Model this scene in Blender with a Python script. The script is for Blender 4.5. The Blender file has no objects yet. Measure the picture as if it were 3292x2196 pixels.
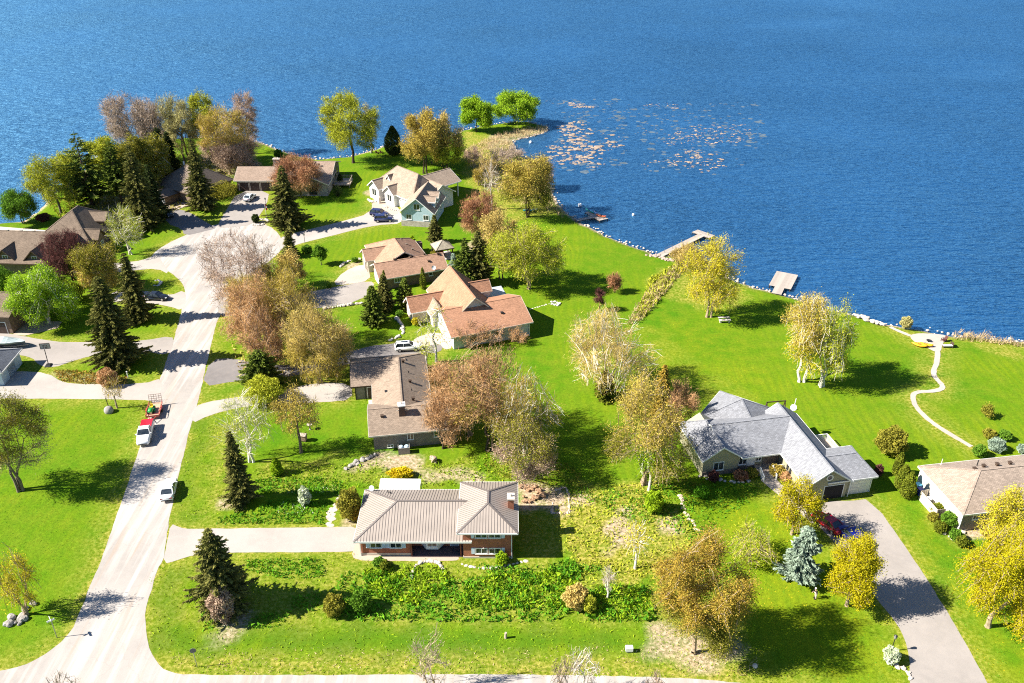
import bpy, math, random
import numpy as np
from mathutils import Vector, Matrix
from mathutils.geometry import tessellate_polygon

# ------------------------------------------------------------------ camera, sky, sun, exposure
SC = bpy.context.scene
COL = SC.collection
FPX, THETA, CAMH = 2750.0, math.radians(29.9), 77.0     # focal length in photo pixels, downward tilt, drone height
SCL = 3292 / 2351
_c, _s = math.cos(THETA), math.sin(THETA)
cam_d = bpy.data.cameras.new('camera'); cam = bpy.data.objects.new('camera', cam_d); COL.objects.link(cam)
cam_d.sensor_fit = 'HORIZONTAL'; cam_d.sensor_width = 36.0; cam_d.lens = 36.0 * FPX / 3292
cam_d.clip_start = 1.0; cam_d.clip_end = 12000
cam.location = (0, 0, CAMH); cam.rotation_euler = (math.radians(90) - THETA, 0, 0)
SC.camera = cam

SUN_EL, SUN_DIR = math.radians(40), math.radians(8.5)   # light travels to +x, a little to +y
w = bpy.data.worlds.new('World'); SC.world = w; w.use_nodes = True
nt = w.node_tree; nt.nodes.clear()
sky = nt.nodes.new('ShaderNodeTexSky'); sky.sky_type = 'NISHITA'; sky.sun_disc = False
sky.sun_elevation = SUN_EL
sky.sun_rotation = math.radians(270) - SUN_DIR          # sun stands in the west (-x), slightly towards -y
sky.altitude = 200; sky.air_density = 1.0; sky.dust_density = 0.0; sky.ozone_density = 6.0
bg = nt.nodes.new('ShaderNodeBackground'); bg.inputs['Strength'].default_value = 0.058
wo = nt.nodes.new('ShaderNodeOutputWorld')
nt.links.new(sky.outputs[0], bg.inputs['Color']); nt.links.new(bg.outputs[0], wo.inputs['Surface'])
sd = bpy.data.lights.new('sun', 'SUN'); sd.energy = 5.0; sd.angle = math.radians(0.5); sd.color = (1.0, 0.95, 0.86)
sun = bpy.data.objects.new('sun', sd); COL.objects.link(sun)
ldir = Vector((math.cos(SUN_EL) * math.cos(SUN_DIR), math.cos(SUN_EL) * math.sin(SUN_DIR), -math.sin(SUN_EL)))
sun.rotation_euler = ldir.to_track_quat('-Z', 'Y').to_euler(); sun.location = (-60, 0, 120)
SC.view_settings.view_transform = 'Standard'; SC.view_settings.look = 'None'
SC.view_settings.exposure = 1.4; SC.view_settings.gamma = 1.0; SC.view_settings.use_curve_mapping = False
SC.cycles.max_bounces = 5; SC.cycles.diffuse_bounces = 2; SC.cycles.glossy_bounces = 2
SC.cycles.transmission_bounces = 2; SC.cycles.transparent_max_bounces = 4
SC.cycles.use_denoising = False
SC.cycles.pixel_filter_type = 'BLACKMAN_HARRIS'; SC.cycles.filter_width = 1.1
SC.cycles.caustics_reflective = False; SC.cycles.caustics_refractive = False

# ------------------------------------------------------------------ survey: where a spot of the photograph lies on the ground
def G(dx, dy, z=0.0):
    u = dx * SCL - 1646; v = dy * SCL - 1098
    d = (u, FPX * _c - v * _s, -FPX * _s - v * _c)
    t = (z - CAMH) / d[2]
    return Vector((d[0] * t, d[1] * t, z))
def Tl(ox, oy, sc, x, y, z=0.0):
    return G((ox + x / sc) / SCL, (oy + y / sc) / SCL, z)
def height_at(y, topdy):
    v = topdy * SCL - 1098
    return CAMH - y * (FPX * _s + v * _c) / (FPX * _c - v * _s)
def plant_at(bx, by, top, q=.5):                          # root spot of a tree whose middle stands over photo column bx
    p = G(bx, by); H = height_at(p.y, top); z1 = p.y * _c + CAMH * _s; z2 = p.y * _c + (CAMH - q * H) * _s
    return Vector((p.x * z2 / z1, p.y, 0)), H
def mpp(y, z=0.0):                                       # metres per photo pixel (2351 px wide) at distance y
    return (y * _c + (CAMH - z) * _s) / FPX * SCL

# ------------------------------------------------------------------ objects
def setp(o, label=None, cat=None, group=None, kind=None):
    if label: o['label'] = label
    if cat: o['category'] = cat
    if group: o['group'] = group
    if kind: o['kind'] = kind
    return o
def thing(name, label, cat, loc=(0, 0, 0), rot=0.0, group=None):
    o = bpy.data.objects.new(name, None); COL.objects.link(o)
    o.empty_display_size = 0.3
    o.location = loc; o.rotation_euler = (0, 0, math.radians(rot))
    return setp(o, label, cat, group)
def link(name, me, parent=None):
    o = bpy.data.objects.new(name, me); COL.objects.link(o)
    if parent: o.parent = parent
    return o
def copy_tree(o, parent=None):
    c = o.copy(); COL.objects.link(c); c.parent = parent
    for ch in list(o.children): copy_tree(ch, c)
    return c

class MB:
    """collects shapes and links them as ONE mesh object"""
    def __init__(s): s.v = []; s.f = []
    def add(s, vs, fs):
        b = len(s.v); s.v += [tuple(p) for p in vs]; s.f += [tuple(i + b for i in f) for f in fs]; return s
    def box(s, x0, x1, y0, y1, z0, z1):
        return s.add([(x0,y0,z0),(x1,y0,z0),(x1,y1,z0),(x0,y1,z0),(x0,y0,z1),(x1,y0,z1),(x1,y1,z1),(x0,y1,z1)],
                     [(0,3,2,1),(4,5,6,7),(0,1,5,4),(1,2,6,5),(2,3,7,6),(3,0,4,7)])
    def bar(s, a, b, w, h=None):                         # box beam from a to b
        a = Vector(a); b = Vector(b); d = (b - a).normalized(); h = h or w
        up = Vector((0, 0, 1)) if abs(d.z) < .95 else Vector((1, 0, 0))
        x = d.cross(up).normalized(); u = x.cross(d)
        pts = []
        for p in (a, b):
            for sx, su in ((-1,-1),(1,-1),(1,1),(-1,1)): pts.append(p + x * sx * w / 2 + u * su * h / 2)
        return s.add(pts, [(3,2,1,0),(4,5,6,7),(0,1,5,4),(1,2,6,5),(2,3,7,6),(3,0,4,7)])
    def tube(s, a, b, r0, r1=None, n=8):
        a = Vector(a); b = Vector(b); d = (b - a).normalized(); r1 = r0 if r1 is None else r1
        up = Vector((0, 0, 1)) if abs(d.z) < .95 else Vector((1, 0, 0))
        x = d.cross(up).normalized(); u = x.cross(d); pts = []
        for p, r in ((a, r0), (b, r1)):
            for k in range(n):
                t = 2 * math.pi * k / n; pts.append(p + x * math.cos(t) * r + u * math.sin(t) * r)
        return s.add(pts, [tuple(range(n - 1, -1, -1)), tuple(range(n, 2 * n))] + [(k, (k + 1) % n, n + (k + 1) % n, n + k) for k in range(n)])
    def prism(s, poly, z0, z1):
        n = len(poly); return s.add([(p[0], p[1], z0) for p in poly] + [(p[0], p[1], z1) for p in poly],
            [tuple(range(n - 1, -1, -1)), tuple(range(n, 2 * n))] + [(k, (k + 1) % n, n + (k + 1) % n, n + k) for k in range(n)])
    def lathe(s, prof, n=10, c=(0, 0, 0)):               # prof: (r, z)
        vs = []
        for r, z in prof:
            for k in range(n):
                t = 2 * math.pi * k / n; vs.append((c[0] + r * math.cos(t), c[1] + r * math.sin(t), c[2] + z))
        fs = [tuple(range(n - 1, -1, -1)), tuple(range((len(prof) - 1) * n, len(prof) * n))]
        for j in range(len(prof) - 1):
            fs += [(j*n + k, j*n + (k+1) % n, (j+1)*n + (k+1) % n, (j+1)*n + k) for k in range(n)]
        return s.add(vs, fs)
    def blob(s, c, r, rng, n=8, m=5, rough=.18, flat=1.0):
        vs = [(c[0], c[1], c[2] + r * flat)]
        for j in range(1, m):
            ph = math.pi * j / m
            for k in range(n):
                t = 2 * math.pi * (k + .5 * (j % 2)) / n; rr = r * (1 + rng.uniform(-rough, rough))
                vs.append((c[0] + rr * math.sin(ph) * math.cos(t), c[1] + rr * math.sin(ph) * math.sin(t), c[2] + rr * flat * math.cos(ph)))
        vs.append((c[0], c[1], c[2] - r * flat)); last = len(vs) - 1; fs = []
        for k in range(n): fs.append((0, 1 + k, 1 + (k + 1) % n))
        for j in range(m - 2):
            a = 1 + j * n; b = a + n
            for k in range(n): fs.append((a + k, b + k, b + (k + 1) % n, a + (k + 1) % n))
        a = 1 + (m - 2) * n
        for k in range(n): fs.append((a + k, last, a + (k + 1) % n))
        return s.add(vs, fs)
    def mesh(s, name, mat):
        me = bpy.data.meshes.new(name); me.from_pydata(s.v, [], s.f); me.update()
        if mat: me.materials.append(mat)
        return me
    def build(s, name, mat, parent=None, smooth=False):
        me = s.mesh(name, mat)
        if smooth: me.polygons.foreach_set('use_smooth', [True] * len(me.polygons))
        return link(name, me, parent)
def np_mesh(name, V, Fc, mat, tone=None, smooth=False):
    """V (n,3), Fc (m,k) with k 3 or 4"""
    me = bpy.data.meshes.new(name); k = Fc.shape[1]
    me.vertices.add(len(V)); me.vertices.foreach_set('co', np.ascontiguousarray(V, dtype=np.float32).ravel())
    me.loops.add(Fc.size); me.loops.foreach_set('vertex_index', np.ascontiguousarray(Fc, dtype=np.int32).ravel())
    me.polygons.add(len(Fc)); me.polygons.foreach_set('loop_start', np.arange(0, Fc.size, k, dtype=np.int32))
    if tone is not None:
        at = me.attributes.new('tone', 'FLOAT', 'POINT'); at.data.foreach_set('value', np.ascontiguousarray(tone, dtype=np.float32))
    me.update(calc_edges=True)
    me.polygons.foreach_set('use_smooth', np.full(len(Fc), smooth))
    if mat: me.materials.append(mat)
    return me

# ------------------------------------------------------------------ materials
MATS = {}
def newmat(name):
    m = bpy.data.materials.new(name); m.use_nodes = True; t = m.node_tree; t.nodes.clear()
    out = t.nodes.new('ShaderNodeOutputMaterial'); return m, t, out
def N(t, typ, **kw):
    n = t.nodes.new(typ)
    for k, v in kw.items():
        if k in n.inputs: n.inputs[k].default_value = v
        else: setattr(n, k, v)
    return n
def rgb(t, c): n = t.nodes.new('ShaderNodeRGB'); n.outputs[0].default_value = (*c, 1); return n.outputs[0]
def mixc(t, fac, a, b, mode='MIX'):
    n = t.nodes.new('ShaderNodeMix'); n.data_type = 'RGBA'; n.blend_type = mode
    for sock, val in ((n.inputs[0], fac), (n.inputs[6], a), (n.inputs[7], b)):
        if isinstance(val, (int, float)): sock.default_value = val
        elif isinstance(val, tuple): sock.default_value = (*val, 1) if len(val) == 3 else val
        else: t.links.new(val, sock)
    return n.outputs[2]
def mth(t, op, a, b=None, clamp=False):
    n = t.nodes.new('ShaderNodeMath'); n.operation = op; n.use_clamp = clamp
    for sock, val in ((n.inputs[0], a), (n.inputs[1], b)):
        if val is None: continue
        if isinstance(val, (int, float)): sock.default_value = val
        else: t.links.new(val, sock)
    return n.outputs[0]
def ramp(t, fac, p0, p1, c0=0.0, c1=1.0):
    n = t.nodes.new('ShaderNodeMapRange'); n.inputs[1].default_value = p0; n.inputs[2].default_value = p1
    n.inputs[3].default_value = c0; n.inputs[4].default_value = c1; t.links.new(fac, n.inputs[0]); return n.outputs[0]
def noise(t, vec, scale, detail=3.0, rough=.55):
    n = t.nodes.new('ShaderNodeTexNoise'); n.inputs['Scale'].default_value = scale; n.inputs['Detail'].default_value = detail
    n.inputs['Roughness'].default_value = rough
    if vec is not None: t.links.new(vec, n.inputs['Vector'])
    return n.outputs[0]
def pos(t): return t.nodes.new('ShaderNodeNewGeometry').outputs['Position']
def objco(t): return t.nodes.new('ShaderNodeTexCoord').outputs['Object']
def scaled(t, vec, s):
    n = t.nodes.new('ShaderNodeMapping'); n.inputs['Scale'].default_value = s; t.links.new(vec, n.inputs['Vector']); return n.outputs[0]
def bump(t, h, strength, dist):
    n = t.nodes.new('ShaderNodeBump'); n.inputs['Strength'].default_value = strength; n.inputs['Distance'].default_value = dist
    t.links.new(h, n.inputs['Height']); return n.outputs[0]
def surf(t, out, col, rough=.8, spec=.3, nrm=None, metal=0.0, coat=0.0):
    p = t.nodes.new('ShaderNodeBsdfPrincipled')
    if isinstance(col, tuple): p.inputs['Base Color'].default_value = (*col, 1)
    else: t.links.new(col, p.inputs['Base Color'])
    p.inputs['Roughness'].default_value = rough; p.inputs['Specular IOR Level'].default_value = spec; p.inputs['Metallic'].default_value = metal
    p.inputs['Coat Weight'].default_value = coat
    if nrm is not None: t.links.new(nrm, p.inputs['Normal'])
    t.links.new(p.outputs[0], out.inputs['Surface']); return p
def plain(name, col, rough=.7, spec=.3, var=.15, scale=3.0, metal=0.0, coat=0.0, bmp=0.0):
    """painted / stone / wood surface with a little grain"""
    if name in MATS: return MATS[name]
    m, t, out = newmat(name); v = objco(t)
    n1 = noise(t, v, scale, 4); f = ramp(t, n1, .3, .7, 1 - var, 1 + var)
    cc = t.nodes.new('ShaderNodeVectorMath'); cc.operation = 'SCALE'; cc.inputs[0].default_value = col; t.links.new(f, cc.inputs[3])
    surf(t, out, cc.outputs[0], rough, spec, bump(t, noise(t, v, scale * 6, 2), bmp, .03) if bmp else None, metal, coat)
    MATS[name] = m; return m
def shingle(name, col, var=.22):
    if name in MATS: return MATS[name]
    m, t, out = newmat(name); v = objco(t)
    b = t.nodes.new('ShaderNodeTexBrick'); b.inputs['Scale'].default_value = 1.0; b.inputs['Brick Width'].default_value = .33; b.inputs['Row Height'].default_value = .16
    b.inputs['Mortar Size'].default_value = .012; b.inputs['Color1'].default_value = (.75,.75,.75,1); b.inputs['Color2'].default_value = (1.12,1.12,1.12,1); b.inputs['Mortar'].default_value = (.55,.55,.55,1)
    t.links.new(scaled(t, v, (1, 1.15, 1)), b.inputs['Vector'])
    n1 = ramp(t, noise(t, v, .5, 4), .3, .7, 1 - var * .6, 1 + var * .6); n2 = ramp(t, noise(t, v, 9, 2), .25, .75, 1 - var, 1 + var)
    k = mth(t, 'MULTIPLY', n1, n2); cc = mixc(t, 1.0, rgb(t, col), b.outputs[0], 'MULTIPLY')
    s2 = t.nodes.new('ShaderNodeVectorMath'); s2.operation = 'SCALE'; t.links.new(cc, s2.inputs[0]); t.links.new(k, s2.inputs[3])
    surf(t, out, s2.outputs[0], .92, .15, bump(t, b.outputs['Fac'], .5, -.02)); MATS[name] = m; return m
def brickmat(name, c1, c2, mortar, bw=.24, bh=.085):
    if name in MATS: return MATS[name]
    m, t, out = newmat(name); v = objco(t)
    sx = t.nodes.new('ShaderNodeSeparateXYZ'); t.links.new(v, sx.inputs[0]); cb = t.nodes.new('ShaderNodeCombineXYZ')
    t.links.new(mth(t, 'ADD', sx.outputs[0], sx.outputs[1]), cb.inputs[0]); t.links.new(sx.outputs[2], cb.inputs[1])
    b = t.nodes.new('ShaderNodeTexBrick'); b.inputs['Scale'].default_value = 1.0; b.inputs['Brick Width'].default_value = bw; b.inputs['Row Height'].default_value = bh
    b.inputs['Mortar Size'].default_value = .008; b.inputs['Color1'].default_value = (*c1, 1); b.inputs['Color2'].default_value = (*c2, 1); b.inputs['Mortar'].default_value = (*mortar, 1)
    t.links.new(cb.outputs[0], b.inputs['Vector'])
    k = ramp(t, noise(t, v, 1.2, 3), .3, .7, .82, 1.15); s2 = t.nodes.new('ShaderNodeVectorMath'); s2.operation = 'SCALE'; t.links.new(b.outputs[0], s2.inputs[0]); t.links.new(k, s2.inputs[3])
    surf(t, out, s2.outputs[0], .9, .2, bump(t, b.outputs['Fac'], .4, -.01)); MATS[name] = m; return m
def siding(name, col):
    if name in MATS: return MATS[name]
    m, t, out = newmat(name); v = objco(t)
    wv = t.nodes.new('ShaderNodeTexWave'); wv.wave_type = 'BANDS'; wv.bands_direction = 'Z'; wv.wave_profile = 'SAW'; wv.inputs['Scale'].default_value = 2.2; t.links.new(v, wv.inputs['Vector'])
    k = ramp(t, noise(t, v, 1.5, 3), .3, .7, .92, 1.06); s2 = t.nodes.new('ShaderNodeVectorMath'); s2.operation = 'SCALE'; s2.inputs[0].default_value = col; t.links.new(k, s2.inputs[3])
    surf(t, out, s2.outputs[0], .6, .3, bump(t, wv.outputs[1], .6, .02)); MATS[name] = m; return m
def glassmat():
    if 'window_glass' in MATS: return MATS['window_glass']
    m, t, out = newmat('window_glass'); v = objco(t)
    c = mixc(t, ramp(t, noise(t, v, 1.3, 2), .35, .65), (.012,.018,.025), (.05,.06,.07)); surf(t, out, c, .06, .8); MATS['window_glass'] = m; return m
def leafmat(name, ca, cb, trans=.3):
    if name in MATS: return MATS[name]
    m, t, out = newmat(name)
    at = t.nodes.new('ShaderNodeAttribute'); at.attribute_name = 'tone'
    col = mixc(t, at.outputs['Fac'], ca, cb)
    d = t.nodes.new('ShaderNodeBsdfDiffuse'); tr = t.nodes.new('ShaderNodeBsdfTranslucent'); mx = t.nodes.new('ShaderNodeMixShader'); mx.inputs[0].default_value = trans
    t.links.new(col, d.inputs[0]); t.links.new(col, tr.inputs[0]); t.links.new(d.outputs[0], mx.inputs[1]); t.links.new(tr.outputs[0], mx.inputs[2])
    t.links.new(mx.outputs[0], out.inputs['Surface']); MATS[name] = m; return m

WHITE = plain('white_paint', (.78,.77,.74), .5, .4, .05)
TRIM = plain('cream_trim', (.62,.57,.48), .6, .3, .06)
BLACK = plain('black_paint', (.02,.02,.022), .5, .4, .1)
DARKWOOD = plain('dark_wood', (.07,.045,.03), .7, .3, .25)
WOOD = plain('weathered_wood', (.42,.34,.27), .85, .2, .2, 2.5, bmp=.3)
STONE = plain('pale_stone', (.55,.48,.40), .9, .2, .25, 2.0, bmp=.5)
GREYSTONE = plain('grey_stone', (.33,.30,.27), .9, .2, .3, 2.0, bmp=.5)
CONCRETE = plain('concrete', (.55,.48,.40), .9, .2, .12, 1.2)
STEEL = plain('grey_steel', (.30,.30,.31), .4, .5, .1, metal=.6)
RUBBER = plain('rubber', (.015,.015,.016), .8, .3, .1)
GLASS = glassmat()
# ------------------------------------------------------------------ the ground, the lake, the roads
def D2W(pts, z=0.0): return [G(x, y, z) for x, y in pts]
WATER_Z = -0.55
SHORE = [(-420,640),(-200,570),(-60,524),(0,512),(57,508),(90,482),(108,466),(120,445),(150,430),(185,405),(205,372),(245,345),(300,330),(360,322),(430,316),(520,316),(560,322),(602,328),(640,344),(686,359),(735,366),(762,363),(806,359),(845,348),(880,337),(925,331),
         (985,322),(1040,310),(1062,299),(1115,288),(1172,280),(1212,279),(1258,291),(1250,304),(1206,316),(1180,322),(1176,335),(1185,350),(1205,362),(1236,372),(1255,400),(1264,430),(1274,455),(1285,471),(1296,485),(1318,501),(1340,517),(1356,522),(1389,541),(1444,563),(1485,576),(1500,584),
         (1560,590),(1600,606),(1640,624),(1700,649),(1735,661),(1780,672),(1830,686),(1900,711),(1960,723),(2025,744),(2069,750),(2132,761),(2178,771),(2227,772),(2351,788),(2480,812),(2700,850)]
shore_w = [G(x, y, WATER_Z) for x, y in SHORE]
LAND = [(p.x, p.y) for p in shore_w] + [(3000, shore_w[-1].y - 40), (3000, -500), (-3000, -500), (-3000, shore_w[0].y - 20)]

ROAD = [(-80,1600),(-80,1552),(0,1542),(49,1531),(96,1509),(131,1484),(164,1449),(180,1416),(208,1345),(230,1293),(257,1214),(287,1133),(320,1030),(339,961),(352,918),(366,876),(388,812),(407,752),(419,705),(425,680),(423,655),(405,634),(380,617),(352,600),(345,590),(362,572),(392,554),(430,537),(470,520),(520,510),(572,508),(618,516),(640,536),(650,556),(645,576),(626,592),(590,622),(560,655),(520,695),(503,726),(495,745),(484,796),(474,838),(462,891),(452,935),(440,972),(426,1024),(410,1095),(396,1155),(388,1200),(380,1250),(375,1290),(362,1307),(352,1342),(338,1386),(333,1422),(339,1482),(352,1512),(370,1534),(395,1545),(430,1550),(643,1552),(1143,1549),(1525,1555),(1662,1566),(1900,1590),(1900,1660),(600,1650)]
DRIVES = [  # label, outline, material key
 ('pale driveway running from the road to the brick house with the metal roof', [(382,1250),(392,1203),(412,1212),(437,1216),(571,1214),(746,1212),(830,1210),(842,1262),(806,1268),(700,1269),(547,1269),(448,1274),(405,1288),(374,1297)], 'pale'),
 ('grey driveway curving down beside the yellow maples to the bottom edge', [(2001,1146),(2104,1293),(2200,1446),(2266,1567),(2300,1640),(2088,1640),(2089,1509),(2077,1468),(2061,1435),(2009,1372),(1916,1244),(1872,1203),(1888,1165),(1895,1152),(1946,1152)], 'grey'),
 ('pale driveway branching left above the green lawn to the blue garage', [(-60,850),(20,858),(44,853),(109,857),(142,879),(191,884),(328,883),(376,868),(362,930),(352,924),(328,919),(60,916),(-60,918)], 'pale'),
 ('grey driveway with the covered boat and basketball hoop', [(-60,770),(0,762),(40,768),(98,779),(148,785),(202,786),(328,782),(396,769),(400,790),(386,818),(330,806),(208,818),(164,831),(126,845),(90,842),(74,820),(0,812),(-60,812)], 'grey'),
 ('short driveway under the black sedan', [(250,668),(331,666),(355,672),(391,678),(424,664),(428,690),(418,712),(391,703),(336,693),(250,694)], 'pale'),
 ('narrow driveway between the two oval lawns left of the turning circle', [(240,604),(309,600),(340,592),(360,580),(372,600),(390,630),(360,615),(314,619),(240,626)], 'pale'),
 ('dark asphalt driveway in spruce shade before the brown hip roofed house', [(376,486),(405,479),(432,484),(481,514),(500,523),(470,530),(424,541),(418,524),(383,512)], 'dark'),
 ('grey driveway in front of the three door garage', [(547,437),(619,437),(612,470),(592,499),(578,516),(540,520),(495,524),(514,490)], 'grey'),
 ('pale driveway leading to the white and blue house', [(640,546),(669,535),(776,510),(853,488),(855,460),(877,457),(921,485),(928,512),(858,516),(762,540),(689,558),(640,575)], 'pale'),
 ('asphalt driveway in front of the tan hip roofed house', [(500,690),(560,686),(640,680),(691,673),(770,658),(850,643),(862,654),(831,689),(740,707),(690,706),(560,720),(500,728)], 'grey'),
 ('asphalt driveway under the white car with the sunroof', [(461,890),(483,826),(540,824),(640,842),(757,837),(784,812),(888,788),(1020,789),(1010,812),(967,812),(929,818),(907,822),(800,836),(700,862),(540,876)], 'dark'),
 ('gravel driveway of the brown shingled house behind the birch', [(438,975),(448,935),(472,925),(530,915),(620,903),(724,880),(806,880),(810,919),(740,925),(620,928),(540,938),(480,955)], 'pale')]
PATHS = [
 ('concrete patterned walk before the tan hip roofed house', [(762,654),(787,623),(833,604),(848,615),(850,643),(800,652)], 'patio'),
 ('paved walk along the front of the brick house', [(806,1268),(842,1212),(842,1266),(960,1279),(1047,1278),(1056,1283),(1046,1290),(877,1289),(814,1288)], 'tan'),
 ('pale front walk curving from the porch steps to the grey driveway', [(1738,1098),(1768,1094),(1790,1108),(1830,1150),(1868,1196),(1868,1206),(1850,1192),(1812,1158),(1775,1128)], 'patio'),
 ('stone walk and entry court beside the yellow birch', [(936,812),(940,790),(955,775),(972,768),(1000,762),(1030,770),(1040,800),(1020,805),(1010,790),(985,795),(960,800)], 'patio'),
 ('paved court before the white and blue house', [(852,488),(856,458),(866,450),(885,448),(905,466),(922,486),(900,492)], 'tan'),
 ('round gravel patio by the lake with the path to it', [(2088,768),(2110,764),(2150,766),(2172,769),(2176,776),(2164,790),(2160,808),(2150,811),(2120,795),(2094,781)], 'gravel')]
PATHLINE = [(2044,750),(2060,758),(2090,770)], [(2153,808),(2151,835),(2143,852),(2145,868),(2163,884),(2165,893),(2146,900),(2101,901),(2094,915),(2105,940),(2134,968),(2173,994),(2230,1027)]

def dens(poly, step, jit, rng):
    out = []
    n = len(poly)
    for i in range(n):
        a = Vector(poly[i][:2]); b = Vector(poly[(i + 1) % n][:2]); d = (b - a).length; k = max(1, int(d / step))
        if d > 60: k = 6
        nr = Vector((-(b - a).y, (b - a).x)).normalized() if d > 0 else Vector((0, 0))
        for j in range(k):
            p = a.lerp(b, j / k); out.append(p + nr * rng.uniform(-jit, jit))
    return out
def chaikin(poly, it=1):
    for _ in range(it):
        o = []
        for i in range(len(poly)):
            a = poly[i]; b = poly[(i + 1) % len(poly)]; o += [a.lerp(b, .25), a.lerp(b, .75)]
        poly = o
    return poly
def sheet(name, poly, z, mat, label, kind='structure', cat=None):
    vs = [Vector((p[0], p[1], z)) for p in poly]; tr = tessellate_polygon([vs])
    me = bpy.data.meshes.new(name); me.from_pydata([tuple(v) for v in vs], [], [tuple(t) for t in tr]); me.update()
    for p in me.polygons:
        if p.normal.z < 0: p.flip()
    me.materials.append(mat); o = link(name, me); setp(o, label, cat, None, kind); return o
def pavemat(name, col, var=.12, tracks=False, tint=(.55,.44,.36)):
    if name in MATS: return MATS[name]
    m, t, out = newmat(name); v = pos(t)
    n1 = noise(t, v, .12, 5, .6); n2 = noise(t, v, 1.1, 4); n3 = noise(t, v, 14, 2)
    c = mixc(t, ramp(t, n1, .38, .62), col, tuple(c * (1 - var * 1.3) for c in col))
    c = mixc(t, ramp(t, n2, .45, .7, 0, .45), c, tuple(x * .9 + y * .1 for x, y in zip(col, tint)))
    if tracks:                                            # worn wheel tracks and sealed seams along the street
        w1 = noise(t, scaled(t, v, (.9, .05, 1)), 1.0, 3); c = mixc(t, ramp(t, w1, .48, .66, 0, .7), c, (.50,.46,.42)); w2 = noise(t, scaled(t, v, (1.3, .08, 1)), .8, 4); c = mixc(t, ramp(t, w2, .55, .75, 0, .7), c, (.36,.27,.20))
        vo = t.nodes.new('ShaderNodeTexVoronoi'); vo.feature = 'DISTANCE_TO_EDGE'; vo.inputs['Scale'].default_value = .16
        dn = t.nodes.new('ShaderNodeVectorMath'); dn.operation = 'ADD'; t.links.new(v, dn.inputs[0])
        nn = t.nodes.new('ShaderNodeTexNoise'); nn.inputs['Scale'].default_value = .5; t.links.new(v, nn.inputs['Vector'])
        sc_ = t.nodes.new('ShaderNodeVectorMath'); sc_.operation = 'SCALE'; sc_.inputs[3].default_value = 2.5; t.links.new(nn.outputs[1], sc_.inputs[0]); t.links.new(sc_.outputs[0], dn.inputs[1])
        t.links.new(dn.outputs[0], vo.inputs['Vector'])
        c = mixc(t, ramp(t, vo.outputs[0], .003, .012, .22, 0), c, tuple(x * .7 for x in col))
    k = ramp(t, n3, .25, .75, .9, 1.1); s2 = t.nodes.new('ShaderNodeVectorMath'); s2.operation = 'SCALE'; t.links.new(c, s2.inputs[0]); t.links.new(k, s2.inputs[3])
    surf(t, out, s2.outputs[0], .95, .15, bump(t, n3, .15, .02)); MATS[name] = m; return m
PAVE = dict(road=pavemat('road_chip_seal', (.38,.345,.31), .12, True), pale=pavemat('pale_asphalt', (.40,.36,.32), .12),
            grey=pavemat('grey_asphalt', (.33,.295,.265), .12), dark=pavemat('dark_asphalt', (.22,.20,.19), .15),
            patio=pavemat('patterned_concrete', (.48,.41,.34), .14), tan=pavemat('tan_pavers', (.46,.37,.29), .12), gravel=pavemat('limestone_gravel', (.46,.40,.34), .14))
rng = random.Random(11)
def worldpoly(pts, smooth=1, jit=.06, step=.9): return dens(chaikin([v.to_2d() for v in D2W(pts)], smooth), step, jit, rng)
road_poly = worldpoly(ROAD, 1, .07)
PAVED = [road_poly]
sheet('road', road_poly, .012, PAVE['road'], 'pale chip sealed street with its turning circle and side road')
for lab, pts, mk in DRIVES:
    pl = worldpoly(pts, 1, .05); PAVED.append(pl); sheet('driveway', pl, .016, PAVE[mk], lab)
zz = .020
for lab, pts, mk in PATHS:
    pl = worldpoly(pts, 1, .04, .6); PAVED.append(pl); sheet('path' if mk != 'gravel' else 'patio', pl, zz, PAVE[mk], lab); zz += .004
for k, line in enumerate(PATHLINE):
    L = [v.to_2d() for v in D2W(line)]
    for _ in range(2):
        L = [L[0]] + [q for a, b in zip(L, L[1:]) for q in (a.lerp(b, .25), a.lerp(b, .75))] + [L[-1]]
    lft, rgt = [], []
    for i, p in enumerate(L):
        d = (L[min(i + 1, len(L) - 1)] - L[max(i - 1, 0)]).normalized(); n_ = Vector((-d.y, d.x))
        lft.append(p + n_ * (.42 + rng.uniform(-.06, .06))); rgt.append(p - n_ * (.42 + rng.uniform(-.06, .06)))
    pl = lft + rgt[::-1]; PAVED.append(pl)
    sheet('path', pl, zz, PAVE['gravel'], ('short pale path along the shore to the round patio', 'long winding pale path across the right lawn')[k]); zz += .004

def sdf(P, poly):                                         # signed distance, positive inside
    A = np.array([(p[0], p[1]) for p in poly]); B = np.roll(A, -1, 0); d2 = np.full(len(P), 1e18); ins = np.zeros(len(P), bool)
    for a, b in zip(A, B):
        e = b - a; wv = P - a; q = (wv @ e) / max(e @ e, 1e-9); q = np.clip(q, 0, 1); r = wv - q[:, None] * e
        d2 = np.minimum(d2, (r * r).sum(1))
        cnd = (a[1] > P[:, 1]) != (b[1] > P[:, 1])
        if b[1] != a[1]: ins ^= cnd & (P[:, 0] < (b[0] - a[0]) * (P[:, 1] - a[1]) / (b[1] - a[1]) + a[0])
    return np.where(ins, 1, -1) * np.sqrt(d2)
def axis_pts(lo, hi, st, far):
    a = list(np.arange(lo, hi + .01, st)); s_ = st * 2; x = lo; pre = []
    while x > far[0]: x -= s_; s_ *= 1.5; pre.append(x)
    s_ = st * 2; x = a[-1]; post = []
    while x < far[1]: x += s_; s_ *= 1.5; post.append(x)
    return np.array(pre[::-1] + a + post)
gx = axis_pts(-150, 110, .8, (-3500, 3500)); gy = axis_pts(52, 320, .8, (-600, 5000))
XX, YY = np.meshgrid(gx, gy); GP = np.stack([XX.ravel(), YY.ravel()], 1)
core = (GP[:, 0] > -200) & (GP[:, 0] < 160) & (GP[:, 1] > 20) & (GP[:, 1] < 400)
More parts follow.
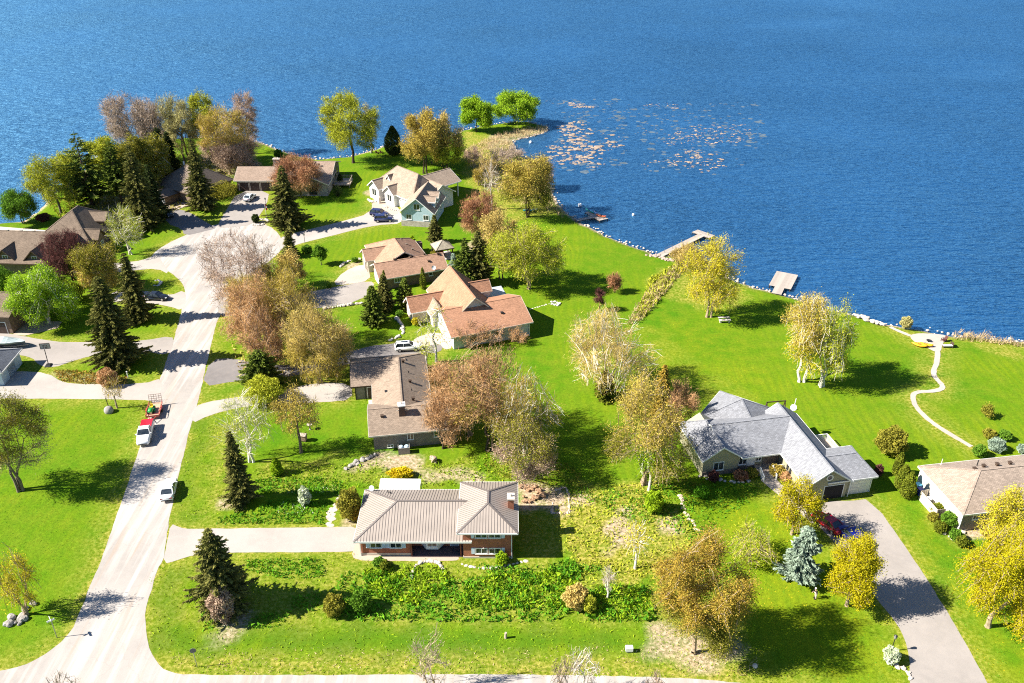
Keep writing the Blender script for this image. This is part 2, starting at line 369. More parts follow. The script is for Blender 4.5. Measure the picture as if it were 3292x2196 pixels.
land_d = sdf(GP, LAND)
nz = np.array([0.0] * len(GP))
rs = np.random.RandomState(3)
wob = .35 * np.sin(GP[:, 0] * 1.1 + 2 * np.sin(GP[:, 1] * .7)) + .3 * np.sin(GP[:, 1] * 1.7 + GP[:, 0] * .6)
ld = land_d + wob * .5
gz = np.clip(WATER_Z + .55 * ld * .55, -3.5, 0.0)
mask = np.zeros((len(GP), 4))
pave_d = np.full(len(GP), -50.0)
Pc = GP[core]
pd_ = np.full(len(Pc), -50.0)
for pl in PAVED: pd_ = np.maximum(pd_, sdf(Pc, pl))
pave_d[core] = pd_
ZONES = [  # channel 0 dry/yellow, 1 bare soil, 2 lush dark, 3 dandelion lawn ; strength ; softness
 (0, .75, 1.5, [(345,1490),(640,1500),(1143,1500),(1740,1500),(1740,1580),(1143,1556),(640,1556),(430,1556),(366,1540)]),
 (0, .55, 2, [(330,1300),(420,1290),(440,1300),(430,1420),(380,1440),(345,1490),(330,1420)]),
 (0, .45, 2, [(440,1270),(1500,1275),(1520,1440),(1300,1440),(440,1470)]),
 (0, 1.0, 2, [(1300,1130),(1480,1110),(1580,1200),(1590,1300),(1450,1340),(1290,1290)]),
 (0, .65, 2, [(1480,1290),(1620,1300),(1720,1420),(1720,1540),(1490,1540)]),
 (1, .75, 1.2, [(1485,1440),(1600,1450),(1720,1490),(1720,1530),(1560,1530),(1490,1490)]),
 (1, .9, .8, [(862,1040),(950,1040),(972,1062),(930,1085),(880,1085)]),
 (1, .8, .8, [(968,1085),(1050,1075),(1110,1090),(1100,1108),(975,1105)]),
 (1, .9, .8, [(1190,1110),(1300,1115),(1306,1178),(1262,1180),(1192,1165)]),
 (1, .7, .8, [(788,1082),(830,1055),(868,1045),(866,1068),(800,1090)]),
 (1, .85, .8, [(1505,1200),(1545,1195),(1560,1225),(1510,1228)]),
 (1, .9, 1, [(1385,1215),(1440,1170),(1460,1262),(1400,1270)]),
 (1, .75, .8, [(1310,1140),(1345,1130),(1350,1155),(1315,1160)]),
 (1, .75, .8, [(505,1150),(545,1150),(550,1180),(510,1178)]),
 (1, .7, .7, [(795,1195),(815,1190),(812,1208),(795,1208)]),
 (1, .8, .8, [(540,1395),(600,1400),(560,1440),(500,1440)]),
 (1, .8, 1.2, [(440,1440),(520,1450),(540,1470),(450,1470)]),
 (2, .7, 2, [(345,1440),(900,1445),(1740,1460),(1740,1500),(345,1500)]),
 (2, .6, 2.5, [(420,1300),(400,1430),(360,1480),(350,1430),(380,1310)]),
 (2, .6, 2.5, [(470,960),(455,1060),(430,1190),(405,1200),(420,1090),(445,970)]),
 (0, .5, 2.5, [(490,950),(560,960),(520,1180),(440,1205)]),
 (3, .9, 4, [(1590,1150),(1800,1140),(1900,1240),(2060,1440),(2085,1560),(1740,1560),(1700,1300)]),
 (3, .8, 4, [(2010,1150),(2130,1160),(2200,1300),(2360,1500),(2360,1580),(2270,1566),(2110,1300)]),
 (3, .5, 8, [(1500,720),(1700,760),(1800,900),(1700,940),(1600,900),(1560,960),(1400,940),(1480,780)]),
 (0, .35, 6, [(1500,760),(1600,860),(1700,900),(1640,930),(1500,830)]),
 (1, .8, .8, [(1508,680),(1545,640),(1572,612),(1562,600),(1520,640),(1478,700),(1462,725),(1475,730)]),
 (0, .5, 2, [(580,1070),(800,1050),(1060,1060),(1200,1080),(1320,1120),(1310,1290),(1190,1290),(1190,1110),(830,1110),(580,1130)]),
 (0, .6, 1.5, [(1480,640),(1560,600),(1700,650),(1740,680),(1640,720),(1560,690)]),
 (0, .9, 1.5, [(1060,300),(1180,320),(1180,350),(1120,400),(1060,360)]),
 (1, .6, 1, [(1120,312),(1180,300),(1255,290),(1255,305),(1180,325),(1120,345)]),
 (0, .7, 1.5, [(1060,340),(1240,380),(1260,450),(1280,490),(1220,500),(1120,520),(1080,450)]),
 (0, .6, 2, [(2185,770),(2360,790),(2360,830),(2250,800)]),
 (1, .6, 1.5, [(250,430),(560,330),(580,360),(520,420),(420,470),(280,520),(200,470)]),
 (1, .85, .8, [(1065,560),(1085,548),(1110,560),(1080,575)]),
 (1, .8, .5, [(2196,1190),(2290,1190),(2290,1235),(2215,1240)]),
 (0, .6, 1.5, [(2110,1130),(2185,1215),(2230,1260),(2170,1250),(2130,1180)]),
 (1, .75, .6, [(875,460),(848,450),(838,438),(850,432),(872,445)]),
 (1, .75, .6, [(783,620),(800,606),(832,596),(832,604),(800,618)]),
 (1, .8, .5, [(578,510),(612,502),(618,515),(590,520)]),
 (1, .5, .8, [(120,855),(250,860),(290,870),(290,882),(170,880)]),
]
def zone_masks(P):
    M = np.zeros((len(P), 4)); jit = 1.2 * (np.sin(P[:, 0] * .9 + 1.7 * np.sin(P[:, 1] * .53)) + .6 * np.sin(P[:, 1] * 1.3 + P[:, 0] * .4))
    for ch, st, sf, pts in ZONES:
        d = sdf(P, [v.to_2d() for v in D2W(pts)]) + jit * min(1, sf * .5)
        M[:, ch] = np.maximum(M[:, ch], st * np.clip(d / sf + .5, 0, 1))
    return M
Mz = zone_masks(Pc)
edge = np.maximum(np.clip(1 + pd_ / 1.0, 0, 1) * .8, np.clip(1 + pd_ / 4.0, 0, 1) * .5)                     # dusty verge beside the pavement
Mz[:, 0] = np.maximum(Mz[:, 0], edge)
lc = land_d[core]; Mz[:, 1] = np.maximum(Mz[:, 1], np.clip((1.3 - lc) / 1.0, 0, 1))   # bare strip along the water
mask[core] = Mz; mask[~core, 1] = np.clip((1.5 - land_d[~core]), 0, 1)
nxp, nyp = len(gx), len(gy); ii = (np.arange(nyp - 1)[:, None] * nxp + np.arange(nxp - 1)[None, :]).ravel()
quads = np.stack([ii, ii + 1, ii + nxp + 1, ii + nxp], 1)

def groundmat():
    m, t, out = newmat('grass_ground'); v = pos(t)
    at = t.nodes.new('ShaderNodeAttribute'); at.attribute_name = 'zone'
    sp = t.nodes.new('ShaderNodeSeparateColor'); t.links.new(at.outputs['Color'], sp.inputs[0])
    n0 = noise(t, v, .045, 4, .6); n1 = noise(t, v, .35, 5, .6); n2 = noise(t, v, 2.2, 4, .65); n3 = noise(t, scaled(t, v, (1, .7, 1)), 9, 3, .7)
    c = mixc(t, ramp(t, n0, .36, .64), (.066,.165,.005), (.140,.210,.006))
    c = mixc(t, ramp(t, n1, .4, .75, 0, .6), c, (.18,.215,.014))
    mow = t.nodes.new('ShaderNodeTexWave'); mow.inputs['Scale'].default_value = .22; mow.inputs['Distortion'].default_value = 9.0; mow.inputs['Detail'].default_value = 2
    t.links.new(scaled(t, v, (1, .35, 1)), mow.inputs['Vector'])
    c = mixc(t, mth(t, 'MULTIPLY', ramp(t, mow.outputs[1], .2, .8, 0, .3), ramp(t, n0, .4, .6)), c, (.05,.135,.008))
    # rough / dry growth
    f0 = mth(t, 'MULTIPLY', sp.outputs[0], ramp(t, mth(t, 'ADD', n1, mth(t, 'MULTIPLY', n2, .7)), .62, 1.0, .25, 1.3), True)
    c = mixc(t, f0, c, mixc(t, ramp(t, n2, .4, .65), (.17,.185,.012), (.36,.30,.075)))
    f2 = mth(t, 'MULTIPLY', sp.outputs[2], ramp(t, n2, .35, .6, .5, 1.0), True); c = mixc(t, f2, c, (.05,.13,.006))
    # dandelions
    vo = t.nodes.new('ShaderNodeTexVoronoi'); vo.inputs['Scale'].default_value = 1.7; t.links.new(v, vo.inputs['Vector'])
    fl = mth(t, 'MULTIPLY', ramp(t, vo.outputs[0], .16, .10, 0, 1), mth(t, 'MULTIPLY', at.outputs['Alpha'], ramp(t, n1, .42, .6)), True)
    c = mixc(t, mth(t, 'MULTIPLY', at.outputs['Alpha'], ramp(t, n1, .35, .65, .1, .55)), c, (.20,.235,.006))
    c = mixc(t, fl, c, (.55,.42,.02))
    f1 = mth(t, 'MULTIPLY', sp.outputs[1], ramp(t, mth(t, 'ADD', n2, n1), .75, 1.1, .35, 1.25), True)
    c = mixc(t, f1, c, mixc(t, ramp(t, n2, .35, .65), (.30,.215,.14), (.46,.36,.25)))
    k = mth(t, 'MULTIPLY', ramp(t, n3, .25, .75, .62, 1.38), ramp(t, n2, .25, .75, .74, 1.26))
    s2 = t.nodes.new('ShaderNodeVectorMath'); s2.operation = 'SCALE'; t.links.new(c, s2.inputs[0]); t.links.new(k, s2.inputs[3])
    hh = mth(t, 'ADD', n3, mth(t, 'MULTIPLY', n2, 1.5))
    surf(t, out, s2.outputs[0], 1.0, .05, bump(t, hh, .35, .12)); return m
GROUND = groundmat()
me = np_mesh('ground', np.column_stack([GP, gz]), quads, GROUND, smooth=True)
ca = me.attributes.new('zone', 'FLOAT_COLOR', 'POINT'); ca.data.foreach_set('color', mask.astype(np.float32).ravel())
setp(link('ground', me), 'green lakeside lawns, verges and garden soil', None, None, 'structure')

def watermat():
    m, t, out = newmat('lake_water'); v = pos(t)
    rot = t.nodes.new('ShaderNodeMapping'); rot.inputs['Rotation'].default_value = (0, 0, math.radians(10)); rot.inputs['Scale'].default_value = (.26, 1.0, 1); t.links.new(v, rot.inputs['Vector'])
    a = noise(t, rot.outputs[0], .55, 4, .62); b = noise(t, rot.outputs[0], 1.9, 3, .6)
    gust = ramp(t, noise(t, scaled(t, v, (.6, 1, 1)), .014, 3), .3, .7, .6, 1.15)
    h = mth(t, 'MULTIPLY', mth(t, 'ADD', a, mth(t, 'MULTIPLY', b, .35)), gust)
    nr = bump(t, h, 1.0, 2.2)
    col = mixc(t, ramp(t, noise(t, v, .02, 3), .35, .65), (.004,.040,.125), (.005,.050,.155))
    d = t.nodes.new('ShaderNodeBsdfDiffuse'); g = t.nodes.new('ShaderNodeBsdfGlossy'); g.inputs['Roughness'].default_value = .42; g.inputs['Color'].default_value = (.36, .76, 1.0, 1)
    fr = t.nodes.new('ShaderNodeFresnel'); fr.inputs['IOR'].default_value = 1.45; mx = t.nodes.new('ShaderNodeMixShader')
    for n_ in (d, g, fr): t.links.new(nr, n_.inputs['Normal'])
    t.links.new(col, d.inputs['Color']); t.links.new(mth(t, 'MULTIPLY', fr.outputs[0], 1.35, True), mx.inputs[0])
    t.links.new(d.outputs[0], mx.inputs[1]); t.links.new(g.outputs[0], mx.inputs[2]); t.links.new(mx.outputs[0], out.inputs['Surface']); return m
WATER = watermat()
setp(link('lake_water', np_mesh('lake_water', np.array([(-3500,-40,WATER_Z),(3500,-40,WATER_Z),(3500,4600,WATER_Z),(-3500,4600,WATER_Z)], float), np.array([[0,1,2,3]]), WATER)), 'wind rippled blue lake', None, None, 'structure')
# ------------------------------------------------------------------ houses
class House:
    def __init__(s, label, ox, oy, rot, cat='house', name='house', group='houses along the street'):
        s.root = thing(name, label, cat, (ox, oy, 0), rot, group); s.rot = rot; s.o = Vector((ox, oy))
        s.wall_mb = {}
    def loc(s, p):                                        # world ground point -> house coordinates
        d = Vector((p.x, p.y)) - s.o; a = math.radians(-s.rot)
        return Vector((d.x * math.cos(a) - d.y * math.sin(a), d.x * math.sin(a) + d.y * math.cos(a)))
    def walls(s, x0, x1, y0, y1, h, mat, z0=0.0, name='wall'):
        MB().box(x0, x1, y0, y1, z0, h).build(name, mat, s.root)
    def roofpart(s, polys, mat, fascia=WHITE, name='roof', thick=.16, ribs=None):
        """polys: lists of 3d points (top faces). slab with an underside and a fascia board along its free edges"""
        key = lambda p: (round(p[0], 3), round(p[1], 3), round(p[2], 3)); idx = {}; vs = []; fs = []
        for pl in polys:
            f = []
            for p in pl:
                k = key(p)
                if k not in idx: idx[k] = len(vs); vs.append(Vector(p))
                f.append(idx[k])
            n = sum((vs[f[i]].cross(vs[f[(i + 1) % len(f)]]) for i in range(len(f))), Vector())
            if n.z < 0: f.reverse()
            fs.append(tuple(f))
        edges = {}
        for f in fs:
            for i in range(len(f)): edges.setdefault(frozenset((f[i], f[(i + 1) % len(f)])), []).append((f[i], f[(i + 1) % len(f)]))
        n = len(vs); mb = MB(); mb.v = [tuple(p) for p in vs] + [(p.x, p.y, p.z - thick) for p in vs]
        mb.f = list(fs) + [tuple(i + n for i in reversed(f)) for f in fs]
        fa = MB()
        for e, l in edges.items():
            if len(l) == 1:
                a, b = l[0]; mb.f.append((b, a, a + n, b + n))
                d = (vs[b] - vs[a]); hd = Vector((d.x, d.y, 0))
                if hd.length < .01: continue
                o = Vector((hd.y, -hd.x, 0)).normalized()
                q = [vs[a] + o * .004, vs[b] + o * .004, vs[b] + o * .05, vs[a] + o * .05]
                fa.add([(p.x, p.y, p.z - .22) for p in q] + [(p.x, p.y, p.z + .012) for p in q], [(3,2,1,0),(4,5,6,7),(0,1,5,4),(1,2,6,5),(2,3,7,6),(3,0,4,7)])
        r = mb.build(name, mat, s.root)
        if fascia: fa.build('fascia', fascia, r)
        cap = MB()                                        # ridge and hip caps
        for e, l in edges.items():
            if len(l) == 2:
                a, b = l[0]; A = vs[a]; B = vs[b]
                if (B - A).length > .3: cap.bar(A + Vector((0, 0, .0)), B + Vector((0, 0, .0)), .26, .05)
        if cap.v: cap.build('ridge_cap', mat if ribs is None else ribs[1], r)
        if ribs:
            rb = MB(); step = ribs[0]
            for f in fs:
                P = [vs[i] for i in f]; nrm = sum((P[i].cross(P[(i + 1) % len(P)]) for i in range(len(P))), Vector()).normalized()
                u = Vector((0, 0, 1)).cross(nrm).normalized(); dn = nrm.cross(u).normalized()
                us = [p.dot(u) for p in P]; k = math.ceil(min(us) / step) * step
                while k < max(us) - .02:
                    hits = []
                    for i in range(len(P)):
                        a, b = P[i], P[(i + 1) % len(P)]; ua, ub = a.dot(u), b.dot(u)
                        if (ua - k) * (ub - k) < 0: hits.append(a.lerp(b, (k - ua) / (ub - ua)))
                    if len(hits) == 2 and (hits[0] - hits[1]).length > .1: rb.bar(hits[0] + nrm * .012, hits[1] + nrm * .012, .045, .03)
                    k += step
            setp(rb.build('roof_seam', ribs[1], r), kind='stuff')
        return r
    def gable(s, x0, x1, y0, y1, ze, zr, axis, rmat, wmat=None, oh=.5, fascia=WHITE, ends=(1, 1), base=0.0, name='roof'):
        """eave rectangle, eave height, ridge height, ridge along axis"""
        if axis == 'x':
            ym = (y0 + y1) / 2; A, B = (x0, ym, zr), (x1, ym, zr)
            r = s.roofpart([[(x0,y0,ze),(x1,y0,ze),B,A],[(x1,y1,ze),(x0,y1,ze),A,B]], rmat, fascia, name)
        else:
            xm = (x0 + x1) / 2; A, B = (xm, y0, zr), (xm, y1, zr)
            r = s.roofpart([[(x0,y0,ze),A,B,(x0,y1,ze)],[(x1,y1,ze),B,A,(x1,y0,ze)]], rmat, fascia, name)
        if wmat:
            half = ((y1 - y0) if axis == 'x' else (x1 - x0)) / 2; pit = (zr - ze) / half
            zw = ze + oh * pit - .2; zt = zr - .2; a0, a1, b0, b1 = (x0, x1, y0, y1)
            if axis == 'x': a0, a1 = x0 + (oh if ends[0] else 0), x1 - (oh if ends[1] else 0); b0, b1 = y0 + oh, y1 - oh
            else: b0, b1 = y0 + (oh if ends[0] else 0), y1 - (oh if ends[1] else 0); a0, a1 = x0 + oh, x1 - oh
            m = MB()
            if axis == 'x':
                ym = (b0 + b1) / 2; prof = [(b0, base), (b1, base), (b1, zw), (ym, zt), (b0, zw)]
                m.add([(a0, y, z) for y, z in prof] + [(a1, y, z) for y, z in prof], [(0,1,2,3,4),(9,8,7,6,5)] + [(i, 5 + i, 5 + (i + 1) % 5, (i + 1) % 5) for i in range(5)])
            else:
                xm = (a0 + a1) / 2; prof = [(a0, base), (a1, base), (a1, zw), (xm, zt), (a0, zw)]
                m.add([(x, b0, z) for x, z in prof] + [(x, b1, z) for x, z in prof], [(4,3,2,1,0),(5,6,7,8,9)] + [(i, (i + 1) % 5, 5 + (i + 1) % 5, 5 + i) for i in range(5)])
            m.build('wall', wmat, s.root)
        return r
    def hip(s, x0, x1, y0, y1, ze, zr, axis, rmat, wmat=None, oh=.5, fascia=WHITE, run=(None, None), base=0.0, ribs=None, gends=(0, 0)):
        """run: horizontal length of the two hip ends (0 = gable end)"""
        half = ((y1 - y0) if axis == 'x' else (x1 - x0)) / 2; r0 = half if run[0] is None else run[0]; r1 = half if run[1] is None else run[1]
        if axis == 'x':
            ym = (y0 + y1) / 2; A = (x0 + r0, ym, zr); B = (x1 - r1, ym, zr)
            P = [[(x0,y0,ze),(x1,y0,ze),B,A],[(x1,y1,ze),(x0,y1,ze),A,B]]
            if r0: P.append([(x0,y1,ze),(x0,y0,ze),A])
            if r1: P.append([(x1,y0,ze),(x1,y1,ze),B])
        else:
            xm = (x0 + x1) / 2; A = (xm, y0 + r0, zr); B = (xm, y1 - r1, zr)
            P = [[(x0,y0,ze),A,B,(x0,y1,ze)],[(x1,y1,ze),B,A,(x1,y0,ze)]]
            if r0: P.append([(x0,y0,ze),(x1,y0,ze),A])
            if r1: P.append([(x1,y1,ze),(x0,y1,ze),B])
        if (Vector(A) - Vector(B)).length < .02: P = [list(dict.fromkeys(A if (Vector(q) - Vector(A)).length < .03 else q for q in pl)) for pl in P]
        r = s.roofpart(P, rmat, fascia, ribs=ribs)
        if wmat: s.walls(x0 + oh, x1 - oh, y0 + oh, y1 - oh, ze + .1, wmat, base)
        return r
    def _fr(s, ang):
        a = math.radians(ang); return Vector((math.cos(a), math.sin(a), 0)), Vector((-math.sin(a), math.cos(a), 0))
    def window(s, x, y, z, ang, w_, h_, cols=2, frame=WHITE, shutters=None, rows=1, name='window', sill=True):
        n, t = s._fr(ang); c = Vector((x, y, z)); m = MB()
        def rect(u0, u1, v0, v1, d0, d1, mb):
            P = [c + t * u + Vector((0, 0, v)) + n * d for d in (d0, d1) for u, v in ((u0, v0), (u1, v0), (u1, v1), (u0, v1))]
            mb.add(P, [(0,1,2,3),(7,6,5,4),(0,4,5,1),(1,5,6,2),(2,6,7,3),(3,7,4,0)])
        fw = .09
        rect(-w_/2, w_/2, -h_/2, -h_/2 + fw, -.02, .07, m); rect(-w_/2, w_/2, h_/2 - fw, h_/2, -.02, .07, m)
        rect(-w_/2, -w_/2 + fw, -h_/2 + fw, h_/2 - fw, -.02, .07, m); rect(w_/2 - fw, w_/2, -h_/2 + fw, h_/2 - fw, -.02, .07, m)
        for k in range(1, cols): u = -w_/2 + w_ * k / cols; rect(u - .04, u + .04, -h_/2 + fw, h_/2 - fw, -.02, .06, m)
        for k in range(1, rows): v = -h_/2 + h_ * k / rows; rect(-w_/2 + fw, w_/2 - fw, v - .025, v + .025, -.02, .05, m)
        f = m.build(name, frame, s.root)
        cw = (w_ - 2 * fw) / cols
        for k in range(cols):
            g = MB(); rect(-w_/2 + fw + cw * k, -w_/2 + fw + cw * (k + 1), -h_/2 + fw, h_/2 - fw, -.01, .025, g); g.build('pane', GLASS, f)
        if sill: g = MB(); rect(-w_/2 - .05, w_/2 + .05, -h_/2 - .07, -h_/2 - .005, -.01, .13, g); g.build('sill', frame, f)
        if shutters:
            for sg in (-1, 1):
                g = MB(); u = sg * (w_/2 + .27); rect(u - .24, u + .24, -h_/2 - .03, h_/2 + .03, -.01, .06, g)
                for q in range(6): v = -h_/2 + h_ * (q + .5) / 6; rect(u - .19, u + .19, v - .05, v + .05, .06, .085, g)
                g.build('shutter', shutters, s.root)
        return f
    def slab(s, name, x, y, z, ang, w_, h_, mat, d0=0.0, d1=.06, parent=None):
        n, t = s._fr(ang); c = Vector((x, y, z)); g = MB()
        P = [c + t * u + Vector((0, 0, v)) + n * d for d in (d0, d1) for u, v in ((-w_/2, -h_/2), (w_/2, -h_/2), (w_/2, h_/2), (-w_/2, h_/2))]
        g.add(P, [(0,1,2,3),(7,6,5,4),(0,4,5,1),(1,5,6,2),(2,6,7,3),(3,7,4,0)]); return g.build(name, mat, parent or s.root)
    def door(s, x, y, ang, w_=.95, h_=2.05, mat=None, z0=0.0):
        fr = s.slab('door', x, y, z0 + h_/2 + .05, ang, w_ + .2, h_ + .1, WHITE, -.01, .05)
        s.slab('leaf', x, y, z0 + h_/2, ang, w_, h_, mat or DARKWOOD, .05, .075, fr); return fr
    def garage_door(s, x, y, ang, w_, h_, mat, frame=WHITE, rows=4, open_=False):
        fr = s.slab('garage_door', x, y, h_/2 + .06, ang, w_ + .26, h_ + .12, frame, -.02, .03)
        for k in range(rows): s.slab('panel', x, y, h_ * (k + .5) / rows, ang, w_, h_/rows - .03, mat, .03, .06, fr)
        return fr
    def chimney(s, x, y, z0, z1, w_, d_, mat, cap=CONCRETE, flues=1):
        c = MB().box(x - w_/2, x + w_/2, y - d_/2, y + d_/2, z0, z1).build('chimney', mat, s.root)
        MB().box(x - w_/2 - .1, x + w_/2 + .1, y - d_/2 - .1, y + d_/2 + .1, z1, z1 + .16).build('chimney_cap', cap, c)
        f = MB()
        for k in range(flues): f.tube((x + (k - (flues - 1) / 2) * .45, y, z1 + .14), (x + (k - (flues - 1) / 2) * .45, y, z1 + .5), .13, .12)
        f.build('flue', CONCRETE, c); return c
    def vent(s, x, y, z, mat=None, hgt=.3):
        v = MB().box(x - .17, x + .17, y - .17, y + .17, z - .2, z + hgt * .6); v.box(x - .25, x + .25, y - .25, y + .25, z + hgt * .6, z + hgt); v.build('roof_vent', mat or BLACK, s.root)
    def pipe(s, x, y, z, h_=.5, r=.07, mat=None): MB().tube((x, y, z - .3), (x, y, z + h_), r).build('vent_pipe', mat or BLACK, s.root)
    def dish(s, x, y, z, ang=-60, r=.38):
        n, t = s._fr(ang); n = (n + Vector((0, 0, .6))).normalized(); u = n.cross(t); m = MB(); c = Vector((x, y, z + .55))
        rings = []
        for q, dd in ((0, 0), (.5, .05), (1, .18)): rings.append([c + n * dd * r * 1.2 + (t * math.cos(a) + u * math.sin(a)) * r * max(q, .02) for a in [2 * math.pi * k / 12 for k in range(12)]])
        vs = sum(rings, []); fs = [tuple(range(12))]
        for j in range(2): fs += [(j*12 + k, j*12 + (k+1) % 12, (j+1)*12 + (k+1) % 12, (j+1)*12 + k) for k in range(12)]
        m.add(vs, fs); d = m.build('satellite_dish', plain('dish_white', (.7,.7,.7)), s.root)
        MB().tube((x, y, z - .2), (x, y, z + .5), .03).bar(tuple(c), tuple(c + n * .4), .03).build('dish_mount', STEEL, d)
    def downpipe(s, x, y, z, mat=WHITE): MB().box(x - .05, x + .05, y - .05, y + .05, 0, z).build('downpipe', mat, s.root)

R_METAL = plain('beige_metal_roof', (.335,.28,.235), .42, .5, .08, .6, metal=0.0)
R_SEAM = plain('metal_seam', (.15,.125,.11), .5, .5, .05)
R_BROWN = shingle('greybrown_shingle', (.31,.235,.175), .16); R_ORANGE = shingle('copper_shingle', (.43,.225,.135), .16); R_TAN = shingle('tan_shingle', (.42,.25,.165), .16)
R_SAND = shingle('sand_shingle', (.36,.275,.205), .16); R_GAR = shingle('taupe_shingle', (.34,.25,.19), .16); R_DARK = shingle('dark_brown_shingle', (.20,.155,.12))
R_GREY = shingle('bluegrey_shingle', (.265,.268,.285), .12); R_RIGHT = shingle('beige_shingle', (.36,.28,.22), .14); R_OLD = shingle('weathered_brown_shingle', (.20,.15,.11))
W_BRICK = brickmat('red_brick', (.42,.125,.062), (.35,.10,.05), (.40,.22,.15)); W_BRN = brickmat('brown_brick', (.21,.145,.10), (.15,.10,.07), (.26,.2,.15))
W_GREY = brickmat('grey_brick', (.24,.21,.18), (.18,.155,.135), (.28,.25,.22)); W_BEIGE = siding('beige_siding', (.60,.50,.40)); W_OLIVE = siding('olive_siding', (.36,.33,.22))
W_WHITE = siding('white_siding', (.72,.70,.66)); W_BLUE = siding('pale_blue_siding', (.42,.54,.60)); W_PALE = siding('pale_grey_siding', (.55,.58,.57)); W_CREAM = plain('cream_stucco', (.80,.73,.60), .9, .2, .06)
W_TAN = siding('tan_siding', (.62,.52,.38)); W_STONE = brickmat('stone_veneer', (.45,.40,.33), (.34,.29,.24), (.5,.46,.4), .5, .22)
SHUT = plain('pale_blue_shutter', (.62,.70,.80), .6); G_BROWN = plain('brown_garage_panel', (.055,.035,.028), .6)

# H1 - red brick split level house under the ribbed metal roof
H = House('red brick split level house with ribbed beige metal hip roof', 0, 0, 0)
RB = (.36, R_SEAM)
H.hip(-19.6, -5.0, 79.15, 89.1, 2.9, 5.2, 'x', R_METAL, None, run=(5.0, 0), ribs=RB)
H.hip(-6.75, .75, 78.65, 88.4, 4.75, 6.35, 'y', R_METAL, W_BRICK, .7, ribs=RB)
H.walls(-18.9, -12.72, 79.85, 88.4, 2.95, W_BRICK); H.walls(-12.72, -6.0, 81.4, 88.4, 2.95, W_BRICK, name='wall')
MB().box(-18.95, -12.67, 79.8, 80.5, 0, .38).build('foundation', CONCRETE, H.root)
MB().box(-6.1, .1, 79.3, 79.9, 0, .28).build('foundation', CONCRETE, H.root)
for x in (-17.0, -14.5): H.window(x, 79.85, 1.75, -90, 1.45, .95, 2, WHITE, SHUT)
for x in (-3.8, -2.15): H.window(x, 79.35, 1.25, -90, 1.5, .95, 2, WHITE); H.window(x, 79.35, 3.85, -90, 1.5, .95, 2, WHITE)
for z in (1.25, 3.85):
    for x in (-4.85, -1.1): H.slab('shutter', x, 79.35, z, -90, .42, 1.0, SHUT, 0, .06)
MB().prism([(-12.6,79.5),(-6.2,79.5),(-6.2,81.39),(-12.6,81.39)], .0, .14).build('porch_floor', brickmat('porch_paver', (.14,.10,.10), (.11,.08,.085), (.18,.14,.13), .3, .15), H.root)
MB().prism([(-11.5,81.39),(-10.8,80.45),(-9.3,80.45),(-8.6,81.39)], .4, 2.45).build('bay_window', WHITE, H.root)
H.window(-10.05, 80.45, 1.5, -90, 1.3, 1.2, 2, WHITE); H.window(-11.15, 80.92, 1.5, -126, .8, 1.2, 1, WHITE); H.window(-8.95, 80.92, 1.5, -54, .8, 1.2, 1, WHITE)
H.door(-7.3, 81.4, -90, mat=plain('grey_door', (.35,.36,.38)), z0=.14)
for x in (-12.55, -6.4): MB().box(x - .07, x + .07, 79.6, 79.74, 0, 2.75).build('post', plain('brick_post', (.22,.07,.045)), H.root)
H.chimney(-.15, 83.2, 4.4, 6.6, .75, 1.1, W_BRICK, CONCRETE, 1); H.dish(-18.6, 88.6, 3.0, -110); H.downpipe(-18.95, 79.75, 2.7)
H.pipe(-16.3, 87.6, 3.6, .45); H.pipe(-15.9, 87.2, 3.8, .3); H.pipe(-3.9, 87.9, 4.9, .35)
for x in (-.05,): H.downpipe(x, 79.25, 4.6)
P = [Tl(800,1250,2.6122,*p, 2.4) for p in ((1095,845),(1430,850),(1443,763),(1108,760))]
pc = House('flat white patio cover standing behind the metal roofed brick house', 0, 0, 0, 'patio cover', 'patio_cover', None)
PW = plain('white_roof_sheet', (.86,.86,.85), .6, .3, .02)
pc.roofpart([[(p.x, p.y, 2.4) for p in P]], PW, WHITE, 'roof')
for p in P: MB().box(p.x - .06, p.x + .06, p.y - .06, p.y + .06, 0, 2.3).build('post', WHITE, pc.root)

# H2 - brown shingled L shaped house behind it
H = House('grey sided L shaped house with grey brown shingles and a white capped chimney', -20.63, 101.58, 9)
H.hip(.35, 9.4, 3.0, 22.2, 2.85, 5.0, 'y', R_BROWN, W_GREY, .5, TRIM, run=(0, 4.5))
H.gable(-.3, 13.2, -.65, 7.8, 2.95, 4.85, 'x', R_BROWN, W_GREY, .6, TRIM)
H.gable(-3.0, 6.0, 13.35, 22.25, 2.8, 4.6, 'x', R_BROWN, W_GREY, .6, DARKWOOD)
H.chimney(4.75, 2.45, 4.0, 5.9, .9, .95, brickmat('dark_chimney_brick', (.12,.07,.05), (.09,.05,.04), (.2,.15,.12)), WHITE, 1)
H.window(5.7, -.05, 1.95, -90, .95, 1.25, 2, WHITE); H.window(2.7, -.05, .5, -90, .9, .5, 2, WHITE); H.window(9.8, -.05, 1.95, -90, 1.3, 1.2, 2, WHITE)
for x in (-2.35, -.75, .4): MB().box(x - .07, x + .07, 13.78, 13.93, 0, 2.7).build('post', BLACK, H.root)
H.door(.05, 13.95, -90); H.garage_door(-2.41, 18.0, 180, 4.9, 2.2, plain('taupe_panel', (.3,.25,.2)))
for i, (x, y, z) in enumerate(((5.6, 16.6, 4.75), (6.3, 13.8, 4.4), (6.4, 11.0, 4.35), (6.5, 8.7, 4.3), (6.6, 6.0, 4.3))):
    if i % 2: H.pipe(x, y, z, .25)
    else: H.vent(x, y, z, DARKWOOD, .4)
H.vent(2.6, 9.5, 3.9, BLACK, .12); H.vent(1.8, 2.2, 4.3, DARKWOOD, .25)
MB().prism([(-.4,9.2),(.85,9.2),(.85,13.3),(-.4,13.3)], 0, .12).build('porch_step', CONCRETE, H.root)
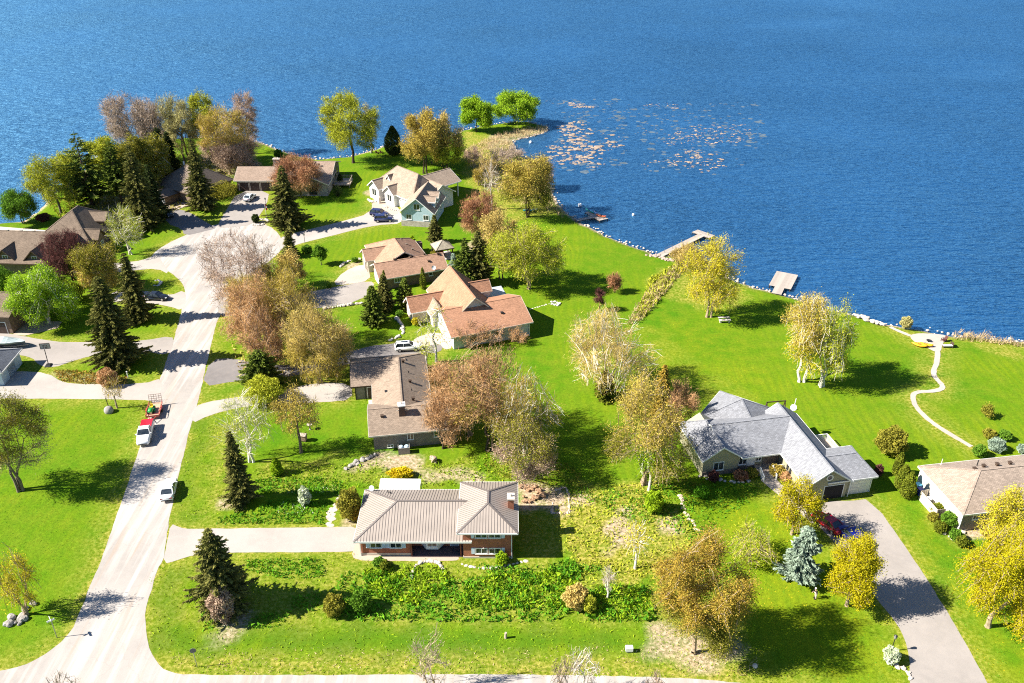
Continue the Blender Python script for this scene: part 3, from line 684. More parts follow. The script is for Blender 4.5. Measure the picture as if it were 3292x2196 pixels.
bn = House('grey wooden bin enclosure holding two domed bins below the brown roof', *G(928, 1040).to_2d(), 9, 'bin enclosure', 'bin_enclosure', None)
GW = plain('grey_boards', (.27,.25,.23), .8, .2, .2)
for a in ((-.85,.85,-.5,-.42),(-.85,-.77,-.42,.5),(.77,.85,-.42,.5)): MB().box(*a, 0, 1.15).build('board_panel', GW, bn.root)
for x in (-.4, .42):
    b = thing('bin', 'pale blue domed bin on the %s in the grey enclosure' % ('left' if x < 0 else 'right'), 'bin', (*(G(928,1040).to_2d() + Vector((x * .985, x * .156 + .05))), 0), 9, 'domed bins')
    MB().lathe([(.3,0),(.34,.9)], 12).build('body', plain('bin_grey', (.35,.42,.47)), b)
    MB().lathe([(.37,.9),(.36,1.05),(.26,1.2),(.05,1.27)], 12).build('lid', plain('bin_lid', (.45,.58,.68)), b)

# H3 - copper shingled house
H = House('copper shingled house with one tall steep gable and pale siding', -18.4, 140.57, 22)
H.gable(4.8, 14.6, -7.6, 7.2, 3.0, 7.3, 'y', R_ORANGE, W_PALE, .55, TRIM)
H.gable(3.3, 18.9, -12.6, -.4, 3.0, 5.45, 'x', R_ORANGE, W_PALE, .6, TRIM)
H.gable(-.55, 9.0, -.4, 4.75, 2.55, 4.75, 'x', R_ORANGE, W_BEIGE, .5, WHITE)
H.gable(2.6, 6.2, -3.0, 2.0, 2.6, 4.1, 'y', R_SAND, W_CREAM, .4, WHITE)
H.gable(11.0, 15.7, -.2, 3.2, 4.2, 5.9, 'x', R_ORANGE, W_PALE, .3, TRIM, base=2)
H.window(.0, 1.2, 1.4, 180, .7, 1.3, 1, WHITE); H.window(.0, 3.1, 1.4, 180, .7, 1.3, 1, WHITE)
for x in (7.5, 9.8, 12.4): H.window(x, -12.0, 1.5, -90, 1.2, 1.3, 2, WHITE)
H.door(4.4, -2.65, -90, 1.2, 2.1, WHITE); H.garage_door(3.87, -9.0, 180, 2.6, 2.2, plain('cream_panel', (.62,.55,.45))); H.garage_door(3.87, -5.6, 180, 2.6, 2.2, plain('cream_panel', (.62,.55,.45)))
H.pipe(10.9, -1.0, 6.3, .5, .12); H.vent(14.0, -9.5, 4.4, BLACK, .1); H.downpipe(18.35, -12.1, 2.9)
MB().box(15.2, 18.6, .4, 3.2, 0, 2.2).build('sunroom', W_PALE, H.root)
H.roofpart([[(15.0,.2,2.3),(18.9,.2,2.3),(18.9,3.4,3.0),(15.0,3.4,3.0)]], plain('sunroom_glazing', (.42,.48,.53), .2, .6), BLACK, 'sunroom_roof', .06)

# H4 - tan hip roofed house and its gazebo
H = House('tan hip roofed bungalow with brown brick walls and patterned concrete drive', -25.11, 155.8, 22)
H.hip(-.6, 10.3, 4.0, 16.9, 2.75, 5.55, 'y', R_TAN, W_BRN, .5, TRIM, run=(0, 5.2))
H.gable(-1.9, 12.7, -.9, 6.7, 2.55, 4.55, 'x', R_TAN, W_BRN, .55, TRIM)
H.gable(-2.4, 4.5, 8.3, 13.6, 2.8, 4.5, 'x', R_TAN, W_CREAM, .5, TRIM)
H.garage_door(-1.33, 2.9, 180, 4.8, 2.2, plain('white_panel', (.75,.72,.66))); H.window(1.9, -.33, 1.6, -90, 1.2, .95, 2, WHITE); H.window(9.0, -.33, 1.8, -90, .9, .9, 1, WHITE); H.window(10.7, -.33, .6, -90, .8, .7, 1, WHITE)
for y in (9.2, 11.0, 12.8): MB().box(-2.1, -1.9, y - .1, y + .1, 0, 2.8).build('column', TRIM, H.root)
H.door(-1.87, 10.2, 180, 1.0, 2.1, DARKWOOD)
for x, y, z in ((2.5, 3.1, 4.5), (5.8, 3.1, 4.5), (8.9, 3.2, 4.55), (11.6, 2.6, 4.5), (9.2, 1.4, 3.75)): H.vent(x, y, z, DARKWOOD, .3)
for x, y in ((6.3, 12.5), (7.0, 10.2), (7.6, 7.6)): H.vent(x, y, 4.9 - (x - 5) * .28 + .15, R_DARK, .12)
H.dish(9.6, -.6, 2.6, -100, .45); MB().box(10.6, 11.8, 14.8, 16.0, 0, 2.2).build('chimney_stack', W_BRN, H.root)
c22 = math.radians(22)
gz_ = House('open gazebo with a sand coloured pyramid roof on dark posts beside the tan house', -25.11 + 15.1 * math.cos(c22) - 10.9 * math.sin(c22), 155.8 + 15.1 * math.sin(c22) + 10.9 * math.cos(c22), 22, 'gazebo', 'gazebo', None)
gz_.hip(-2.1, 2.1, -2.0, 2.0, 2.45, 3.85, 'x', shingle('gazebo_canopy', (.42,.36,.27)), None, fascia=DARKWOOD, run=(2.1, 2.1))
for x in (-1.8, 1.8):
    for y in (-1.7, 1.7): MB().box(x - .1, x + .1, y - .1, y + .1, 0, 2.4).build('post', DARKWOOD, gz_.root)
MB().box(-2.3, 2.3, -2.2, 2.2, 0, .09).build('floor_slab', CONCRETE, gz_.root)
sf = thing('garden_sofa', 'red cushioned garden sofa under the gazebo roof', 'sofa', (gz_.o.x - .5, gz_.o.y + .2, .09), 22)
MB().box(-.9, .9, -.35, .35, 0, .38).build('seat', plain('red_cushion', (.35,.03,.03)), sf); MB().box(-.9, .9, .352, .5, 0, .85).build('backrest', plain('red_cushion', (.35,.03,.03)), sf)

# H5 - white and pale blue house
H = House('white and pale blue storey and a half house with many small gables', -24.83, 188.88, -9)
H.gable(-1.75, 6.95, -.45, 11.5, 3.5, 7.15, 'y', R_SAND, W_BLUE, .55, WHITE)
MB().box(-1.28, 6.48, -.04, .4, 0, 1.35).build('stone_base', W_STONE, H.root); H.window(2.6, .1, 4.9, -90, 1.5, 1.5, 2, WHITE); H.window(.6, .1, 2.35, -90, 1.3, 1.3, 2, WHITE); H.window(4.7, .1, 2.35, -90, 1.3, 1.3, 2, WHITE)
for y in (3.4, 6.6): H.gable(3.4, 6.6, y - 1.15, y + 1.15, 5.4, 6.5, 'x', R_SAND, W_BLUE, .25, WHITE, base=3.5); H.window(6.36, y, 4.9, 0, 1.0, .9, 2, WHITE)
H.window(6.42, 8.0, 2.2, 0, 1.0, 1.0, 2, WHITE); H.window(6.42, 3.0, 2.2, 0, 1.0, 1.0, 2, WHITE)
a9 = math.radians(-9); mo = Vector((-24.83 + (-5.49) * math.cos(a9) - 12.4 * math.sin(a9), 188.88 + (-5.49) * math.sin(a9) + 12.4 * math.cos(a9)))
class Wing(House):
    def __init__(s, parent, ox, oy, rot):                  # a rotated wing: its own axes, but parts of the same house
        s.root = parent.root; s.T = Matrix.Translation((ox, oy, 0)) @ Matrix.Rotation(math.radians(rot), 4, 'Z')
def _wb(self, name, mat, parent=None, smooth=False):
    me = self.mesh(name, mat)
    if _wb.T is not None: me.transform(_wb.T)
    if smooth: me.polygons.foreach_set('use_smooth', [True] * len(me.polygons))
    return link(name, me, parent)
_wb.T = None; MB.build = _wb
Wn = Wing(H, -5.49, 12.4, -38); _wb.T = Wn.T
Wn.hip(-10.6, 6.6, -.7, 10.0, 3.1, 7.9, 'x', R_SAND, W_WHITE, .6, WHITE, run=(4.6, 4.0))
Wn.gable(-4.35, .35, -1.6, 4.6, 3.2, 5.1, 'y', R_SAND, W_WHITE, .4, WHITE); Wn.gable(-10.5, -5.6, -1.9, 4.6, 3.2, 5.1, 'y', R_SAND, W_WHITE, .4, WHITE)
Wn.gable(-6.6, -4.6, 1.2, 4.8, 5.2, 6.4, 'y', R_SAND, W_WHITE, .25, WHITE, base=3)
for x in (-2.4, -1.5): Wn.window(x, -1.2, 2.0, -90, .6, 1.4, 1, BLACK)
for x in (-8.5, -7.6): Wn.window(x, -1.5, 2.0, -90, .6, 1.4, 1, BLACK)
Wn.gable(-4.0, 5.2, 6.0, 16.2, 4.0, 6.3, 'y', R_SAND, None, .5, WHITE)
Wn.walls(-3.4, 4.4, 8.0, 12.5, 4.1, W_WHITE); Wn.gable(2.0, 9.2, 3.0, 11.0, 3.6, 6.2, 'x', R_SAND, W_WHITE, .5, WHITE)
Wn.window(8.75, 7, 2.2, 0, 1.3, 1.1, 2, WHITE)
for x in (-3.4, 4.6): MB().box(x - .1, x + .1, 15.4, 15.6, 0, 4).build('column', WHITE, H.root)
Wn.door(-5.0, -.05, -90, 1.2, 2.1, DARKWOOD); MB().box(-5.3, -4.6, -2.6, -2.0, 0, 1.6).build('gate_pillar', STONE, H.root); _wb.T = None

# H6 - house with three garage doors
H = House('taupe roofed house with three dark brown garage doors by the lake', -71.12, 212.98, 0)
H.gable(-.85, 9.6, -.6, 9.7, 2.95, 5.05, 'x', R_GAR, W_BRN, .55, TRIM)
for x in (1.5, 4.3, 7.1): H.garage_door(x, -.04, -90, 2.35, 2.2, G_BROWN, TRIM, 4)
H.gable(8.6, 24.3, .2, 14.5, 3.2, 5.6, 'x', R_GAR, W_GREY, .55, TRIM); H.gable(13.6, 24.4, -4.4, 7.0, 3.2, 5.6, 'y', R_GAR, W_STONE, .5, TRIM)
H.window(20.2, -3.9, 1.4, -90, 2.0, 1.9, 2, DARKWOOD); H.window(16.4, -3.9, 1.4, -90, 1.6, 1.4, 2, DARKWOOD); H.window(23.75, 8, 2.0, 0, 1.2, 1.6, 1, DARKWOOD); H.window(23.75, 11, 2.0, 0, 1.2, 1.6, 1, DARKWOOD)
H.chimney(9.0, 6.5, 4.0, 6.4, 1.7, .9, W_GREY, STONE, 3); H.vent(20.4, 5.2, 5.4, DARKWOOD, .2)
H.roofpart([[(24.5,2.0,1.0),(28.6,2.0,1.0),(28.6,7.0,1.0),(24.5,7.0,1.0)]], WOOD, WOOD, 'deck', .12)
for x in (24.8, 28.4):
    for y in (2.3, 6.8): MB().box(x - .06, x + .06, y - .06, y + .06, 0, .86).build('deck_post', WOOD, H.root)
for a, b in (((24.6,2.1),(28.5,2.1)),((28.5,2.1),(28.5,6.9)),((28.5,6.9),(24.6,6.9))):
    m = MB().bar((*a, 1.9), (*b, 1.9), .08)
    for k in range(11): q = Vector(a).lerp(Vector(b), k / 10); m.box(q.x - .03, q.x + .03, q.y - .03, q.y + .03, 1.0, 1.88)
    m.build('deck_railing', WOOD, H.root)

# H7 - brown hip roofed house among the spruces
H = House('dark brown hip roofed house half hidden by spruces', -90.8, 209.9, -34)
H.hip(-1.0, 13.5, -.5, 13.5, 3.0, 7.9, 'x', R_DARK, W_BRN, .7, DARKWOOD, run=(7.0, 6.0))
H.gable(3.2, 8.6, -4.6, 1.2, 2.35, 3.5, 'y', R_DARK, W_BRN, .5, DARKWOOD)
for k in range(5): H.window(4.0 + k * .95, -4.1, 1.3, -90, .8, 1.2, 1, WHITE)
H.pipe(3.6, 6.4, 7.2, .6, .2, WHITE); MB().prism([(8.6,-5.4),(12.6,-5.4),(12.6,-.2),(8.6,-.2)], 0, .1).build('entry_paving', PAVE['tan'], H.root)

# H8 - large weathered brown roof with dormers at the left edge
H = House('rambling house with weathered brown roof and pointed dormers at the lakeside', -95.74, 163.11, -4)
H.gable(-24.0, .4, -1.6, 14.0, 2.6, 6.6, 'x', R_OLD, W_BRN, .6, DARKWOOD)
for x in (-9.9, -3.6):
    H.gable(x - 2.3, x + 2.3, -.9, 4.6, 3.0, 5.3, 'y', R_OLD, W_BRN, .5, DARKWOOD, base=2.2); H.window(x, -.4, 3.3, -90, 1.2, 1.2, 2, WHITE)
H.hip(-9.5, 3.9, 8.2, 24.5, 3.0, 8.0, 'y', R_OLD, W_BRN, .7, DARKWOOD, run=(7.2, 6.5))
H.gable(-2.6, 3.6, 16.5, 20.5, 5.0, 6.6, 'x', R_OLD, W_BRN, .4, DARKWOOD, base=3); H.gable(-1.0, 4.8, 10.0, 13.6, 3.3, 5.1, 'x', R_OLD, W_BRN, .4, DARKWOOD)
for x in (-12.4, -9.4, -6.6): H.vent(x, 6.3, 6.55, STONE, .25)
H.window(3.3, 18.5, 5.2, 0, 1.2, .9, 2, WHITE); H.window(4.5, 11.8, 1.8, 0, 1.1, 1.3, 2, WHITE)
MB().prism([(-30,16),(-13,15.5),(-12.4,21),(-30,23)], 0, .45).build('lake_terrace', CONCRETE, H.root)
MB().prism([(-9.6,15.5),(-7.6,15.5),(-5.0,24),(-7.0,25)], 0, .4).build('side_terrace', CONCRETE, H.root)

# H9, H10 - houses cut by the left edge
p = G(31, 765)
H = House('brown brick house cut by the left edge behind the covered boat', p.x, p.y, -4)
H.gable(-14.6, .6, -.6, 9.5, 3.7, 6.2, 'x', R_OLD, W_BRN, .6, DARKWOOD); H.garage_door(-3.4, -.04, -90, 4.8, 2.3, G_BROWN)
MB().prism([(.1,-.4),(2.6,-.6),(7.0,2.6),(6.5,5.0),(.1,5.0)], 0, .06).build('side_paving', PAVE['tan'], H.root)
p = G(9, 886)
H = House('pale blue garage with a dark roof corner at the left edge', p.x, p.y, 4, 'garage', 'garage')
H.hip(-9.6, .6, -.5, 7.5, 2.75, 4.6, 'x', shingle('slate_shingle', (.16,.17,.19)), W_BLUE, .5, WHITE)
H.garage_door(-.98+1.02, 3.5, 0, 2.6, 2.2, plain('pale_blue_panel', (.5,.6,.68)))

# H11 - grey roofed house on the right
H = House('olive sided house with blue grey shingle roof and two garage doors', 26.79, 95.49, 11)
H.roofpart([[(5.6,-.75,2.95),(14.7,-.75,2.95),(14.7,4.3,5.5),(2.65,4.3,5.5),(2.65,3.31,5.0)], [(14.7,9.35,2.95),(2.65,9.35,2.95),(2.65,4.3,5.5),(14.7,4.3,5.5)]], R_GREY, WHITE); H.walls(2.0, 16.0, .35, 8.6, 3.0, W_OLIVE)
H.hip(-.3, 5.6, -.45, 9.2, 2.95, 5.0, 'y', R_GREY, None, .5, WHITE, run=(0, 2.95)); MB().add([(x, y, z) for y in (-.1, 8.6) for x, z in ((0.02,0),(5.3,0),(5.3,2.97),(2.65,4.75),(.02,2.97))], [(4,3,2,1,0),(5,6,7,8,9)] + [(i, (i + 1) % 5, 5 + (i + 1) % 5, 5 + i) for i in range(5)]).build('wall', W_OLIVE, H.root)
H.gable(11.3, 18.1, -8.35, 8.0, 2.95, 5.35, 'y', R_GREY, W_OLIVE, .45, WHITE)
H.hip(14.6, 22.0, -8.0, -.9, 2.9, 4.55, 'x', R_GREY, W_OLIVE, .45, WHITE, run=(0, 1.6))
A, B, C_, Dd, T = (10.0,3.6,3.2), (2.6,9.4,3.0), (9.2,16.0,3.0), (16.4,8.6,3.0), (9.4,9.2,5.95)
H.roofpart([[A, T, B], [B, T, C_], [C_, T, Dd], [Dd, T, A]], R_GREY, WHITE); MB().prism([(10,5),(3.6,9.4),(9.2,15),(15.4,8.8)], 0, 3.0).build('wall', W_OLIVE, H.root)
H.window(2.35, -.1, 1.55, -90, 1.6, 1.45, 2, WHITE); H.window(6.2, .35, 1.6, -90, 1.25, 1.35, 2, WHITE); H.window(8.6, .35, 1.75, -90, .9, 1.1, 2, WHITE); H.door(7.5, .35, -90, 1.0, 2.1, WHITE, .6)
W_BASE = brickmat('grey_base_brick', (.22,.17,.14), (.17,.13,.11), (.26,.22,.19)); MB().box(.03, 5.3, -.16, -.0, 0, .75).build('brick_base', W_BASE, H.root); MB().box(5.3, 10.9, .28, .34, 0, .6).build('brick_base', W_BASE, H.root); MB().box(9.3, 11.7, .27, .345, .6, 2.9).build('brick_panel', W_BASE, H.root)
m = MB()
for x in (12.3, 12.75): H.window(11.74, -3.2 + (x - 12.3) * 1.8, 1.9, 180, .45, 1.0, 1, BLACK)
n, t = H._fr(-90); ring = MB(); gl = MB(); R0, R1 = .34, .52; vs = []
for r in (R0, R1):
    for dd in (.0, .07): vs += [(14.7 + r * math.cos(2*math.pi*k/16), -7.92 - dd, 3.75 + r * math.sin(2*math.pi*k/16)) for k in range(16)]
fs = []
for k in range(16): q = (k + 1) % 16; fs += [(16+k, 48+k, 48+q, 16+q), (k, 16+k, 16+q, q), (48+k, 32+k, 32+q, 48+q), (32+k, k, q, 32+q)]
ring.add(vs, fs); rg = ring.build('round_window', WHITE, H.root)
gl.add([(14.7 + R0 * math.cos(2*math.pi*k/16), -7.95, 3.75 + R0 * math.sin(2*math.pi*k/16)) for k in range(16)], [tuple(range(16))]); gl.build('pane', GLASS, rg)
o1 = H.garage_door(15.7, -7.9, -90, 2.75, 2.25, plain('painted_garage_shade', (.02,.018,.02), .9), WHITE, 1); o1['label'] = 'garage doorway with its inner shade painted on a dark panel'  # near-black panel colour stands in for the shade inside the open garage
H.garage_door(19.85, -7.55, -90, 2.75, 2.2, plain('white_panel', (.75,.72,.66)), WHITE, 4)
H.dish(16.6, 6.6, 4.6, -150, .5); MB().tube((16.9, 7.1, 4.2), (17.1, 7.2, 6.3), .05).build('antenna_mast', WHITE, H.root)
for x in (11.85, 18.0, 21.45): H.downpipe(x, -7.95 if x < 19 else -7.6, 2.8)
MB().box(8.0, 11.6, -1.5, .26, 0, .55).build('porch_floor', WOOD, H.root)
for k in range(4): MB().box(8.2, 9.9, -1.5 - .32 * (k + 1), -1.5 - .32 * k - .004, 0, .44 - .11 * k).build('step', plain('step_stone', (.38,.33,.28)), H.root)
def railing(H, a, b, z0, z1, mat=WHITE):
    m = MB().bar((*a, z1[0]), (*b, z1[1]), .09); n = max(3, int((Vector(b) - Vector(a)).length / .16))
    for k in range(n + 1): q = Vector(a).lerp(Vector(b), k / n); zz_ = z0[0] + (z0[1] - z0[0]) * k / n; zt = z1[0] + (z1[1] - z1[0]) * k / n; wd = .06 if k in (0, n) else .03; m.box(q.x - wd, q.x + wd, q.y - wd, q.y + wd, zz_, zt)
    m.build('railing', mat, H.root)
railing(H, (9.98, -1.45), (11.5, -1.45), (.55, .55), (1.5, 1.5)); railing(H, (8.1, -1.45), (8.1, -2.9), (.5, 0), (1.5, .95)); railing(H, (10.0, -1.45), (10.0, -2.9), (.5, 0), (1.5, .95))
MB().box(18.6, 21.6, .2, 4.4, 0, .35).build('back_deck', WOOD, H.root); railing(H, (18.7, 4.3), (21.5, 4.3), (.35, .35), (1.3, 1.3)); railing(H, (21.5, 4.3), (21.5, .3), (.35, .35), (1.3, 1.3))

# H12 - beige roofed house at the right edge
H = House('cream walled house with beige shingle hip roof at the right edge', 58.0, 84.47, 9)
H.hip(-.28, 26.0, -.5, 9.7, 3.0, 5.65, 'x', R_RIGHT, W_CREAM, .28, WHITE, run=(5.1, 5.1))
MB().box(.0, 25, -.29, -.225, 0, 2.95).build('brick_front', W_GREY, H.root); H.window(1.9, -.29, 2.2, -90, .95, .75, 2, WHITE); H.window(6, -.29, 1.7, -90, 1.6, 1.3, 2, WHITE)
H.gable(9.5, 16.5, -5.5, 4, 3.0, 5.0, 'y', R_RIGHT, W_GREY, .5, WHITE); H.downpipe(-.06, -.33, 2.9)
for x, y in ((4.6, 5.3), (6.2, 5.7), (8.2, 5.7), (10.1, 5.7)): H.vent(x, y, 5.35, DARKWOOD, .18)
H.pipe(6.0, 6.6, 5.0, .6); H.pipe(2.6, 9.0, 3.3, 1.1, .04, WHITE); H.window(-.0, 2.0, 1.3, 180, .5, .8, 1, WHITE)
fb = plain('beige_fence', (.60,.53,.43), .8, .2, .1)
c9 = math.radians(9)
def w12(x, y): return Vector((58.0 + x * math.cos(c9) - y * math.sin(c9), 84.47 + x * math.sin(c9) + y * math.cos(c9), 0))
fe = thing('fence', 'beige board fence enclosing bins against the cream wall', 'fence', w12(-.9, 3.5), 9)
for k in range(13): y = -1.0 + k * .3; MB().box(-.62, -.57, y, y + .27, 0, 1.5).build('board', fb, fe)
for k in range(4): MB().box(-.56 + k * .3, -.31 + k * .3, -1.05, -1.0, 0, 1.5).build('board', plain('grey_gate_board', (.33,.27,.22)), fe)
for k in range(4): MB().box(-.56 + k * .3, -.31 + k * .3, 2.9, 2.95, 0, 1.5).build('board', fb, fe)
for i, (x, y, col, lab) in enumerate(((-.6, 7.3, (.02,.03,.25), 'dark blue wheeled bin beside the cream wall'), (-.35, 8.3, (.10,.35,.55), 'light blue wheeled bin behind the dark blue one'), (-.75, 5.3, (.55,.57,.58), 'pale grey bin inside the beige fence enclosure'))):
    b = thing('bin', lab, 'bin', w12(x - .2, y), 9, 'wheeled bins'); mt = plain('bin_%d' % i, col, .5)
    MB().add([(-.27,-.27,0),(.27,-.27,0),(.27,.27,0),(-.27,.27,0),(-.33,-.35,.95),(.33,-.35,.95),(.33,.35,.95),(-.33,.35,.95)], [(3,2,1,0),(4,5,6,7),(0,1,5,4),(1,2,6,5),(2,3,7,6),(3,0,4,7)]).build('body', mt, b)
    MB().box(-.36, .36, -.38, .38, .952, 1.03).build('lid', mt, b); MB().tube((-.3,.34,.1), (.3,.34,.1), .1).build('wheel', RUBBER, b)
# ------------------------------------------------------------------ vehicles
def paint(name, col): return plain(name, col, .28, .5, .03, coat=.6)
CHROME = plain('chrome', (.6,.6,.62), .2, .6, .05, metal=.9); LAMP = plain('headlamp_glass', (.75,.76,.78), .15, .6, .05); TAIL = plain('tail_lamp', (.35,.01,.01), .2, .6, .05); PLASTIC = plain('black_trim', (.025,.025,.027), .6)
def loft(secs, m=None):
    """secs: (x, half width, z low, z high, inset of the top edge)"""
    mb = m or MB(); vs = []; k = 10
    for x, hw, z0, z1, ins in secs:
        r = min(.12, (z1 - z0) * .3)
        vs += [(x, -hw + .1, z0), (x, -hw, z0 + .12), (x, -hw, z0 + (z1 - z0) * .55), (x, -hw + ins * .6, z1 - r), (x, -hw + ins + .12, z1), (x, hw - ins - .12, z1), (x, hw - ins * .6, z1 - r), (x, hw, z0 + (z1 - z0) * .55), (x, hw, z0 + .12), (x, hw - .1, z0)]
    fs = [tuple(range(k)), tuple(range(len(vs) - 1, len(vs) - k - 1, -1))]
    for j in range(len(secs) - 1):
        for q in range(k): a = j*k + q; b = j*k + (q + 1) % k; fs.append((b, a, a + k, b + k))
    return mb.add(vs, fs)
def car(label, p, head, col, kind='sedan', cat='car', name='parked_car', roof_glass=False):
    c = thing(name, label, cat, p, head, 'vehicles in the street and driveways'); pt = paint('paint_' + '_'.join('%d' % (v * 100) for v in col), col)
    S = {'sedan': dict(L=4.7, hw=.9, h=1.44, belt=.93, hood=.86, tail=.97, cb=(-1.75, .95), ct=(-.95, .2)),
         'suv': dict(L=4.65, hw=.93, h=1.68, belt=1.08, hood=1.02, tail=1.05, cb=(-2.2, .98), ct=(-1.85, .28)),
         'pickup': dict(L=5.7, hw=.98, h=1.82, belt=1.15, hood=1.08, tail=1.13, cb=(-.35, 1.35), ct=(-.2, .65))}[kind]
    L, hw, h, be, ho, ta = S['L'] / 2, S['hw'], S['h'], S['belt'], S['hood'], S['tail']; (b0, b1), (t0, t1) = S['cb'], S['ct']
    loft([(-L, hw - .18, .38, ta - .12, .05), (-L + .12, hw - .06, .28, ta - .02, .06), (-L + .7, hw, .24, ta, .06), (b0 + .1, hw, .24, be, .05), (b1, hw, .24, be, .06), (b1 + .35, hw, .24, ho + .02, .08), (L - .45, hw - .05, .25, ho - .08, .1), (L - .12, hw - .14, .28, ho - .2, .1), (L, hw - .26, .36, ho - .3, .1)]).build('body', pt, c, True)
    gw, tw = hw - .07, hw - .22; g = MB()
    g.add([(b0,-gw,be-.03),(b1,-gw,be-.03),(b1,gw,be-.03),(b0,gw,be-.03),(t0,-tw,h-.06),(t1,-tw,h-.06),(t1,tw,h-.06),(t0,tw,h-.06)], [(4,5,6,7),(0,1,5,4),(1,2,6,5),(2,3,7,6),(3,0,4,7)]); g.build('windows', GLASS, c)
    rf = MB(); rf.add([(t0-.05,-tw-.01,h-.07),(t1+.05,-tw-.01,h-.07),(t1+.05,tw+.01,h-.07),(t0-.05,tw+.01,h-.07),(t0+.08,-tw+.12,h),(t1-.1,-tw+.12,h),(t1-.1,tw-.12,h),(t0+.08,tw-.12,h)], [(4,5,6,7),(0,1,5,4),(1,2,6,5),(2,3,7,6),(3,0,4,7)])
    for sg in (-1, 1):
        rf.bar((b1, sg * gw, be - .02), (t1, sg * (tw + .01), h - .05), .07); rf.bar((b0, sg * gw, be - .02), (t0, sg * (tw + .01), h - .05), .12 if kind != 'pickup' else .08)
        xm = (b0 + b1) / 2 * .6 + (t0 + t1) / 2 * .4; rf.bar((xm, sg * (gw + .005), be - .02), (xm - .05, sg * (tw + .015), h - .05), .07)
    rf.build('roof', pt, c)
    if roof_glass: MB().box((t0 + t1) / 2 - .35, t1 - .25, -tw + .3, tw - .3, h + .002, h + .012).build('sunroof', GLASS, c)
    for x in (-L * .62, L * .62):
        for sg in (-1, 1):
            wt = thing('wheel', None, None); bpy.data.objects.remove(wt)
            y0, y1 = sg * (hw - .2), sg * (hw + .01); ty = MB().tube((x, y0, .33), (x, y1, .33), .33, .33, 14).build('wheel', RUBBER, c)
            MB().tube((x, y1, .33), (x, y1 + sg * .012, .33), .21, .19, 10).build('rim', CHROME, ty)
    for sg in (-1, 1):
        MB().box(L - .32, L - .06, sg * (hw - .36) - .16, sg * (hw - .36) + .16, ho - .3, ho - .18).build('headlight', LAMP, c)
        MB().box(-L - .01, -L + .14, sg * (hw - .3) - .17, sg * (hw - .3) + .17, ta - .3, ta - .14).build('taillight', TAIL, c)
        MB().box(b1 - .25, b1 - .1, sg * (hw + .08) - .09, sg * (hw + .08) + .09, be, be + .14).build('mirror', pt, c)
    MB().box(L - .1, L + .02, -hw + .35, hw - .35, .4, .56).build('grille', PLASTIC, c); MB().box(-L - .02, -L + .1, -hw + .2, hw - .2, .36, .5).build('rear_bumper', PLASTIC, c)
    MB().box(-L - .025, -L + .0, -.26, .26, .56, .68).build('licence_plate', WHITE, c)
    if kind == 'pickup': MB().add([(-L+.08,-hw+.1,1.13),(b0-.05,-hw+.1,1.15),(b0-.05,hw-.1,1.15),(-L+.08,hw-.1,1.13),(-L+.08,-hw+.14,1.21),(b0-.05,-hw+.14,1.23),(b0-.05,hw-.14,1.23),(-L+.08,hw-.14,1.21)], [(4,5,6,7),(0,1,5,4),(1,2,6,5),(2,3,7,6),(3,0,4,7)]).build('bed_cover', paint('red_bed_cover', (.45,.015,.03)), c)
    return c
def ang(a, b): d = b - a; return math.degrees(math.atan2(d.y, d.x))
WHT, NAVY, BLK = (.80,.80,.80), (.015,.022,.09), (.012,.013,.018); RZ = .09
def at(dx, dy, z=RZ): p = G(dx, dy); return (p.x, p.y, z)
hd = ang(G(295, 1230), G(352, 1000))
car('white sedan driving up the street beside the grass verge', at(390, 1132), hd - 2, WHT)
car('white pickup truck with a red bed cover towing the red trailer', at(336, 1003), hd + 180, WHT, 'pickup', 'pickup truck', 'pickup_truck')
car('black sedan on the short driveway below the oval lawn', at(361, 686), -6, BLK)
car('white crossover with a sunroof before the copper shingled house', at(937, 804), 6, WHT, 'suv', roof_glass=True)
car('navy crossover nearer the paved court of the white and blue house', at(872, 495), -14, NAVY, 'suv')
car('navy crossover with a pale hood, nearest to the stone base of the blue gable', at(882, 507), 4, (.02,.03,.10), 'suv')
car('white sedan in front of the three brown garage doors', at(574, 457), 80, (.7,.75,.78))
car('red sedan half under the small yellow maple on the grey driveway', at(1898, 1208), 122, (.42,.006,.02))
car('dark blue hatchback behind the round yellow maple on the grey driveway', at(1950, 1238), 112, (.006,.01,.16), 'suv')
car('black car in deep shade on the dark asphalt driveway', at(386, 494), -50, (.02,.02,.022))
# trailer with mower
RED = paint('trailer_red', (.42,.07,.05)); pT = G(356, 949); hT = hd + 180
tr = thing('utility_trailer', 'red utility trailer with a raised mesh ramp gate behind the pickup', 'trailer', (pT.x, pT.y, RZ), hT)
MB().box(-1.9, 1.9, -.95, .95, .5, .58).build('deck', plain('trailer_deck', (.5,.33,.22), .8), tr)
m = MB()
for sg in (-1, 1): m.bar((-1.9, sg * .98, .9), (1.9, sg * .98, .9), .06); m.box(-1.9, 1.9, sg * .98 - .03, sg * .98 + .03, .48, .62); [m.box(x - .03, x + .03, sg * .98 - .03, sg * .98 + .03, .5, .9) for x in (-1.87, -.95, 0, .95, 1.87)]
m.bar((1.9, -.98, .9), (1.9, .98, .9), .06); m.box(1.87, 1.93, -1, 1, .4, .7); m.build('side_rail', RED, tr)
MB().bar((1.9, -.6, .5), (3.1, 0, .5), .08).bar((1.9, .6, .5), (3.1, 0, .5), .08).build('drawbar', RED, tr)
for sg in (-1, 1):
    MB().tube((0, sg * 1.02, .32), (0, sg * 1.2, .32), .32, .32, 14).build('wheel', RUBBER, tr); MB().box(-.5, .5, sg * 1.12 - .12, sg * 1.12 + .12, .68, .74).build('mudguard', RED, tr)
gt = MB()
for z in (.62, .95, 1.3, 1.62, 1.95): gt.bar((-1.92 - (z - .6) * .25, -.95, z), (-1.92 - (z - .6) * .25, .95, z), .045)
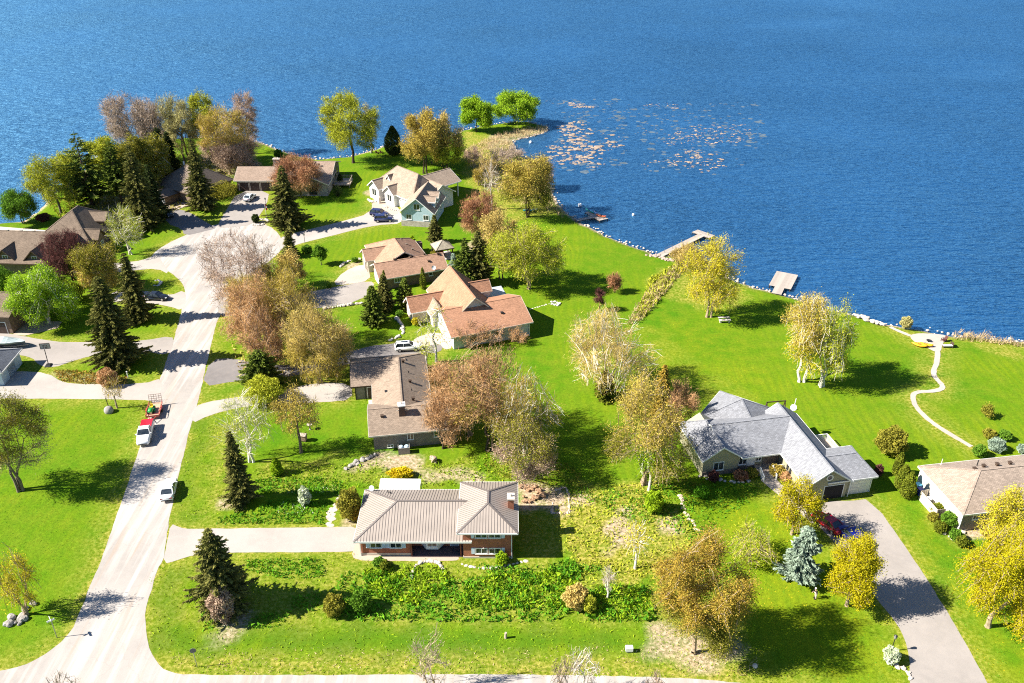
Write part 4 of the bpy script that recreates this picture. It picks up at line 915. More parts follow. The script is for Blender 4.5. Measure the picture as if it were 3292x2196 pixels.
for y in (-.95, -.55, -.18, .18, .55, .95): gt.bar((-1.92, y, .55), (-2.26, y, 1.97), .045)
gt.build('ramp_gate', plain('rusty_steel', (.22,.12,.09), .7), tr)
dv = Vector((math.cos(math.radians(hT)), math.sin(math.radians(hT)))); sv = Vector((-dv.y, dv.x))
pm = Vector((pT.x, pT.y)) + dv * .45 + sv * -.3
mw = thing('ride_on_mower', 'green ride on mower with a yellow seat on the red trailer', 'mower', (pm.x, pm.y, RZ + .585), hT)
loft([(.1, .38, .3, .75, .06), (.6, .36, .28, .82, .08), (.95, .3, .3, .7, .08)]).build('hood', paint('mower_green', (.02,.30,.05)), mw, True)
MB().box(-.9, .1, -.45, .45, .28, .45).build('body', paint('mower_green', (.02,.30,.05)), mw); MB().box(-.62, -.15, -.24, .24, .46, .62).box(-.72, -.6, -.24, .24, .5, .95).build('seat', paint('mower_yellow', (.75,.50,.03)), mw)
MB().tube((.05, 0, .7), (-.1, 0, .95), .02).tube((-.1, -.001, .93), (-.13, 0, .97), .17, .17, 10).build('steering_wheel', BLACK, mw); MB().box(-.35, .45, -.62, .62, .12, .26).build('cutting_deck', paint('mower_green', (.02,.30,.05)), mw)
for x, r in ((-.6, .25), (.75, .18)):
    for sg in (-1, 1): MB().tube((x, sg * .3, r), (x, sg * .5, r), r, r, 12).build('wheel', RUBBER, mw)
# covered boat on its trailer
p = G(22, 797)
bt = thing('covered_boat', 'boat under a pale grey cover on a trailer at the left edge', 'boat', (p.x, p.y, .06), -3)
CV = plain('boat_cover', (.36,.42,.42), .8, .2, .12, 1.5)
def boat_hull(mb, L, B, z0, z1, n=9):
    secs = []
    for k in range(n + 1):
        q = k / n; x = -L/2 + L * q; hw = B/2 * (1 - max(0, (q - .45) / .55) ** 2.2) + .02; zb = z0 + max(0, q - .6) * .9; secs.append([(x, -hw, z1 + .2 * q), (x, -hw * .8, (zb + z1) / 2), (x, 0, zb), (x, hw * .8, (zb + z1) / 2), (x, hw, z1 + .2 * q)])
    vs = sum(secs, []); fs = [(0,1,2,3,4)]
    for j in range(n): fs += [(j*5+i+1, j*5+i, j*5+5+i, j*5+6+i) for i in range(4)]
    return mb.add(vs, fs), secs
hm, secs = boat_hull(MB(), 6.4, 2.4, .55, 1.25); hm.build('hull', plain('boat_hull_green', (.16,.2,.2), .4), bt)
vs = []; n = len(secs)
for k, s_ in enumerate(secs):
    q = k / (n - 1); x = s_[0][0]; hw = s_[4][1] + .04; zc = s_[4][2]; pk = .75 * math.exp(-((q - .42) / .25) ** 2) + .25 * (1 - q)
    vs += [(x, -hw, zc - .18), (x, -hw, zc), (x, -hw * .5, zc + pk * .6), (x, 0, zc + pk), (x, hw * .5, zc + pk * .6), (x, hw, zc), (x, hw, zc - .18)]
fs = [tuple(range(7))]
for j in range(n - 1): fs += [(j*7+i+1, j*7+i, j*7+7+i, j*7+8+i)[::-1] for i in range(6)]
MB().add(vs, fs).build('cover', CV, bt)
m = MB()
for sg in (-1, 1): m.bar((-2.8, sg * .8, .45), (1.6, sg * .6, .45), .09); m.bar((1.6, sg * .6, .45), (3.6, 0, .5), .09)
m.build('trailer_frame', STEEL, bt)
for sg in (-1, 1): MB().tube((-1.0, sg * .95, .33), (-1.0, sg * 1.15, .33), .33, .33, 12).build('wheel', RUBBER, bt)

# basketball hoop
p = G(112, 840); bh = thing('basketball_hoop', 'portable basketball hoop at the edge of the grey driveway', 'basketball hoop', (p.x, p.y, .05), 100)
MB().add([(-.7,-.5,0),(.5,-.5,0),(.5,.5,0),(-.7,.5,0),(-.5,-.35,.25),(.3,-.35,.2),(.3,.35,.2),(-.5,.35,.25)], [(3,2,1,0),(4,5,6,7),(0,1,5,4),(1,2,6,5),(2,3,7,6),(3,0,4,7)]).build('base', BLACK, bh)
MB().tube((0,0,.2), (.25,0,2.9), .07).tube((.25,0,2.9), (.75,0,3.15), .05).build('pole', BLACK, bh); m = MB()
for a, b in (((-.8,2.8),(.8,2.8)),((-.8,3.85),(.8,3.85)),((-.8,2.8),(-.8,3.85)),((.8,2.8),(.8,3.85)),((-.3,3.05),(.3,3.05)),((-.3,3.5),(.3,3.5)),((-.3,3.05),(-.3,3.5)),((.3,3.05),(.3,3.5))): m.bar((.8, a[0], a[1]), (.8, b[0], b[1]), .07)
bb = m.build('backboard_frame', plain('backboard_border', (.16,.1,.09)), bh); MB().box(.81, .83, -.78, .78, 2.82, 3.83).build('backboard', plain('clear_board', (.42,.39,.36), .3, .5), bh)
m = MB()
for k in range(14): a, b = 2*math.pi*k/14, 2*math.pi*(k+1)/14; m.bar((1.08 + .23*math.cos(a), .23*math.sin(a), 3.05), (1.08 + .23*math.cos(b), .23*math.sin(b), 3.05), .03)
m.build('rim', plain('orange_rim', (.5,.1,.02)), bh)

# ------------------------------------------------------------------ docks, boats, floats
def dock(label, runs, parent_rot=0):
    """runs: centre line start, end (world), width"""
    o = runs[0][0]; t = thing('dock', label, 'dock', (o.x, o.y, 0), 0, 'docks along the shore')
    for a, b, wd in runs:
        a = (a - o).to_2d(); b = (b - o).to_2d(); d = (b - a); L = d.length; d.normalize(); n = Vector((-d.y, d.x)); ks = max(3, int(L / .42)); st = L / ks
        ref = None
        for k in range(ks):
            if ref is None: ref = MB().box(-st * .46, st * .46, -wd/2, wd/2, 0, .05).mesh('plank', WOODP)
            pl = link('plank', ref, t); c = a + d * st * (k + .5); pl.location = (c.x, c.y, .02 + .004 * (k % 3)); pl.rotation_euler = (0, 0, math.atan2(d.y, d.x) + .008 * ((k * 7) % 3 - 1))
        fr = MB()
        for sg in (-1, 1): p0 = a + n * sg * (wd/2 - .08); p1 = b + n * sg * (wd/2 - .08); fr.bar((p0.x, p0.y, -.08), (p1.x, p1.y, -.08), .08, .16)
        fr.build('frame', DARKWOOD, t)
        for k in range(max(2, int(L / 3.5)) + 1):
            for sg in (-1, 1): p0 = a.lerp(b, k / max(2, int(L / 3.5))) + n * sg * (wd/2 - .15); MB().tube((p0.x, p0.y, -2.5), (p0.x, p0.y, -.02), .09, .09, 7).build('pile', DARKWOOD, t)
    return t
WOODP = plain('dock_planks', (.36,.31,.265), .85, .2, .22, .8, bmp=.3)
def T3(x, y, z=0.0): return Tl(1600, 220, 2.6122, x, y, z)
def mid(a, b): return (a + b) / 2
dock('small wooden dock with a cross raft carrying kayaks', [(T3(660, 1272), T3(838, 1238), 1.3), (T3(765, 1200), T3(890, 1268), 2.6)])
d2 = dock('long wooden walkway dock with a pale T shaped end', [(T3(1352, 1572), T3(1715, 1395), 1.7), (T3(1655, 1362), T3(1800, 1412), 2.2)])
def T7(x, y, z=0.0): return Tl(2392, 850, 2.6122, x, y, z)
dock('square wooden raft with a short gangway below the tree', [(mid(T7(300,60), T7(428,80)), mid(T7(240,180), T7(360,200)), 4.4), (mid(T7(272,186), T7(326,192)), mid(T7(245,243), T7(300,246)), 1.9)])
rail = thing('handrail', 'thin metal handrail at the shore end of the long dock', 'handrail', tuple(T3(1400, 1545))[:2] + (.07,)); e = T3(1465, 1515) - T3(1400, 1545); MB().bar((0,0,1.0), (e.x,e.y,1.0), .06).bar((0,0,0), (0,0,1.0), .06).bar((e.x,e.y,0), (e.x,e.y,1.0), .06).build('rail', STEEL, rail)
def kayak(label, p, rot, col, L=3.4, B=.72, z=.1, name='kayak', cat='kayak', flip=False, group='small boats'):
    k = thing(name, label, cat, (p.x, p.y, z), rot, group); n = 8; vs = []
    for j in range(n + 1):
        q = j / n; x = -L/2 + L * q; hw = B/2 * max(.04, math.sin(math.pi * (.04 + .92 * q)) ** .7); up = .16 * abs(2*q - 1) ** 2
        vs += [(x, -hw * .5, .02 + up), (x, -hw, .2 + up), (x, -hw * .55, .33 + up), (x, 0, .37 + up), (x, hw * .55, .33 + up), (x, hw, .2 + up), (x, hw * .5, .02 + up)]
    fs = [tuple(range(7)), tuple(range(n*7 + 6, n*7 - 1, -1))]
    for j in range(n): fs += [(j*7 + (i+1) % 7, j*7 + i, j*7+7 + i, j*7+7 + (i+1) % 7) for i in range(7)]
    h = MB().add(vs, fs).build('hull', plain('hull_' + '_'.join('%d' % (c * 100) for c in col), col, .4, .4, .06), k, True)
    if not flip: MB().lathe([(.27,.34),(.3,.4),(.24,.4),(.2,.35)], 10).build('cockpit', BLACK, k)
    return k
kayak('teal kayak on the outer end of the kayak dock', T3(770, 1200, .05), -58, (.04,.38,.35)); kayak('blue kayak beside the teal one on the dock', T3(800, 1208, .05), -55, (.10,.30,.60))
kayak('orange kayak on the near corner of the kayak dock', T3(868, 1243, .05), -30, (.65,.16,.06), 2.6)
kayak('turquoise boat stored beneath the shore tree trunks', T3(272, 1200), 15, (.03,.30,.38), 3.6, 1.1, .25, 'rowing_boat', 'boat'); kayak('white canoe lying upside down among the shore shrubs', Tl(800,220,2.6122, 2225, 880), -32, (.75,.75,.72), 5.0, .9, .3, 'canoe', 'canoe', True)
cx = T7(1470, 690); kayak('orange pedal boat left of its twin on the lawn beside the round patio', cx, 150, (.85,.36,.02), 2.6, 1.25, .08, 'pedal_boat', 'boat')
kayak('orange pedal boat right of its twin, touching the round patio', T7(1520, 688), 155, (.88,.40,.02), 2.5, 1.25, .10, 'pedal_boat', 'boat')
def ball(label, p, r, mat, name='mooring_float', cat='float', z=None):
    o = MB().blob((0, 0, 0), r, random.Random(2), 10, 6, .03).build(name, mat, None, True); o.location = (p.x, p.y, WATER_Z + r * .4 if z is None else z); setp(o, label, cat); return o
WF = plain('white_float', (.85,.85,.83), .4, .4, .03)
ball('large white float off the kayak dock', T3(692, 1152, WATER_Z), .55, WF); ball('small white float out on the open bay', T3(1139, 1230, WATER_Z), .36, WF); ball('white float on the dark pond behind the spit', T3(276, 622, WATER_Z), .5, WF)

# ------------------------------------------------------------------ posts, signs, lamps, garden furniture
def post_thing(name, label, cat, dx, dy, build, rot=0, group=None): p = G(dx, dy); t = thing(name, label, cat, (p.x, p.y, 0), rot, group); build(t); return t
def f_street(t):
    MB().tube((0,0,0), (.05,0,2.6), .045).build('pole', STEEL, t); MB().box(-.4,.4,-.02,.02,2.62,2.85).build('sign_blade', plain('sign_white', (.7,.72,.7)), t); MB().box(-.02,.02,-.4,.4,2.86,3.09).build('sign_blade', plain('sign_white', (.7,.72,.7)), t)
post_thing('street_sign', 'street name sign on a leaning grey pole at the corner', 'street sign', 131, 1465, f_street, 40)
def f_round(t): MB().tube((0,0,0), (0,0,2.4), .04).build('pole', STEEL, t); MB().tube((0,-.03,2.62), (0,.0,2.62), .36, .36, 8).build('sign_plate', plain('sign_back_grey', (.12,.12,.12), .5), t)
post_thing('road_sign', 'dark backed sign plate on a thin pole on the corner verge', 'road sign', 453, 1533, f_round, 15)
def f_lamp(h): 
    def f(t):
        MB().tube((0,0,0), (0,0,h), .05).build('pole', BLACK, t); l = MB().lathe([(.1,h),(.16,h+.1),(.19,h+.4)], 6).build('lantern', plain('lantern_glass', (.25,.25,.22), .3), t); MB().lathe([(.22,h+.4),(.05,h+.58)], 6).build('lantern_cap', BLACK, l)
    return f
post_thing('lamp_post', 'black garden lantern post beside the driveway of the blue house', 'lamp post', 700, 556, f_lamp(1.7), 0, 'garden lantern posts')
post_thing('lamp_post', 'black garden lantern post among white stones at the bottom driveway edge', 'lamp post', 2046, 1496, f_lamp(2.0), 0, 'garden lantern posts')
post_thing('lamp_post', 'dark lantern post before the three door garage', 'lamp post', 612, 479, f_lamp(2.4), 0, 'garden lantern posts')
post_thing('marker_post', 'slim white post on the shaded lawn by the planted bed', 'post', 294, 868, lambda t: (MB().box(-.07,.07,-.07,.07,0,1.15).build('shaft', WHITE, t), MB().box(-.1,.1,-.1,.1,1.15,1.2).build('cap', WHITE, t)))
post_thing('stump_post', 'short pale wooden post on the mown strip in front', 'post', 1161, 1466, lambda t: MB().tube((0,0,0), (.02,0,.85), .16, .14).build('shaft', WOOD, t))
post_thing('utility_box', 'white box on a short stand in the dry grass', 'utility box', 1444, 1497, lambda t: (MB().box(-.4,.4,-.25,.25,.25,.75).build('cabinet', WHITE, t), MB().box(-.3,.3,-.18,.18,0,.248).build('stand', STEEL, t)))
ball('white rounded stone at the foot of the brown larch', G(1733, 1532), .3, STONE, 'boulder', 'boulder', .15)
def f_flag(t):
    MB().tube((0,0,0), (0,0,4.2), .045).build('pole', WHITE, t); f = MB()
    f.add([(.02,.0,3.9),(.35,.05,3.75),(.5,-.02,2.6),(.25,.06,2.3),(.04,0,2.6)], [(0,1,2,3,4)]); f.add([(.02,.02,3.9),(.35,.07,3.75),(.5,0,2.6),(.25,.08,2.3),(.04,.02,2.6)], [(4,3,2,1,0)]); fl = f.build('flag', plain('flag_red', (.55,.03,.03), .8), t)
    MB().add([(.14,-.012,3.5),(.4,.02,3.4),(.44,-.01,2.95),(.16,-.015,3.05)], [(0,1,2,3)]).build('white_band', plain('flag_white', (.75,.75,.75), .8), fl)
post_thing('flagpole', 'short white pole with a hanging red and white flag by the spruce', 'flagpole', 613, 503, f_flag)
post_thing('flagpole', 'tall bare white flagpole at the water edge beside the willow', 'flagpole', 852, 351, lambda t: (MB().tube((0,0,0), (0,0,9.0), .09, .06).build('pole', WHITE, t), MB().blob((0,0,9.05), .1, random.Random(1), 6, 4, 0).build('finial', WHITE, t)))
def f_chair(t, col=(.09,.03,.025)):
    mt = plain('chair_wood_%d' % (col[0]*100), col, .7); MB().box(-.3,.3,-.3,.3,.32,.38).build('seat', mt, t); MB().add([(-.28,.3,.35),(.28,.3,.35),(.3,.55,1.05),(-.3,.55,1.05),(-.28,.34,.33),(.28,.34,.33),(.3,.59,1.03),(-.3,.59,1.03)], [(0,1,2,3),(7,6,5,4),(0,4,5,1),(1,5,6,2),(2,6,7,3),(3,7,4,0)]).build('backrest', mt, t)
    for sx in (-1, 1): MB().box(sx*.33-.06, sx*.33+.06, -.35, .35, .55, .6).box(sx*.33-.04, sx*.33+.04, -.33, -.25, 0, .55).box(sx*.33-.04, sx*.33+.04, .2, .28, 0, .55).build('armrest', mt, t)
post_thing('garden_chair', 'dark red garden chair left of its pair at the water edge', 'chair', 866, 352, f_chair, 160, 'chairs facing the lake'); post_thing('garden_chair', 'dark red garden chair right of its pair, nearer the dark cedar', 'chair', 876, 351, f_chair, 150, 'chairs facing the lake')
post_thing('garden_chair', 'brown garden chair on the right rim of the round patio', 'chair', 2166, 783, f_chair, -70, 'chairs facing the lake')
post_thing('fire_bowl', 'dark fire bowl in the middle of the round gravel patio', 'fire bowl', 2132, 785, lambda t: MB().lathe([(.15,0),(.22,.25),(.5,.42),(.46,.42),(.2,.3)], 10).build('bowl', BLACK, t))
post_thing('bench', 'white bench at the right side of the round patio', 'bench', 2173, 797, lambda t: (MB().box(-.8,.8,-.55,.0,.38,.45).build('seat', WHITE, t), MB().box(.82,.9,-.6,.5,0,1.0).build('backrest', DARKWOOD, t), MB().box(-.75,-.65,-.5,-.05,0,.375).build('leg', DARKWOOD, t), MB().box(.65,.75,-.5,-.05,0,.375).build('leg', DARKWOOD, t)))
def f_stone_bench(t):
    MB().box(-1.1,1.1,-.5,.1,.42,.56).build('seat', STONE, t); [MB().box(x-.15,x+.15,-.4,.0,0,.415).build('leg', STONE, t) for x in (-.8,.8)]; MB().box(-1.1,1.1,.35,.75,.62,.72).build('table_top', STONE, t); [MB().box(x-.12,x+.12,.45,.65,0,.615).build('leg', STONE, t) for x in (-.7,.7)]
post_thing('stone_bench', 'pale stone picnic bench under the golden shore tree', 'bench', 1663, 738, f_stone_bench, 5)
post_thing('swing_frame', 'dark timber swing frame on the lawn behind the grey roofed house', 'swing frame', 1778, 946, lambda t: (MB().bar((-1.6,0,1.9), (1.6,0,1.9), .14).build('beam', DARKWOOD, t), [MB().bar((x,-.5,0), (x,0,1.9), .12).bar((x,.5,0), (x,0,1.9), .12).build('leg', DARKWOOD, t) for x in (-1.5,1.5)], MB().box(-.7,.7,-.25,.25,.45,.5).build('seat', DARKWOOD, t)), 8)
post_thing('bird_bath', 'grey stone bird bath on the shaded lawn left of the brown roof', 'bird bath', 712, 987, lambda t: (MB().lathe([(.2,0),(.09,.15),(.08,.75),(.15,.8)], 10).build('pedestal', GREYSTONE, t), MB().lathe([(.12,.8),(.42,.95),(.42,1.0),(.36,.97),(.02,.9)], 12).build('basin', STONE, t)))
post_thing('well_house', 'small wooden cabinet with a pitched top on the shaded lawn', 'cabinet', 698, 1013, lambda t: (MB().box(-.42,.42,-.35,.35,.15,1.1).build('cabinet', plain('brown_box', (.3,.2,.13), .8), t), MB().add([(-.5,-.45,1.1),(.5,-.45,1.1),(.5,.45,1.1),(-.5,.45,1.1),(-.5,0,1.4),(.5,0,1.4)], [(0,1,5,4),(2,3,4,5),(1,2,5),(3,0,4),(3,2,1,0)]).build('roof', WOOD, t), [MB().box(x-.05,x+.05,-.3,-.2,0,.149).build('leg', DARKWOOD, t) for x in (-.3,.3)]), -10)
ball('grey boulder beside the bare sapling on the left lawn', G(251, 947), .75, GREYSTONE, 'boulder', 'boulder', .3)
post_thing('garden_stake', 'dark wooden stake leaning beside the bare sapling and boulder', 'stake', 249, 934, lambda t: MB().bar((0,0,0), (-.15,.1,1.6), .09).build('shaft', DARKWOOD, t))

# stone rows, piles, edgings : every stone a part
def stones(label, pts, n, r, name='stone_edging', cat='stone edging', mat=None, seed=1, jit=.15, flat=.6, double=0, piece='stone'):
    rg = random.Random(seed); P = [p.to_2d() for p in pts]; c = P[0]; t = thing(name, label, cat, (c.x, c.y, 0)); seg = [(b - a).length for a, b in zip(P, P[1:])]; tot = sum(seg)
    shapes = [MB().blob((0,0,0), 1, rg, 7, 4, .22, flat).mesh(piece, mat or STONE) for _ in range(4)]
    for k in range(n):
        d = tot * (k + .5) / n; i = 0
        while i < len(seg) - 1 and d > seg[i]: d -= seg[i]; i += 1
        q = P[i].lerp(P[i + 1], min(1, d / seg[i])) - c; rr = r * .72 * rg.uniform(.6, 1.35)
        o = link(piece, shapes[k % 4], t); o.location = (q.x + rg.uniform(-jit, jit), q.y + rg.uniform(-jit, jit), rr * flat * .45 + (rg.random() * double)); o.scale = (rr, rr * rg.uniform(.7, 1), rr); o.rotation_euler = (0, 0, rg.uniform(0, 6.3))
    return t
def T5(x, y): return Tl(800, 750, 2.6122, x, y)
def TB(x, y): return Tl(800, 1596, 2.6122, x, y)
def TM(x, y): return Tl(800, 1250, 2.6122, x, y)
def TN(x, y): return Tl(1600, 1250, 2.6122, x, y)
stones('white boulder edging curving down the lawn to the white car', [T5(1235,700), T5(1285,770), T5(1300,830), T5(1250,870), T5(1170,905)], 16, .62, mat=plain('white_boulder', (.60,.56,.50), .9, .2, .15))
stones('pale block wall holding up the asphalt drive of the tan house', [T5(630,632), T5(800,607), T5(960,585)], 15, .55, 'retaining_wall', 'retaining wall', seed=2, jit=.06, flat=.7)
stones('stone ring round the bed before the tan house entry', [T5(770,285), T5(800,245), T5(870,225), T5(945,212)], 12, .5, seed=3); stones('curved stone arch edging in the garden below the porch', [TB(1370,700), TB(1375,640), TB(1400,590), TB(1450,560), TB(1520,548), TB(1590,560), TB(1630,610), TB(1640,690)], 26, .33, seed=4, mat=STONE, jit=.05)
stones('pale stepping stones curving through the grass below the brick wing', [TB(1775,570), TB(1850,590), TB(1960,607), TB(2100,600), TB(2200,575), TB(2340,545)], 16, .36, 'stepping_stones', 'stepping stones', seed=5, jit=.05, flat=.16)
stones('flagstone path winding past the round bush to the driveway', [TM(800,880), TM(750,960), TM(710,1020), TM(690,1090), TM(680,1165)], 26, .55, 'flagstone_path', 'flagstone path', seed=6, jit=.42, flat=.09, mat=plain('pink_flagstone', (.55,.44,.35), .9, .2, .12))
stones('stack of split logs on the grass behind the metal roofed house', [TM(1540,620), TM(1580,610)], 14, .42, 'log_pile', 'log pile', seed=7, jit=.45, flat=.7, double=.6, mat=plain('cut_log', (.45,.34,.24), .9, .2, .3), piece='log')
stones('low stone kerb round the raised bed right of the brick house', [TN(465,960), TN(455,1050), TN(600,1050), TN(598,900), TN(570,830), TN(480,860)], 34, .28, 'raised_bed', 'raised bed', seed=8, jit=.05, flat=.6, mat=plain('bed_stone', (.58,.45,.34), .9, .2, .15))
stones('brown heap of rubble and earth behind the brick wing', [TN(190,830), TN(300,850), TN(400,900), TN(330,930), TN(220,940)], 40, .5, 'rubble_heap', 'rubble heap', seed=9, jit=.6, flat=.5, mat=plain('brown_rubble', (.36,.22,.13), .95, .1, .35), double=.25)
stones('tumbled grey rocks where the soil bank meets the shaded lawn', [TM(800,690), TM(880,640), TM(960,600), TM(1060,570)], 20, .45, 'rock_bank', 'rock bank', seed=10, jit=.4, mat=GREYSTONE)
def T6(x, y): return Tl(1600, 750, 2.6122, x, y)
stones('dark stone slabs and rocks at the foot of the long dock', [T6(1250,190), T6(1330,180), T6(1400,220), T6(1500,220)], 26, .6, 'rock_pile', 'rock pile', seed=11, jit=.7, flat=.45, mat=plain('pink_rock', (.40,.30,.25), .9, .2, .3))
stones('pale rocks lining the bank right of the golden shore tree', [T7(915,425), T7(990,440), T7(1060,475), T7(1150,500)], 30, .55, 'shore_rocks', 'shore rocks', seed=12, jit=.5)
stones('white stone ring of a fire pit on the middle lawn', [T6(445,575), T6(480,570), T6(525,590), T6(500,605), T6(455,590)], 12, .45, 'fire_pit', 'fire pit', seed=13, jit=.1, mat=plain('white_boulder', (.60,.56,.50), .9, .2, .15))
stones('pale stepping stones between the copper house and the fire pit', [T6(260,635), T6(340,615), T6(440,585)], 9, .28, 'stepping_stones', 'stepping stones', seed=23, jit=.1, flat=.2)
def T4(x, y): return Tl(0, 750, 2.6122, x, y)
stones('small white stone ring on the oval lawn beside the turning circle', [T4(1290,435), T4(1335,440), T4(1352,410), T4(1330,388), T4(1300,400)], 10, .42, seed=14, jit=.08, mat=plain('white_boulder', (.60,.56,.50), .9, .2, .15))
def TI(x, y): return Tl(740, 490, 3.4436, x, y)
stones('pale stone kerb round the small bed by the turning circle', [TI(240,800), TI(350,800), TI(430,760), TI(400,740), TI(320,740), TI(250,770)], 20, .5, seed=15, jit=.08)
stones('stone kerb of the round bed before the left white gable', [Tl(1150,500,3.73,*q) for q in ((120,520),(150,548),(200,555),(270,540))], 10, .55, seed=16, jit=.1, mat=plain('white_boulder', (.60,.56,.50), .9, .2, .15)); stones('stone kerb of the bed under the right white gable', [Tl(1150,500,3.73,*q) for q in ((305,600),(360,630),(430,655),(500,660))], 10, .5, seed=17, jit=.1)
def TR(x, y): return Tl(2392, 1596, 2.6122, x, y)
stones('white stones edging the driveway below the lantern post', [TR(1180,1350), TR(1250,1420), TR(1360,1460), TR(1395,1500), TR(1390,1560)], 16, .34, seed=18, jit=.15); stones('pale rocks scattered under the shrubs of the olive house', [TN(1700,745), TN(1850,770), TN(2000,790), TN(2140,780)], 20, .38, seed=19, jit=.3); stones('round rocks in the bed beside the cream wall', [TR(1560,170), TR(1640,240), TR(1700,330), TR(1750,370), TR(1900,250), TR(2080,215)], 20, .45, seed=20, jit=.3)
stones('dark boulders under the yellow bush at the left edge', [Tl(0,1596,2.6122,*q) for q in ((70,1030),(130,1090),(190,1040),(240,940),(265,910))], 14, .6, seed=21, jit=.35, flat=.7, mat=GREYSTONE)
stones('stone slab path through the long planted ditch bank', [TN(1530,900), TN(1560,1010), TN(1610,1090), TN(1680,1210)], 16, .4, 'stone_path', 'stone path', seed=22, jit=.2, flat=.3, mat=plain('bed_stone', (.58,.45,.34), .9, .2, .15))

# ------------------------------------------------------------------ person on the lawn
def person(label, p, rot):
    t = thing('person', label, 'person', (p.x, p.y, 0), rot)
    def skin(name, joints, edges, mat, parent):
        me = bpy.data.meshes.new(name); me.from_pydata([j[0] for j in joints], edges, []); me.update(); o = link(name, me, parent)
        md = o.modifiers.new('skin', 'SKIN'); md.use_smooth_shade = True
        for v, j in zip(me.skin_vertices[0].data, joints): v.radius = (j[1], j[2] if len(j) > 2 else j[1])
        me.skin_vertices[0].data[0].use_root = True
        o.modifiers.new('sub', 'SUBSURF').levels = 1; o.modifiers['sub'].render_levels = 1; me.materials.append(mat); return o
    SK = plain('skin', (.45,.28,.2), .6)
    J = [((0,0,.95),.13,.11), ((.05,0,1.12),.13,.1), ((.13,0,1.35),.15,.1), ((.17,0,1.47),.06), ((.2,0,1.55),.055), ((.22,0,1.66),.095,.085),
         ((0,.1,.9),.09), ((.02,.11,.5),.06), ((-.03,.11,.1),.042), ((.1,.12,.05),.04), ((0,-.1,.9),.09), ((-.06,-.11,.5),.06), ((-.14,-.11,.1),.042), ((-.01,-.12,.05),.04),
         ((.13,.2,1.4),.055), ((.14,.27,1.14),.042), ((.3,.22,.98),.032), ((.36,.21,.94),.03), ((.13,-.2,1.4),.055), ((.14,-.27,1.14),.042), ((.3,-.22,.98),.032), ((.36,-.21,.94),.03)]
    E_ = [(0,1),(1,2),(2,3),(3,4),(4,5),(0,6),(6,7),(7,8),(8,9),(0,10),(10,11),(11,12),(12,13),(2,14),(14,15),(15,16),(16,17),(2,18),(18,19),(19,20),(20,21)]
    for sg in (0, 1):                                    # fingers and thumb
        w_ = 17 + 4 * sg; b = J[w_][0]
        for k in range(5):
            y = b[1] + (k - 2) * .018; tip = (b[0] + (.085 if k else .05), y + (-.02 if k == 0 else 0), b[2] - .05 - .01 * (k % 2)); J.append((tip, .009)); E_.append((w_, len(J) - 1))
    skin('body', J, E_, SK, t)
    skin('jacket', [((.02,0,.98),.155,.13), ((.06,0,1.14),.155,.125), ((.13,0,1.36),.17,.125), ((.13,.2,1.41),.075), ((.14,.275,1.14),.06), ((.26,.235,1.01),.05), ((.13,-.2,1.41),.075), ((.14,-.275,1.14),.06), ((.26,-.235,1.01),.05)], [(0,1),(1,2),(2,3),(3,4),(4,5),(2,6),(6,7),(7,8)], plain('black_jacket', (.015,.014,.018), .9), t)
    skin('trousers', [((0,0,.97),.15,.13), ((0,.1,.88),.11), ((.02,.11,.5),.08), ((-.03,.11,.13),.065), ((0,-.1,.88),.11), ((-.06,-.11,.5),.08), ((-.14,-.11,.13),.065)], [(0,1),(1,2),(2,3),(0,4),(4,5),(5,6)], plain('cream_trousers', (.62,.56,.46), .9), t)
    MB().blob((.2,0,1.71), .115, random.Random(4), 10, 6, .05).build('hair', plain('white_hair', (.8,.78,.74), .9), t, True)
    MB().blob((.32,0,1.655), .018, random.Random(4), 6, 4, .0).blob((.307,.035,1.68), .012, random.Random(4), 5, 3, 0).blob((.307,-.035,1.68), .012, random.Random(4), 5, 3, 0).build('face_features', plain('lip', (.3,.15,.11)), t)
    for y, x in ((.11, .05), (-.11, -.06)): loft([(x - .08, .045, .0, .1, .01), (x + .08, .05, .0, .09, .02), (x + .17, .035, .0, .05, .02)]).build('shoe', BLACK, t).location = (0, y, 0)
    return t
person('person with white hair in a dark jacket and cream trousers on the lawn', G(1871, 1375), 200)
# ------------------------------------------------------------------ trees
BARK = {k: plain('bark_' + k, c, .95, .1, .3, 2.0) for k, c in dict(grey=(.17,.135,.10), dark=(.075,.055,.04), white=(.62,.57,.48), tan=(.36,.27,.175), pink=(.30,.21,.17)).items()}
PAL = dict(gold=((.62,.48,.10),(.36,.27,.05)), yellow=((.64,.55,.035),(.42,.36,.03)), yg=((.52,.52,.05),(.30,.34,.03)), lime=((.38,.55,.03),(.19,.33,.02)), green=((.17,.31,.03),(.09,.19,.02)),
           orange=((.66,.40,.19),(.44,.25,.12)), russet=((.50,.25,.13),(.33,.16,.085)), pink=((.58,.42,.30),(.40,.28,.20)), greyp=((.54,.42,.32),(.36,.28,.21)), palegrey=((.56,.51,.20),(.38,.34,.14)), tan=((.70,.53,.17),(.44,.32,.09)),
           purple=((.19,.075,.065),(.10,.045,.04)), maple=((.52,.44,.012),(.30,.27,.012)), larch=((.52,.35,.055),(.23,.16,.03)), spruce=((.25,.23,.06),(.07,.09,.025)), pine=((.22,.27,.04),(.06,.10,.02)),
           blue=((.38,.46,.34),(.17,.24,.18)), cedar=((.20,.22,.02),(.08,.11,.014)), dcedar=((.045,.065,.02),(.06,.085,.025)), olive=((.36,.32,.045),(.18,.18,.025)), birch=((.54,.55,.09),(.30,.36,.045)), forsythia=((.80,.60,.02),(.55,.46,.03)), lush=((.17,.38,.02),(.06,.20,.015)), reed=((.62,.47,.26),(.46,.33,.18)), weed=((.38,.50,.02),(.14,.27,.015)), white=((.75,.75,.65),(.4,.5,.2)), heath=((.45,.22,.06),(.25,.24,.03)))
